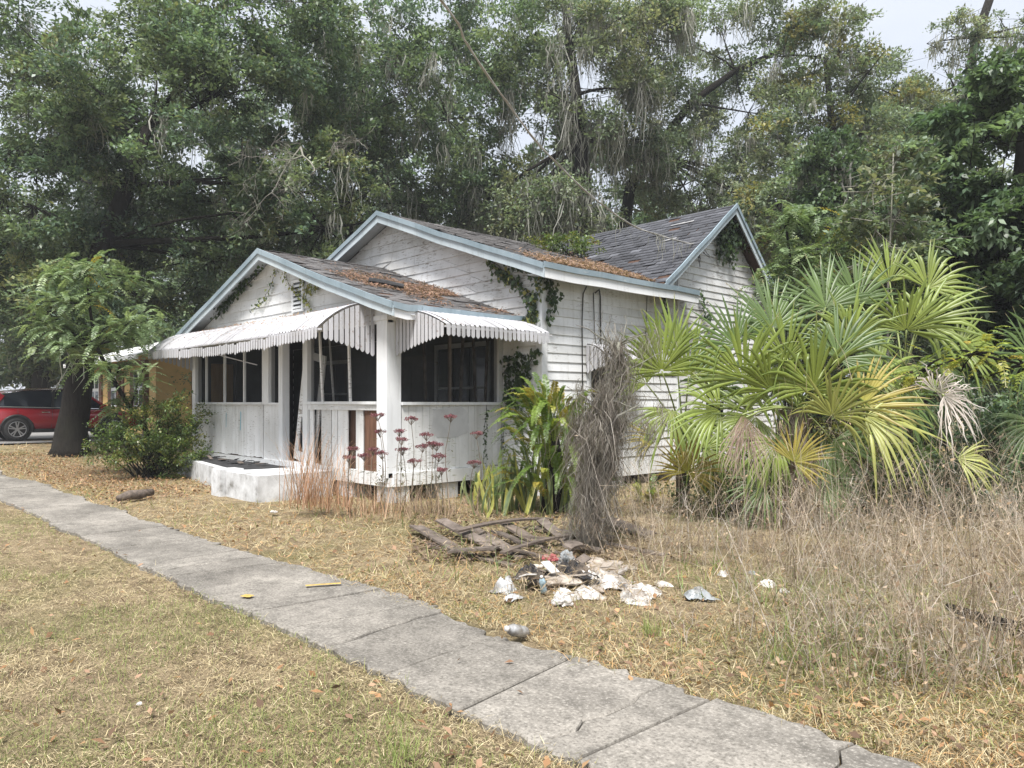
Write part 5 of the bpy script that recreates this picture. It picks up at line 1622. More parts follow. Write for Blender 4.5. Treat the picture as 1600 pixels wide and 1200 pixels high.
def make_weeds():
    """tall dead weeds on the right of the yard: stems, side twigs, wispy tangle"""
    rng = np.random.default_rng(610)
    n = 4500
    x, y, D = view_ground(rng, n * 7, 4.2, 12.5, 1.0)
    cxr = (x * CS + y * SN) / D                     # horizontal place in view
    cl = vnoise(x, y, 1.1, 9) * .6 + vnoise(x, y, 3.1, 10) * .4
    jit = (vnoise(x, y, .7, 15) - .5) * .22
    dens = np.where(D > 6.6, np.clip((cxr - .11 + jit) * 5, 0, 1), .6 * np.clip((cxr - .20 + jit) * 3, 0, 1)) * np.clip((y - 3.95) / .9, 0, 1) * np.clip((cl - .35) * 4.2, .05, 1)
    keep = (rng.random(len(x)) < dens) & ~in_house(x, y) & (x > -9.0)
    x, y, D = x[keep][:n], y[keep][:n], D[keep][:n]; m = len(x)
    H = rng.gamma(3.0, .185, m).clip(.15, 1.35) * (.65 + .7 * vnoise(x, y, .8, 14)) * np.clip(.45 + (y - 4.1) * .28, .4, 1)
    tone = np.array([[.38, .315, .25], [.29, .235, .185], [.45, .38, .30], [.20, .155, .12], [.39, .35, .315]])
    col = tone[rng.integers(0, 5, m)] * rng.normal(1, .14, (m, 1)).clip(.6, 1.4)
    P = np.stack([x, y, np.zeros(m)], -1)
    lean = rng.normal(0, .28, (m, 3)); lean[:, 2] = 0
    def ribbons(P, vec, K, w, col, curl):
        k = len(P); t = np.linspace(0, 1, K + 1)
        c = rng.normal(0, 1, (k, 3)) * curl[:, None]
        Q = P[:, None] + vec[:, None] * t[None, :, None] + c[:, None] * (t ** 2)[None, :, None] + rng.normal(0, .006, (k, K + 1, 3))
        az = rng.uniform(0, PI, k); s = np.stack([np.cos(az), np.sin(az), rng.uniform(-.3, .3, k)], -1)
        ww = (w[:, None] * (1 - .7 * t)[None])[:, :, None] * .5
        V = np.stack([Q - s[:, None] * ww, Q + s[:, None] * ww], 2).reshape(-1, 3)
        b = (np.arange(k) * (K + 1) * 2)[:, None, None] + (np.arange(K) * 2)[None, :, None]
        return (V, (b + np.array([0, 1, 3, 2])).reshape(-1, 4), np.repeat(col, (K + 1) * 2, 0)), Q
    vec = (lean + np.array([0, 0, 1.])) * H[:, None]
    w = .005 * np.maximum(1, D / 8) * rng.uniform(.6, 1.9, m)
    parts = []
    r0, Q = ribbons(P, vec, 4, w, col, H * .12); parts.append(r0)
    for rep in range(6):
        j = rng.integers(1, 5, m)
        B = Q[np.arange(m), j]
        v2 = norm(rng.normal(0, 1, (m, 3)) * np.array([1, 1, .5]) + np.array([0, 0, .55])) * (H * rng.uniform(.12, .42, m))[:, None]
        r1, Q1 = ribbons(B, v2, 2, w * .62, col * rng.uniform(.85, 1.2, (m, 1)), H * .1); parts.append(r1)
        if rep < 2:
            v3 = norm(rng.normal(0, 1, (m, 3)) + np.array([0, 0, .2])) * (H * rng.uniform(.06, .18, m))[:, None]
            r2, _ = ribbons(Q1[:, -2], v3, 1, w * .5, col * 1.1, H * .03); parts.append(r2)
    kk = 9000; si = rng.integers(0, m, kk); tt = rng.integers(1, 5, kk)
    PP = Q[si, tt] + rng.normal(0, .05, (kk, 3)); PP[:, 2] = np.maximum(PP[:, 2], .01)
    ll = rng.uniform(.015, .05, kk)
    parts.append(leaf_arrays(PP, rand_dirs(rng, kk) + np.array([0, 0, -.4]), rand_dirs(rng, kk), ll, ll * .45, col[si] * rng.uniform(.6, 1.15, (kk, 1)) * np.array([1.0, .88, .75])))
    V, F, C = join(parts)
    o = mesh_obj('dry_weeds', fast_mesh('dry_weeds', V, F, C), M['dry'])
    tag(o, 'tall tangle of dead grey-brown weeds covering the right yard', 'weeds', kind='stuff')
    # green weeds low among them
    k = 6500
    x, y, D = view_ground(rng, k * 3, 4.4, 14, 1.0)
    cxr = (x * CS + y * SN) / D
    keep = (y > 4.0) & (vnoise(x, y, 1.0, 12) > .52) & ~in_house(x, y) & (rng.random(len(x)) < np.clip(cxr * 2 + .5, .1, 1))
    x, y, D = x[keep][:k], y[keep][:k], D[keep][:k]; m = len(x)
    col = np.array([[.17, .22, .07], [.25, .27, .09], [.12, .17, .05]])[rng.integers(0, 3, m)] * rng.normal(1, .2, (m, 1)).clip(.5, 1.6)
    v = blades(rng, np.stack([x, y, np.zeros(m)], -1), rng.uniform(0, 6.3, m), rng.uniform(.5, 1.4, m), rng.gamma(4, .045, m), .006 * rng.uniform(.7, 1.8, m) * np.maximum(1, D / 8), col, rng.uniform(0, 1, m), True)
    o = mesh_obj('green_weeds', fast_mesh('green_weeds', *v), M['leaf'])
    tag(o, 'low fresh green weeds among the dead stalks', 'weeds', kind='stuff')
make_weeds()

def litter(name, label, P, size, pal, seed, nrm=(0, 0, 1), tilt=.35, parent=None, asp=.5):
    rng = np.random.default_rng(seed); n = len(P)
    nn = norm(np.array(nrm, float) + rng.normal(0, tilt, (n, 3)))
    a = norm(np.cross(nn, rand_dirs(rng, n)))
    col = np.array(pal)[rng.integers(0, len(pal), n)] * rng.normal(1, .18, (n, 1)).clip(.5, 1.5)
    L = size * rng.uniform(.5, 1.3, n)
    V, F, C = leaf_arrays(P, a, nn, L, L * rng.uniform(asp * .6, asp * 1.3, n), col)
    o = mesh_obj(name, fast_mesh(name, V, F, C), M['dry']); tag(o, label, 'leaves', kind='stuff'); return o
BROWN = [(0.30, 0.17, 0.09), (0.22, 0.13, 0.08), (0.38, 0.24, 0.13), (0.34, 0.22, 0.15), (0.17, 0.11, 0.075)]
def ground_litter():
    rng = np.random.default_rng(620)
    x, y, D = view_ground(rng, 11000, 2.5, 30, 1.1)
    keep = ~in_house(x, y) & (x > -27) & ~((y > SW0) & (y < SW1) & (rng.random(len(x)) > .035))
    b = vnoise(x, y, .7, 21)
    keep &= rng.random(len(x)) < np.where(y > 3.6, .35 + b * .9, .10 + b * .25)
    x, y, D = x[keep], y[keep], D[keep]
    P = np.stack([x, y, ground_z_np(x) + rng.uniform(.02, .045, len(x))], -1)
    on = (y > SW0) & (y < SW1); P[on, 2] = ground_z_np(P[on, 0]) + .045
    # thick drift under the oak, along the walk
    k = 6500
    x2 = rng.uniform(-25, -13.5, k); y2 = 3.7 + rng.gamma(2, .75, k)
    P2 = np.stack([x2, y2, ground_z_np(x2) + rng.uniform(.01, .06, k)], -1)
    P2 = P2[~in_house(x2, y2)]
    litter('fallen_leaves', 'brown fallen leaves scattered over lawn and walk', np.concatenate([P, P2]), .06, BROWN, 621, tilt=.5)
ground_litter()
def roof_litter():
    rng = np.random.default_rng(630)
    # porch roof: a drift along the lower right slope
    k = 7000
    y = 7.2 + 2.4 * rng.random(k) ** .7; x = -11.9 + rng.normal(0, .62, k) + (y - 7.2) * .28
    ok = (x < -9.75) & (x > -14.0) & (vnoise(x, y, 2.0, 31) > .36)
    x, y = x[ok], y[ok]
    P = np.stack([x, y, PRZ - PSL * np.abs(x - PRX) + .03 + rng.uniform(0, .015, len(x))], -1)
    litter('roof_leaves', 'orange-brown leaf litter drifted on the porch roof', P, .085, [(0.235, 0.14, 0.10), (0.175, 0.11, 0.085), (0.27, 0.18, 0.13), (0.13, 0.09, 0.072)], 631, nrm=(PSL, 0, 1), tilt=.25, asp=.32)
    k = 11000
    y = 9.4 + 4.6 * rng.random(k) ** .65; x = -9.0 - np.abs(rng.normal(0, 1, k)) * (.35 + (y - 9.3) * .16)
    ok = (x > -13.9) & (vnoise(x, y, 1.6, 33) > .30) & (y < 12.6 + (-x - 8.9) * .5)
    x, y = x[ok], y[ok]
    P = np.stack([x, y, MRZ - MSL * np.abs(x - MRX) + .03 + rng.uniform(0, .03, len(x))], -1)
    litter('roof_leaves', 'orange-brown leaf litter banked along the main roof eave', P, .085, [(0.26, 0.165, 0.115), (0.20, 0.13, 0.095), (0.31, 0.215, 0.15), (0.15, 0.105, 0.082)], 632, nrm=(MSL, 0, 1), tilt=.3, asp=.3)
    k = 500
    t = rng.random(k) ** 2; x = -18 + 7 * rng.random(k); tt = .15 + .7 * t
    P = np.stack([x, PY - .03 - tt * 1.02, 3.32 - .46 * tt ** 1.7 + .03], -1)
    litter('roof_leaves', 'dead leaves caught on the long front awning', P, .06, BROWN, 633, nrm=(0, -.4, 1), asp=.35)
    k = 900
    y = rng.uniform(7.4, 9.6, k); tt = .25 * rng.random(k) + .02
    P = np.stack([PX1 + .02 + (.25 + tt) * 1.3 * .8, y, 3.17 - .31 * (.25 + tt) ** 1.7 + .035], -1)
    litter('roof_leaves', 'dead leaves caught on the side awning', P, .07, BROWN, 634, nrm=(.4, 0, 1), asp=.35)
roof_litter()

def tuft(name, label, px, py, H, n, pal, seed, spread=.16, w=.006, bend=.8, cat='grass'):
    rng = np.random.default_rng(seed)
    c = G(px, py); c.z = 0
    P = np.array(c)[None] + rng.normal(0, spread, (n, 3)) * np.array([1, 1, 0])
    col = np.array(pal)[rng.integers(0, len(pal), n)] * rng.normal(1, .15, (n, 1)).clip(.6, 1.4)
    k = 5; az = rng.uniform(0, 6.3, n); L = H * rng.uniform(.5, 1.1, n); el = rng.uniform(1.1, 1.55, n); bd = rng.uniform(.1, bend, n)
    t = np.linspace(0, 1, k + 1)
    h = np.stack([np.cos(az), np.sin(az), 0 * az], -1)
    e = el[:, None] - bd[:, None] * t[None] ** 1.5
    r = np.cumsum(np.cos(e) * L[:, None] / k, 1); z = np.cumsum(np.sin(e) * L[:, None] / k, 1)
    Q = P[:, None] + h[:, None] * r[:, :, None] + np.array([0, 0, 1.]) * z[:, :, None]
    s = np.stack([-np.sin(az), np.cos(az), 0 * az], -1)[:, None] * (w * (1 - .8 * t))[None, :, None] * .5
    V = np.stack([Q - s, Q + s], 2).reshape(-1, 3)
    b = (np.arange(n) * (k + 1) * 2)[:, None, None] + (np.arange(k) * 2)[None, :, None]
    F = (b + np.array([0, 1, 3, 2])).reshape(-1, 4)
    o = mesh_obj(name, fast_mesh(name, V, F, np.repeat(col, (k + 1) * 2, 0)), M['dry'])
    tag(o, label, cat); return o
RUST = [(0.45, 0.27, 0.175), (0.40, 0.245, 0.165), (0.52, 0.36, 0.25), (0.33, 0.21, 0.145)]
tuft('broom_grass', 'tall rust-red broom grass tuft before the stoop', 478, 806, 1.1, 170, RUST, 701, .14, .011, .8)
tuft('broom_grass', 'smaller rust-red grass tuft between stoop and porch pier', 520, 808, 0.95, 110, RUST, 702, .14, .011, 1.1)
tuft('broom_grass', 'low reddish grass below the corner post', 585, 812, .55, 200, RUST + [(0.35, 0.28, 0.18)], 703, .28, .007, 1.0)
tuft('broom_grass', 'brown grass below the pink-headed weeds', 660, 812, .5, 260, [(0.34, 0.25, 0.18), (0.28, 0.2, 0.15), (0.40, 0.31, 0.22)], 704, .34, .007, 1.1)
tuft('dry_shrub', 'straggly dry twigs at the foot of the green bush', 285, 738, .9, 150, [(0.36, 0.30, 0.22), (0.28, 0.22, 0.16)], 705, .25, .009, 1.2, 'shrub')
rs = random.Random(71)
for i, (px, py, lab) in enumerate(((630, 1195, 'green grass tuft at the lower picture edge left of the walk'), (1020, 995, 'green grass tuft below the white rubbish bag'), (1220, 1040, 'green grass tuft between dead weeds and walk end'), (440, 700, 'x'))):
    if lab == 'x': continue
    tuft('grass_tuft', lab, px, py, .16, 60, [(0.19, 0.25, 0.08), (0.25, 0.29, 0.10)], 710 + i, .05, .005, .9)

# ================================================================== the moss-draped snag
def snag():
    rng = np.random.default_rng(650); rs = random.Random(650)
    b = G(922, 864); D = b.dot(FWD); b.z = -.05
    root = empty('mossy_snag', b, 'dead leaning shrub trunk smothered in grey hanging moss', 'snag')
    path = [b, W(920, 800, D), W(925, 740, D), W(938, 680, D), W(950, 620, D), W(962, 560, D), W(968, 535, D)]
    mb = MB(); mb.tube(path, [.12, .085, .07, .06, .05, .04, .02], 8)
    mb.tube([W(930, 840, D), W(945, 760, D - .15), W(940, 690, D - .2), W(965, 650, D - .25), W(1000, 632, D - .25)], [.03, .026, .022, .016, .006], 6)
    twig_ends = []
    for i in range(46):
        t = rs.uniform(.15, 1); k = min(5, int(t * 6)); p = path[k] + (path[k + 1] - path[k]) * rs.random()
        q = p + Vector((rs.gauss(0, .22), rs.gauss(0, .22), rs.uniform(-.1, .35)))
        mb.tube(bez(p, q, .4, rs, 4, .4), [.012, .009, .007, .005, .003], 4, cap=False); twig_ends += bez(p, q, .4, rs, 4, .1)
    mb.build('trunk', M['bark_pale'], root, True)
    tops = np.array([p[:] for p in twig_ends] + [(path[k] + (path[k + 1] - path[k]) * rs.random())[:] for k in range(6) for _ in range(60)])
    # shaggy beards of uneven size, thinning toward the foot
    cl = tops[rng.integers(0, len(tops), 120)]
    cl = cl[cl[:, 2] > .22 + .4 * rng.random(len(cl))]
    cl = cl + rng.normal(0, .07, cl.shape)
    cnt = rng.integers(40, 170, len(cl)); idx = np.repeat(np.arange(len(cl)), cnt); n = len(idx)
    P = cl[idx] + rng.normal(0, 1, (n, 3)) * (rng.uniform(.03, .09, len(cl))[idx])[:, None] * np.array([1, 1, 1.3])
    L = rng.gamma(3, .07, n) * rng.uniform(.6, 1.8, len(cl))[idx]
    L = np.minimum(L, P[:, 2] - .02).clip(.03)
    col = np.array([[.24, .22, .195], [.175, .155, .14], [.30, .28, .255], [.14, .12, .105]])[rng.integers(0, 4, n)] * rng.normal(1, .16, (n, 1)).clip(.5, 1.5) * rng.normal(1, .2, len(cl)).clip(.6, 1.5)[idx][:, None]
    keep = rng.random(n) < np.where(P[:, 2] > 1.6, .42, 1.0)
    P, L, col = P[keep], L[keep], col[keep]; n = len(P)
    V, F, C = strands(rng, P, L, .0046 * rng.gamma(2, .5, n).clip(.5, 3), col, K=5, wob=.55)
    o = mesh_obj('hanging_moss', fast_mesh('hanging_moss', V, F, C), M['moss'], root); tag(o, kind='stuff')
snag()

# bare twigs of a dead limb hanging over the porch ridge
def dead_limb():
    rs = random.Random(660)
    a = W(470, 230, 18.5); D = 17.5
    root = empty('dead_branch', a, 'bare grey branch with fine twigs drooping over the porch ridge', 'branch')
    mb = MB()
    def grow(p, d, L, r, depth):
        n = 5; pts = [p]; q = p
        for i in range(n):
            d = (d + Vector((rs.gauss(0, .18), rs.gauss(0, .18), rs.gauss(-.03, .16)))).normalized()
            q = q + d * L / n; pts.append(q)
        mb.tube(pts, [max(.004, r * (1 - .7 * i / n)) for i in range(n + 1)], 5 if depth < 2 else 3, cap=False)
        if depth < 4:
            for k in range(4 if depth < 3 else 3):
                i = rs.randint(1, n); dd = (d + Vector((rs.gauss(0, .75), rs.gauss(0, .75), rs.gauss(-.15, .6)))).normalized()
                grow(pts[i], dd, L * rs.uniform(.45, .75), r * .5, depth + 1)
    grow(a, (W(480, 330, 17.0) - a).normalized(), 1.7, .03, 0)
    grow(a, (W(420, 320, 17.6) - a).normalized(), 1.5, .022, 1)
    mb.build('twigs', M['bark_pale'], root, True)
dead_limb()

# ================================================================== vines on the house
def on_y(px, py, yc):
    k = (px - 800) / FOC; return W(px, py, yc / (SN * k + CS))
def on_x(px, py, xc):
    k = (px - 800) / FOC; return W(px, py, xc / (CS * k - SN))
def vine(label, paths, per_m, leaf, pal, seed, nrm, spread=.05):
    rng = np.random.default_rng(seed); rs = random.Random(seed)
    root = empty('climbing_vine', paths[0][0], label, 'vine', 'vines climbing on the house')
    mb = MB(); P = []
    nv = Vector(nrm)
    for path in paths:
        pts = []
        for i in range(len(path) - 1):
            a, b = path[i], path[i + 1]; L = (b - a).length
            m = max(2, int(L / .12))
            for k in range(m): pts.append(a + (b - a) * (k / m) + Vector((rs.gauss(0, .012), rs.gauss(0, .012), rs.gauss(0, .012))))
            for k in range(int(per_m * L)):
                p = a + (b - a) * rs.random() + Vector((rs.gauss(0, spread), rs.gauss(0, spread), rs.gauss(0, spread))) + nv * rs.uniform(0, .05)
                P.append(p[:])
        pts.append(path[-1])
        mb.tube(pts, .005, 4)
    mb.build('stem', M['wire'], root)
    P = np.array(P); n = len(P)
    # leaves stay in front of the wall plane
    nn = np.array(nrm, float); off = (P @ nn); p0 = float(Vector(paths[0][0]).dot(nv)); P = P + nn[None] * np.maximum(0, p0 - off)[:, None]
    nr = norm(nn + rng.normal(0, .45, (n, 3))); a = norm(rng.normal(0, .5, (n, 3)) + np.array([0, 0, -.8]))
    a = norm(a - nr * (a * nr).sum(1, keepdims=True))
    col = np.array(pal)[rng.integers(0, len(pal), n)] * rng.normal(1, .18, (n, 1)).clip(.5, 1.5)
    L = leaf * rng.uniform(.6, 1.3, n)
    V, F, C = leaf_arrays(P, a, nr, L, L * .72, col)
    o = mesh_obj('leaves', fast_mesh('leaves', V, F, C), M['leaf'], root); tag(o, kind='stuff')
VG = [(0.045, 0.075, 0.03), (0.06, 0.10, 0.035), (0.035, 0.06, 0.028)]
VY = [(0.20, 0.22, 0.06), (0.15, 0.18, 0.05), (0.26, 0.24, 0.07)]
yg, ym, xs_, xp = PY - .07, MY - .07, MX + .07, PX1 + .05
Y = lambda *pts: [on_y(px, py, yg) for px, py in pts]
Ym = lambda *pts: [on_y(px, py, ym) for px, py in pts]
Xs = lambda *pts: [on_x(px, py, xs_) for px, py in pts]
Xp = lambda *pts: [on_x(px, py, xp) for px, py in pts]
vine('dark ivy trailing under the left rake of the porch gable', [Y((408, 415), (385, 440), (362, 462), (345, 480), (330, 482)), Y((385, 440), (360, 470), (343, 492))], 75, .10, VG, 801, (0, -1, 0), .06)
vine('thin leafy vine left of the gable vent', [Y((434, 420), (425, 445), (412, 470), (394, 484))], 40, .075, VY + VG, 802, (0, -1, 0), .03)
vine('yellow-green vine hanging right of the gable vent', [Y((443, 422), (452, 445), (470, 460), (482, 474), (488, 487)), Y((478, 470), (485, 440), (502, 444)), Y((470, 432), (482, 456), (497, 450))], 60, .07, VY, 803, (0, -1, 0), .035)
vine('leafy vine climbing the main wall corner under the eave', [Ym((838, 500), (830, 470), (812, 445), (790, 425), (765, 408)), Ym((832, 480), (845, 440), (830, 420), (800, 412)), Ym((836, 490), (820, 500)), Ym((800, 440), (785, 425), (775, 430))], 115, .095, VG + VY + VG, 804, (0, -1, 0), .055)
vine('dark ivy hanging below the eave at the wall corner', [Xs((854, 428), (858, 455), (862, 480), (856, 500)), Xs((858, 430), (866, 460), (866, 478))], 90, .10, VG, 805, (1, 0, 0), .05)
vine('dark ivy on the wall strip between porch and corner', [Ym((838, 545), (828, 570), (815, 600), (808, 640)), Ym((800, 560), (815, 590), (830, 610)), Ym((792, 555), (796, 600), (793, 640)), Ym((810, 548), (822, 575), (800, 620))], 90, .10, VG, 806, (0, -1, 0), .06)
vine('single hanging vine string on the side knee wall', [Xp((760, 634), (757, 670), (756, 700), (757, 735))], 55, .05, VG, 807, (1, 0, 0), .012)
vine('thin vine at the rear edge of the side knee wall', [Xp((790, 634), (786, 680), (784, 720))], 30, .05, VG, 808, (1, 0, 0), .015)
vine('ivy bunch hanging from the cross gable peak', [Xs((1148, 340), (1140, 365), (1128, 385), (1122, 402)), Xs((1150, 345), (1152, 370), (1142, 395), (1135, 408)), Xs((1146, 340), (1162, 365), (1160, 385)), Xs((1140, 350), (1120, 375))], 170, .11, VG, 809, (1, 0, 0), .09)
vine('short ivy sprig hanging below the main eave end', [Xs((1034, 455), (1038, 480), (1046, 508))], 60, .09, VG, 810, (1, 0, 0), .02)
vine('ivy sprig on the cross gable corner board', [Xs((1092, 455), (1094, 462)), Xs((1096, 472), (1100, 485), (1106, 497))], 110, .09, VG, 811, (1, 0, 0), .04)
# ================================================================== red car
M['car_red'] = m_flat('red_car_paint', (0.32, 0.012, 0.022), 0.25, 0.15, .6)
M['car_red'].node_tree.nodes['Principled BSDF'].inputs['Coat Weight'].default_value = .8
M['tyre'] = m_flat('tyre_rubber', (0.018, 0.018, 0.018), .85)
M['rim'] = m_flat('alloy_rim', (0.42, 0.42, 0.43), .3, .8)
M['chrome'] = m_flat('chrome', (0.7, 0.7, 0.7), .15, 1.0)
M['tail'] = m_flat('tail_light', (0.35, 0.01, 0.015), .15)
M['trimblk'] = m_flat('car_black_trim', (0.015, 0.015, 0.016), .5)
def make_car():
    rw = W(30, 690, 24.4)
    fwdc = Vector((0.06, 1, 0)).normalized()
    ang = math.atan2(fwdc.y, fwdc.x)
    c = rw + fwdc * 1.42
    c.x -= .95
    zc = rw.z if False else ground_z(c.x, c.y) + .03
    root = empty('parked_car', (c.x, c.y, zc), 'red SUV parked on the side road behind the oak trunk', 'car', rz=ang)
    # body loft: x forward, y left; rings of 14 points
    def ring(x, zb, zs, zt, wb, ws, wt):
        half = [(wb * .80, zb), (wb, zb + .06), (ws, zs - .12), (ws * 1.0, zs), (ws * .985, zs + .12), (wt, zt - .02), (wt * .55, zt + .015)]
        return [(x, y, z) for y, z in half] + [(x, -y, z) for y, z in reversed(half)]
    st = [(-2.42, .42, .70, .98, .62, .70, .62), (-2.32, .32, .72, 1.05, .78, .84, .80), (-2.05, .28, .74, 1.08, .86, .92, .87), (-1.4, .26, .74, 1.06, .88, .945, .89), (-.6, .25, .72, 1.03, .88, .945, .89),
          (.3, .25, .70, 1.00, .88, .94, .89), (.95, .25, .69, .99, .88, .94, .88), (1.35, .26, .68, .97, .88, .935, .84), (1.9, .28, .66, .90, .86, .91, .76), (2.25, .32, .62, .82, .74, .82, .62), (2.43, .40, .58, .72, .5, .6, .45)]
    mb = MB(); rings = [ring(*s) for s in st]; k = len(rings[0])
    vs = [p for r_ in rings for p in r_]
    fs = [(i * k + j, i * k + (j + 1) % k, (i + 1) * k + (j + 1) % k, (i + 1) * k + j) for i in range(len(st) - 1) for j in range(k)]
    fs += [tuple(range(k - 1, -1, -1)), tuple((len(st) - 1) * k + j for j in range(k))]
    mb.add(vs, fs)
    body = local_child('body', mb.mesh('body'), M['car_red'], root, True)
    # greenhouse: glass loft with red roof and pillars over it
    gh = [(-2.22, 1.04, 1.10, .74, .70), (-1.75, 1.06, 1.50, .84, .64), (-1.1, 1.05, 1.62, .86, .64), (-.2, 1.02, 1.66, .87, .65), (.45, 1.0, 1.60, .87, .63), (1.25, .97, 1.04, .83, .74)]
    mb = MB(); vs = []
    for x, z0, z1, w0, w1 in gh: vs += [(x, w0, z0 - .04), (x, w1, z1), (x, -w1, z1), (x, -w0, z0 - .04)]
    fs = [(i * 4 + j, i * 4 + j + 1, (i + 1) * 4 + j + 1, (i + 1) * 4 + j) for i in range(len(gh) - 1) for j in range(3)]
    mb.add(vs, fs)
    local_child('windows', mb.mesh('windows'), M['glass'], root)
    mb = MB(); vs = []
    roofst = [(-2.2, 1.20, .68), (-2.05, 1.50, .66), (-1.7, 1.585, .66), (-1.1, 1.655, .665), (-.2, 1.69, .67), (.45, 1.625, .65), (.62, 1.55, .64)]
    for x, z, w in roofst: vs += [(x, w + .02, z - .035), (x, w * .8, z + .01), (x, 0, z + .03), (x, -w * .8, z + .01), (x, -w - .02, z - .035)]
    fs = [(i * 5 + j, i * 5 + j + 1, (i + 1) * 5 + j + 1, (i + 1) * 5 + j) for i in range(len(roofst) - 1) for j in range(4)]
    mb.add(vs, fs)
    local_child('roof', mb.mesh('roof'), M['car_red'], root, True)
    for s in (1, -1):
        mb = MB()
        mb.beam((.55, s * .665, 1.56), (1.28, s * .845, 1.0), .05, .06, up=(0, s, 1))
        mb.beam((-1.85, s * .68, 1.52), (-2.22, s * .80, 1.03), .06, .30, up=(1, 0, 0))
        local_child('pillar', mb.mesh('pillar'), M['car_red'], root)
        mb = MB(); mb.beam((-.35, s * .67, 1.64), (-.42, s * .895, 1.03), .02, .07, up=(1, 0, 0))
        local_child('pillar', mb.mesh('pillar'), M['trimblk'], root)
        mb = MB(); mb.beam((-1.75, s * .64, 1.60), (.3, s * .645, 1.71), .035, .035); local_child('roof_rail', mb.mesh('roof_rail'), M['chrome'], root)
        mb = MB(); mb.tube([(-2.1, s * .90, 1.10), (-1.2, s * .915, 1.075), (0, s * .915, 1.04), (1.1, s * .89, 1.0)], .014, 5); local_child('window_trim', mb.mesh('window_trim'), M['chrome'], root)
        for x in (-.62, .42):
            mb = MB(); mb.tube([(x - .11, s * .945, .90), (x - .06, s * .965, .905), (x + .06, s * .965, .905), (x + .11, s * .945, .90)], .016, 6); local_child('door_handle', mb.mesh('door_handle'), M['chrome'], root)
        for x in (-1.38, -.42, .66):      # door gaps
            mb = MB(); mb.tube([(x - .05, s * .90, .38), (x, s * .949, .70), (x - .02, s * .93, 1.0)], .006, 4); local_child('door_seam', mb.mesh('door_seam'), M['trimblk'], root)
        mb = MB(); mb.beam((-1.0, s * .90, .30), (1.05, s * .90, .30), .05, .12); local_child('sill', mb.mesh('sill'), M['trimblk'], root)
        mb = MB(); mb.hexa([(-2.40, s * .60, .86), (-2.0, s * .90, .88), (-2.0, s * .93, .90), (-2.42, s * .64, .88), (-2.36, s * .60, 1.0), (-2.0, s * .89, 1.02), (-2.0, s * .92, 1.01), (-2.38, s * .64, .99)]); local_child('tail_light', mb.mesh('tail_light'), M['tail'], root)
        mb = MB(); mb.hexa([(1.95, s * .80, .70), (2.30, s * .62, .68), (2.32, s * .66, .68), (1.95, s * .88, .70), (1.95, s * .76, .84), (2.28, s * .60, .78), (2.30, s * .63, .78), (1.95, s * .82, .83)]); local_child('headlight', mb.mesh('headlight'), M['chrome'], root)
        mb = MB(); mb.box(.98, s * .88, 1.02, 1.16, s * 1.06, 1.15); local_child('side_mirror', mb.mesh('side_mirror'), M['car_red'], root)
        for x in (-1.42, 1.41):
            # arch: dark ring plus well
            mb = MB(); pts = [(x + .44 * math.cos(t), s * .925, .36 + .44 * math.sin(t)) for t in np.linspace(-.15, PI + .15, 15)]
            mb.tube(pts, .045, 6); local_child('wheel_arch', mb.mesh('wheel_arch'), M['trimblk'], root, True)
            mb = MB(); mb.prism([(x + .42 * math.cos(t), s * .80, .36 + .42 * math.sin(t)) for t in np.linspace(0, 2 * PI, 20, endpoint=False)], (0, s * .15, 0)); local_child('wheel_well', mb.mesh('wheel_well'), M['black'], root)
            wh = bpy.data.objects.new('wheel', None); COL.objects.link(wh); wh.parent = root; wh.location = (x, s * .90, .36)
            # tyre lathe
            prof = [(.25, -.10), (.33, -.11), (.355, -.08), (.36, 0), (.355, .08), (.33, .11), (.25, .10)]
            vs = []; fs = []; N = 28; q = len(prof)
            for i in range(N):
                t = 2 * PI * i / N
                vs += [(r_ * math.cos(t), s * (y + .0), r_ * math.sin(t)) for r_, y in prof]
            for i in range(N):
                for j in range(q - 1): fs.append((i * q + j, i * q + j + 1, ((i + 1) % N) * q + j + 1, ((i + 1) % N) * q + j))
            local_child('tyre', MB().add(vs, fs).mesh('tyre'), M['tyre'], wh, True)
            mb = MB()
            mb.prism([(.06 * math.cos(t), s * .075, .06 * math.sin(t)) for t in np.linspace(0, 2 * PI, 12, endpoint=False)], (0, s * .02, 0))
            for i in range(5):
                for dt in (-.13, .13):
                    t = 2 * PI * i / 5 + .3 + dt
                    mb.beam((.04 * math.cos(t), s * .085, .04 * math.sin(t)), (.25 * math.cos(t + dt * .4), s * .09, .25 * math.sin(t + dt * .4)), .02, .035, up=(-math.sin(t), 0, math.cos(t)))
            mb.tube([(.25 * math.cos(t), s * .09, .25 * math.sin(t)) for t in np.linspace(0, 2 * PI, 25)], .014, 5)
            local_child('rim', mb.mesh('rim'), M['rim'], wh)
    mb = MB(); mb.box(-2.44, -.72, .34, -2.25, .72, .52); local_child('bumper', mb.mesh('bumper'), M['trimblk'], root)
    mb = MB(); mb.beam((-1.9, .80, 1.53), (-1.9, .80, 1.53 + .001), .001, .001)
    # swap: car faces along +x local, camera sees its right side (-y)
make_car()

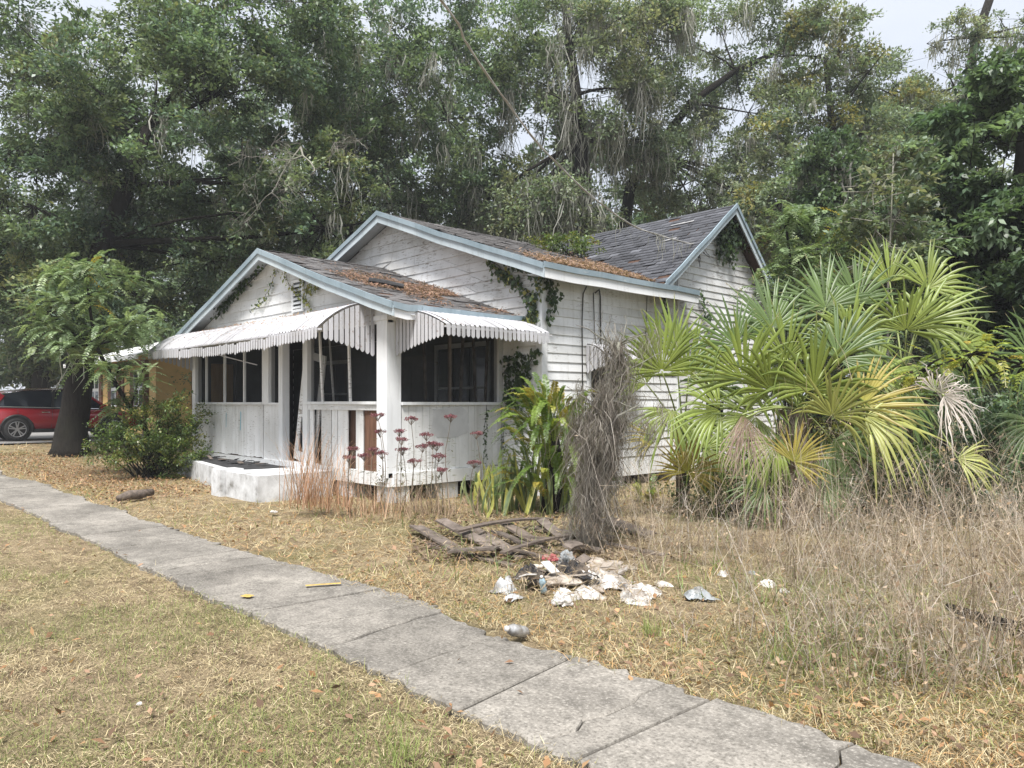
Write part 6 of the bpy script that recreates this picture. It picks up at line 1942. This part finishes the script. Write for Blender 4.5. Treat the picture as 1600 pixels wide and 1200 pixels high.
# ================================================================== yellow house
def yellow_house():
    x0, x1, y0, y1 = -40.4, -30.4, 10.2, 19.0
    z0 = .42
    root = empty('yellow_house', (-37, 15, z0), 'yellow house with white metal roof seen behind the feathery tree', 'house')
    yw = m_flat('yellow_wall_paint', (0.62, 0.42, 0.17), .7, var=.12, sc=2)
    br = m_flat('brown_shutter', (0.12, 0.05, 0.03), .6, var=.2)
    wr = m_flat('white_metal_roof', (0.78, 0.79, 0.80), .4, var=.06)
    MB().box(x0, y0, z0, x1, y1, 3.75).build('wall', yw, root)
    ro = MB()
    ro.prism([(x0 + .2, y0 - .8, 3.42), (x1 + .5, y0 - .8, 3.42), (x1 + .5, (y0 + y1) / 2, 5.0), (x0 + .2, (y0 + y1) / 2, 5.0)], (0, 0, .08))
    ro.prism([(x0 + .2, (y0 + y1) / 2 + .001, 5.0), (x1 + .5, (y0 + y1) / 2 + .001, 5.0), (x1 + .5, y1 + .5, 3.6), (x0 + .2, y1 + .5, 3.6)], (0, 0, .08))
    rf = ro.build('roof', wr, root)
    MB().box(x0 + .2, y0 - .86, 3.30, x1 + .55, y0 - .805, 3.48).build('fascia', wr, rf)
    MB().box(x0 + .3, y0 - .5, 3.12, x1 + .3, y0 - .35, 3.30).build('beam', br, root)
    for x in (x1 - 3.0, x1 + .1):
        MB().box(x - .07, y0 - .5, z0, x + .07, y0 - .36, 3.12).build('porch_post', br, root)
    def win(xa, xb, za, zb, wallx=None):
        w = part_empty('window', ((xa + xb) / 2, y0, za), root)
        if wallx is None:
            MB().box(xa, y0 - .05, za, xb, y0 - .005, zb).build('window_frame', M['white_clean'], w)
            for i in range(2):
                for j in range(2):
                    a, b = xa + .07 + i * (xb - xa) / 2, xa - .07 + (i + 1) * (xb - xa) / 2
                    c, d = za + .07 + j * (zb - za) / 2, za - .07 + (j + 1) * (zb - za) / 2
                    MB().box(a, y0 - .062, c, b, y0 - .052, d).build('pane', M['glass'], w)
            for s, q in ((xa - .45, xa - .04), (xb + .04, xb + .45)): MB().box(s, y0 - .06, za, q, y0 - .004, zb).build('shutter', br, w)
        else:
            MB().box(wallx, xa, za, wallx + .05, xb, zb).build('window_frame', M['white_clean'], w)
            MB().box(wallx + .052, xa + .08, za + .08, wallx + .06, xb - .08, (za + zb) / 2 - .04).build('pane', M['glass'], w)
            MB().box(wallx + .052, xa + .08, (za + zb) / 2 + .04, wallx + .06, xb - .08, zb - .08).build('pane', M['glass'], w)
            for s, q in ((xa - .45, xa - .04), (xb + .04, xb + .45)): MB().box(wallx + .004, s, za, wallx + .06, q, zb).build('shutter', br, w)
    for xc in (-38.2, -35.2, -32.2): win(xc - .6, xc + .6, 1.5, 3.0)
    win(12.0, 13.1, 1.4, 2.9, x1 + .005); win(15.4, 16.5, 1.4, 2.9, x1 + .005)
yellow_house()

# ================================================================== service cable
def cable():
    A = on_x(1092, 384, MX + .12); E = Vector((-3.0, -4.0, 8.4))
    root = empty('service_cable', A, 'grey overhead service cable running down to the cross gable', 'cable')
    ctrl = [A, W(985, 350, 14.6), W(860, 245, 12.1), W(740, 85, 10.0), W(690, 0, 9.1), Vector((-5.5, 1.6, 7.2)), Vector((-4.0, -3.0, 8.4))]
    pts = []
    for i in range(len(ctrl) - 1):       # smooth run through the hanging points
        p0, p1, p2, p3 = ctrl[max(0, i - 1)], ctrl[i], ctrl[i + 1], ctrl[min(len(ctrl) - 1, i + 2)]
        for k in range(8):
            t = k / 8
            pts.append(.5 * ((2 * p1) + (p2 - p0) * t + (2 * p0 - 5 * p1 + 4 * p2 - p3) * t * t + (3 * p1 - p0 - 3 * p2 + p3) * t ** 3))
    pts.append(ctrl[-1])
    MB().tube(pts, .012, 6).build('cable', M['cable'], root, True)
    MB().tube([p + Vector((.02 * math.sin(i * 1.3), 0, .02 * math.cos(i * 1.3))) for i, p in enumerate(pts)], .008, 5).build('cable', M['cable'], root, True)
    rs = random.Random(4)
    for k in range(5):
        q = A + Vector((0, rs.uniform(-.1, .5), rs.uniform(-.5, -.15)))
        MB().tube(bez(A, q, -.5, rs, 6, .5), .008, 4).build('wire_tail', M['wire'], root, True)
    MB().tube([A + Vector((-.1, 0, 0)), A + Vector((.02, 0, .02)), A + Vector((.05, .02, -.1))], .022, 6).build('insulator', M['cable'], root, True)
    # caught moss on the cable
    rng = np.random.default_rng(8)
    P = np.array([pts[int(i)][:] for i in rng.integers(1, 12, 60)]) + rng.normal(0, .05, (60, 3))
    V, F, C = strands(rng, P, rng.gamma(3, .1, 60), np.full(60, .012), np.tile([.3, .3, .27], (60, 1)), wob=.3)
    o = mesh_obj('hanging_moss', fast_mesh('hanging_moss', V, F, C), M['moss'], root); tag(o, kind='stuff')
cable()
# rolled felt lying on the porch roof
p = Vector((-11.6, 7.55, z_porch(-11.6) + .07))
o = MB().tube([p, p + Vector((.12, .25, -.03)), p + Vector((.3, .55, -.09))], [.055, .06, .05], 8).build('felt_roll', M['debris_black']); tag(o, 'black roll of felt lying on the porch roof', 'felt roll')

# ================================================================== planks
def plank(a, b, w, th, mat='grey_wood', name='plank', parent=None, bow=0.0, roll=0.0):
    a, b = Vector(a), Vector(b); d = (b - a).normalized(); s = Vector((-d.y, d.x, 0)).normalized()
    s = (s + Vector((0, 0, roll))).normalized(); u = d.cross(s).normalized()
    if u.z < 0: u = -u
    mb = MB(); n = 6; vs = []
    for i in range(n + 1):
        t = i / n; p = a + (b - a) * t + Vector((0, 0, bow * 4 * t * (1 - t)))
        ww = w * (1 + .04 * math.sin(7 * t + a.x))
        vs += [p - s * ww / 2 - u * th / 2, p + s * ww / 2 - u * th / 2, p + s * ww / 2 + u * th / 2, p - s * ww / 2 + u * th / 2]
    fs = [(0, 3, 2, 1), (n * 4, n * 4 + 1, n * 4 + 2, n * 4 + 3)]
    for i in range(n):
        for j in range(4): fs.append((i * 4 + j, i * 4 + (j + 1) % 4, i * 4 + 4 + (j + 1) % 4, i * 4 + 4 + j))
    mb.add(vs, fs)
    return mb.build(name, M[mat], parent)
base = G(760, 850); base.z = 0
panel = empty('collapsed_planking', base, 'collapsed grey plank panel lying before the snake plants', 'planks')
def gp(px, py, z): 
    p = G(px, py, z); return (p.x, p.y, z)
for (xa, ya, za, xb, yb, zb, w_, mt, bw, rl) in (
        (688, 812, .20, 772, 856, .03, .15, 'grey_wood', .0, .1), (650, 822, .10, 735, 872, .01, .19, 'grey_wood', .01, -.12), (735, 824, .06, 815, 870, .08, .13, 'grey_wood', .0, .2),
        (790, 818, .13, 868, 866, .01, .17, 'log_wood', .0, -.1), (822, 824, .02, 925, 842, .10, .14, 'grey_wood', .02, .15), (785, 864, .12, 898, 836, .10, .07, 'log_wood', .03, 0),
        (712, 830, .17, 862, 811, .10, .08, 'log_wood', .05, .1), (668, 850, .03, 800, 884, .02, .10, 'log_wood', .0, .0), (845, 812, .14, 905, 862, .02, .12, 'grey_wood', .0, .25)):
    plank(gp(xa, ya, za), gp(xb, yb, zb), w_, .024, mat=mt, parent=panel, bow=bw, roll=rl)
rs = random.Random(88)
for i in range(9):
    px, py = rs.uniform(690, 900), rs.uniform(822, 866); an = rs.uniform(-.5, .9); L = rs.uniform(30, 80)
    plank(gp(px, py, rs.uniform(.05, .16)), gp(px + L * math.cos(an), py + L * .45 * math.sin(an), rs.uniform(.04, .14)), rs.uniform(.05, .15), .022, mat=rs.choice(['grey_wood', 'log_wood', 'grey_wood']), parent=panel, bow=rs.uniform(-.01, .03), roll=rs.uniform(-.3, .3))
o = plank(gp(930, 805, .20), gp(1015, 836, .06), .28, .03); tag(o, 'broad pale board leaning beside the mossy snag', 'board')
o = plank(gp(880, 850, .06), gp(955, 838, .10), .14, .03); tag(o, 'short grey board end behind the rubbish heap', 'board')
o = plank(gp(950, 850, .05), gp(1040, 868, .04), .12, .025); tag(o, 'thin grey board half buried right of the mossy snag', 'board')
# rotten log on the leaf litter
a = G(184, 778, .08); b = G(238, 768, .12); a.z = ground_z(a.x, a.y) + .07; b.z = ground_z(b.x, b.y) + .11
m1 = a + (b - a) * .33; m2 = a + (b - a) * .66
o = MB().tube([a, m1 + Vector((0, 0, .02)), m2, b], [.05, .085, .08, .06], 9).build('rotten_log', M['log_wood'], None, True); tag(o, 'short dark rotten log lying beside the walk', 'log')
# a long thin fallen branch in the weeds
o = MB().tube([G(1480, 968) + Vector((0, 0, .1)), G(1540, 985) + Vector((0, 0, .08)), G(1610, 1005) + Vector((0, 0, .1))], [.03, .04, .035], 7).build('fallen_branch', M['bark'], None, True); tag(o, 'dark fallen branch lying in the weeds by the right edge', 'branch')

# ================================================================== rubbish heap
def m_plastic(name, c, rough=.35, tr=0.0):
    n = NT(name); g = n.noise(n.pos(), 9, 5)
    n.bump(g, .5, .02)
    if tr: n.b.inputs['Transmission Weight'].default_value = tr
    d_ = n.noise(n.pos(), 5.5, 6, .7)
    cc = n.ramp(g, [(.3, tuple(x * .7 for x in c)), (.65, c)])
    cc = n.mix(n.ramp(d_, [(.46, 0.0), (.62, .8)]), cc, (0.16, 0.125, 0.09))
    return n.set(cc, rough)
M['bag_white'] = m_plastic('white_plastic', (0.60, 0.58, 0.555), .5)
M['bag_black'] = m_plastic('black_bag', (0.012, 0.012, 0.014), .3)
M['bag_grey'] = m_plastic('grey_plastic', (0.26, 0.28, 0.29), .3)
M['bag_clear'] = m_plastic('clear_plastic', (0.72, 0.74, 0.76), .2, .35)
M['blue_can'] = m_plastic('pale_blue_plastic', (0.45, 0.62, 0.72), .3)
M['red_scrap'] = m_plastic('red_scrap', (0.42, 0.06, 0.08), .4)
M['cloth'] = m_plastic('dirty_cloth', (0.42, 0.37, 0.32), .9)
def crumple(name, label, c, size, mat, seed, group=None, rough=.28):
    size = tuple(q * .82 for q in size)
    rs = random.Random(seed)
    bm = bmesh.new(); bmesh.ops.create_icosphere(bm, subdivisions=4, radius=1.0)
    f = [(Vector((rs.gauss(0, 1), rs.gauss(0, 1), rs.gauss(0, 1))).normalized(), rs.uniform(1.5, 6), rs.uniform(0, 6)) for _ in range(9)]
    ang = rs.uniform(0, PI)
    for v in bm.verts:
        p = v.co.copy(); h = 0
        for d, fr, ph in f: h += abs(math.sin(d.dot(p) * fr + ph)) / len(f)
        h2 = 0
        for d, fr, ph in f: h2 += abs(math.sin(d.dot(p) * fr * 3.3 + ph * 2)) / len(f)
        k = 1 + rough * (h - .6) * 4.5 + rough * (h2 - .6) * 1.6 + rs.uniform(-.03, .03)
        q = Vector((p.x * size[0] * k, p.y * size[1] * k, max(-.25, p.z) * size[2] * k))
        v.co = Vector((q.x * math.cos(ang) - q.y * math.sin(ang), q.x * math.sin(ang) + q.y * math.cos(ang), q.z))
    me = bpy.data.meshes.new(name); bm.to_mesh(me); bm.free()
    o = mesh_obj(name, me, mat, None, False, loc=c); tag(o, label, 'rubbish', group)
    return o
def sheet(name, label, c, size, mat, seed, group=None, amp=.05):
    """a crumpled thin sheet: plastic, paper or cloth lying in folds"""
    rs = random.Random(seed); n = 16
    c = Vector((c.x, c.y, c.z * .45))
    fs_ = [(rs.uniform(0, PI), rs.uniform(3, 11), rs.uniform(0, 6)) for _ in range(7)]
    an = rs.uniform(0, PI); vs = []
    for i in range(n + 1):
        for j in range(n + 1):
            u, v = i / n * 2 - 1, j / n * 2 - 1
            k = 1 + .22 * math.sin(3 * math.atan2(v, u) + seed) + rs.uniform(-.04, .04)
            h = sum(abs(math.sin((u * math.cos(a) + v * math.sin(a)) * f + p)) for a, f, p in fs_) / 7
            r = min(1, math.hypot(u, v))
            z = amp * ((h * 2.4 - .3) * (1.1 - r ** 2 * .75) - .9 * r ** 3) + rs.uniform(-.004, .004)
            x, y = u * size[0] * k * (1 - .15 * h), v * size[1] * k * (1 - .15 * h)
            vs.append((x * math.cos(an) - y * math.sin(an), x * math.sin(an) + y * math.cos(an), z))
    q = n + 1
    me = MB().add(vs, [(i * q + j, (i + 1) * q + j, (i + 1) * q + j + 1, i * q + j + 1) for i in range(n) for j in range(n)]).mesh(name)
    o = mesh_obj(name, me, mat, None, False, loc=c); tag(o, label, 'rubbish', group); return o
gr_ = 'rubbish heap by the walk'
def GZ(px, py, z): p = G(px, py, z); p.z = z; return p
sheet('plastic_bag', 'crumpled clear plastic bag at the left end of the rubbish heap', GZ(790, 910, .08), (0.12, 0.1), M['bag_clear'], 1, gr_, 0.06)
sheet('plastic_bag', 'black bag crumpled beside the clear plastic', GZ(830, 902, .10) + Vector((0, 0, .16)), (0.17, 0.11), M['bag_black'], 2, gr_, 0.060)
sheet('plastic_bag', 'long black bag lying across the middle of the heap', GZ(898, 898, .10) + Vector((0, 0, .20)), (0.26, 0.11), M['bag_black'], 3, gr_, 0.055)
sheet('plastic_bag', 'big white sack at the right end of the heap', GZ(1000, 920, .07), (0.3, 0.17), M['bag_white'], 4, gr_, 0.045)
sheet('plastic_bag', 'white bag behind the black one', GZ(945, 896, .12), (0.240, 0.170), M['bag_white'], 5, gr_, 0.055)
sheet('plastic_bag', 'flat white bag in front of the long black bag', GZ(880, 926, .05), (0.190, 0.110), M['bag_white'], 6, gr_, 0.040)
sheet('plastic_bag', 'white scrap bag just right of the blue cup', GZ(915, 922, .06), (0.160, 0.100), M['bag_white'], 7, gr_, 0.040)
crumple('paper_scrap', 'small crumpled white paper lowest in the heap', GZ(880, 942, .03), (.09, .07, .06), M['bag_white'], 8, gr_, .45)
sheet('plastic_bag', 'grey bag hidden among the dead weeds', GZ(1092, 915, .12), (0.15, 0.12), M['bag_grey'], 9, gr_, 0.03)
sheet('plastic_bag', 'pale plastic scrap caught in the weeds', GZ(1130, 892, .08), (0.07, 0.06), M['bag_white'], 10, gr_, 0.03)
sheet('plastic_bag', 'white and blue bag in the weeds right of the heap', GZ(1200, 905, .09), (0.09, 0.07), M['bag_white'], 11, gr_, 0.03)
crumple('plastic_bag', 'small white bag lowest among the weeds', GZ(1225, 925, .03), (.05, .04, .03), M['bag_white'], 12, gr_, .4)
sheet('rag', 'dirty tan rag topmost on the heap', GZ(905, 884, .16), (0.200, 0.140), M['cloth'], 13, gr_, 0.050)
crumple('rag', 'grey rag mound under the white bags', GZ(900, 900, .03), (.62, .35, .12), M['cloth'], 14, gr_, .3)
crumple('red_wrapper', 'small red wrapper at the back of the heap', GZ(860, 874, .17), (.08, .05, .05), M['red_scrap'], 15, gr_, .4)
crumple('plastic_bag', 'thin grey plastic scrap behind the tan rag', GZ(885, 876, .15), (.11, .08, .09), M['bag_grey'], 16, gr_, .45)
crumple('paper_scrap', 'pale litter scrap on the grass near the porch', GZ(428, 800, .04), (.07, .05, .02), M['bag_white'], 17, None, .4)
crumple('paper_scrap', 'tiny white litter on the front lawn', GZ(218, 1100, .04), (.014, .012, .01), M['bag_white'], 18, None, .4)
for i, (px, py, s_, m_, lab) in enumerate((
        (800, 925, .07, 'bag_clear', 'small clear wrapper below the clear plastic bag'), (842, 890, .09, 'cloth', 'brown paper lump behind the black bag'),
        (862, 900, .08, 'bag_white', 'white wad wedged between the two black bags'), (930, 912, .09, 'cloth', 'tan wad under the white bag'),
        (965, 905, .10, 'bag_white', 'dirty white wad beside the big sack'), (975, 880, .10, 'cloth', 'brown lump at the back right of the heap'),
        (1035, 905, .08, 'bag_white', 'white wad just right of the big sack'), 
        (1175, 890, .07, 'bag_grey', 'grey wad in the weeds'), )):
    sheet('rubbish_wad', lab, GZ(px, py, .08), (s_ * 1.3, s_ * .9), M[m_], 60 + i, gr_, .018)
# heap shards: broken flat bits
rs = random.Random(19)
shard_labels = ['pale plaster shard', 'white broken tile shard', 'cream cardboard flap', 'thin wooden lath bit', 'torn white sheet corner', 'bone-white plastic shard', 'grey slate chip', 'buff paper flap', 'broken white plate piece', 'tan board chip']
for i, nm in enumerate(shard_labels):
    px, py = 815 + i * 18 + rs.uniform(-6, 6), 880 + rs.uniform(-6, 26)
    c = GZ(px, py, .12 + rs.uniform(0, .08)); an = rs.uniform(0, PI); L = rs.uniform(.08, .2); w = rs.uniform(.04, .1)
    d = Vector((math.cos(an), math.sin(an), rs.uniform(-.4, .4))) * L
    o = MB().beam(c, c + d, w, .012, up=(rs.uniform(-.5, .5), rs.uniform(-.5, .5), 1)).build('debris_shard', [M['bag_white'], M['cloth'], M['grey_wood']][i % 3])
    where = ['at the heap\'s left edge', 'beside the black bag', 'near the left of the heap', 'poking from the heap', 'on the heap\'s middle', 'above the long black bag', 'below the tan rag', 'right of the tan rag', 'beside the white bag', 'next to the white sack'][i]
    tag(o, nm + ' ' + where, 'debris', gr_)
# plastic bottle on the walk edge, cup in the heap
def lathe(prof, n=16):
    vs = []; fs = []; q = len(prof)
    for i in range(n):
        t = 2 * PI * i / n; vs += [(r_ * math.cos(t), r_ * math.sin(t), z) for r_, z in prof]
    for i in range(n):
        for j in range(q - 1): fs.append((i * q + j, ((i + 1) % n) * q + j, ((i + 1) % n) * q + j + 1, i * q + j + 1))
    return vs, fs
def bottle(label, c, mat, rot, s=1.0, name='plastic_bottle'):
    root = bpy.data.objects.new(name, None); COL.objects.link(root); root.location = c; root.rotation_euler = rot; root.scale = (s, s, s)
    tag(root, label, 'bottle')
    vs, fs = lathe([(.001, 0), (.034, .002), (.036, .02), (.033, .05), (.036, .08), (.034, .11), (.036, .14), (.026, .18), (.013, .20), (.013, .215), (.001, .216)])
    local_child('bottle_body', MB().add(vs, fs).mesh('bottle_body'), mat, root, True)
    vs, fs = lathe([(.001, .20), (.016, .20), (.016, .222), (.001, .223)]); local_child('cap', MB().add(vs, fs).mesh('cap'), M['bag_white'], root, True)
bottle('crushed clear plastic bottle lying at the walk edge', GZ(820, 988, .03), M['bag_clear'], (R(70), 0, R(15)), 1.2)
bottle('pale blue bottle standing tilted in front of the black bag', GZ(850, 925, .03), M['blue_can'], (R(25), R(15), 0), .8)

# straw and twigs blown over the heap and planks
rng = np.random.default_rng(77)
k = 1500
pz = np.array([GZ(rng.uniform(640, 1010), rng.uniform(800, 880), .02)[:] for _ in range(3200)]); pz[:, 2] = rng.uniform(.01, .06, 3200)
litter('wood_debris', 'dark brown bark and leaf debris round the fallen planks', pz, .07, [(0.13, 0.09, 0.065), (0.18, 0.13, 0.095), (0.09, 0.065, 0.05), (0.25, 0.18, 0.13)], 79, tilt=.4, asp=.4)
pp = np.array([GZ(rng.uniform(790, 1040), rng.uniform(872, 940), .05)[:] for _ in range(k)])
pp[:, 2] = rng.uniform(.03, .19, k)
pq = np.array([GZ(rng.uniform(660, 1000), rng.uniform(815, 872), .05)[:] for _ in range(900)]); pq[:, 2] = rng.uniform(.04, .15, 900)
litter('heap_straw', 'straw and twigs strewn over rubbish heap and planks', np.concatenate([pp, pq]), .10, [(0.32, 0.25, 0.17), (0.22, 0.17, 0.12), (0.42, 0.34, 0.23), (0.15, 0.11, 0.08)], 78, tilt=.5, asp=.08)
# ================================================================== haze volume, added to soften the trees and lift their darks
hz = MB().box(-760, -360, -1.2, 560, 860, 26).build('haze', None)
n = NT('added_haze')
n.t.nodes.remove(n.b)
pv = n.n('ShaderNodeVolumePrincipled')
pv.inputs['Color'].default_value = (0.92, 0.96, 1.0, 1)
pv.inputs['Density'].default_value = 0.0011
pv.inputs['Anisotropy'].default_value = 0.2
n.l(pv.outputs[0], n.o.inputs['Volume'])
hz.data.materials.append(n.mat)
tag(hz, 'thin pale haze volume added to soften the trees', 'haze', kind='stuff')
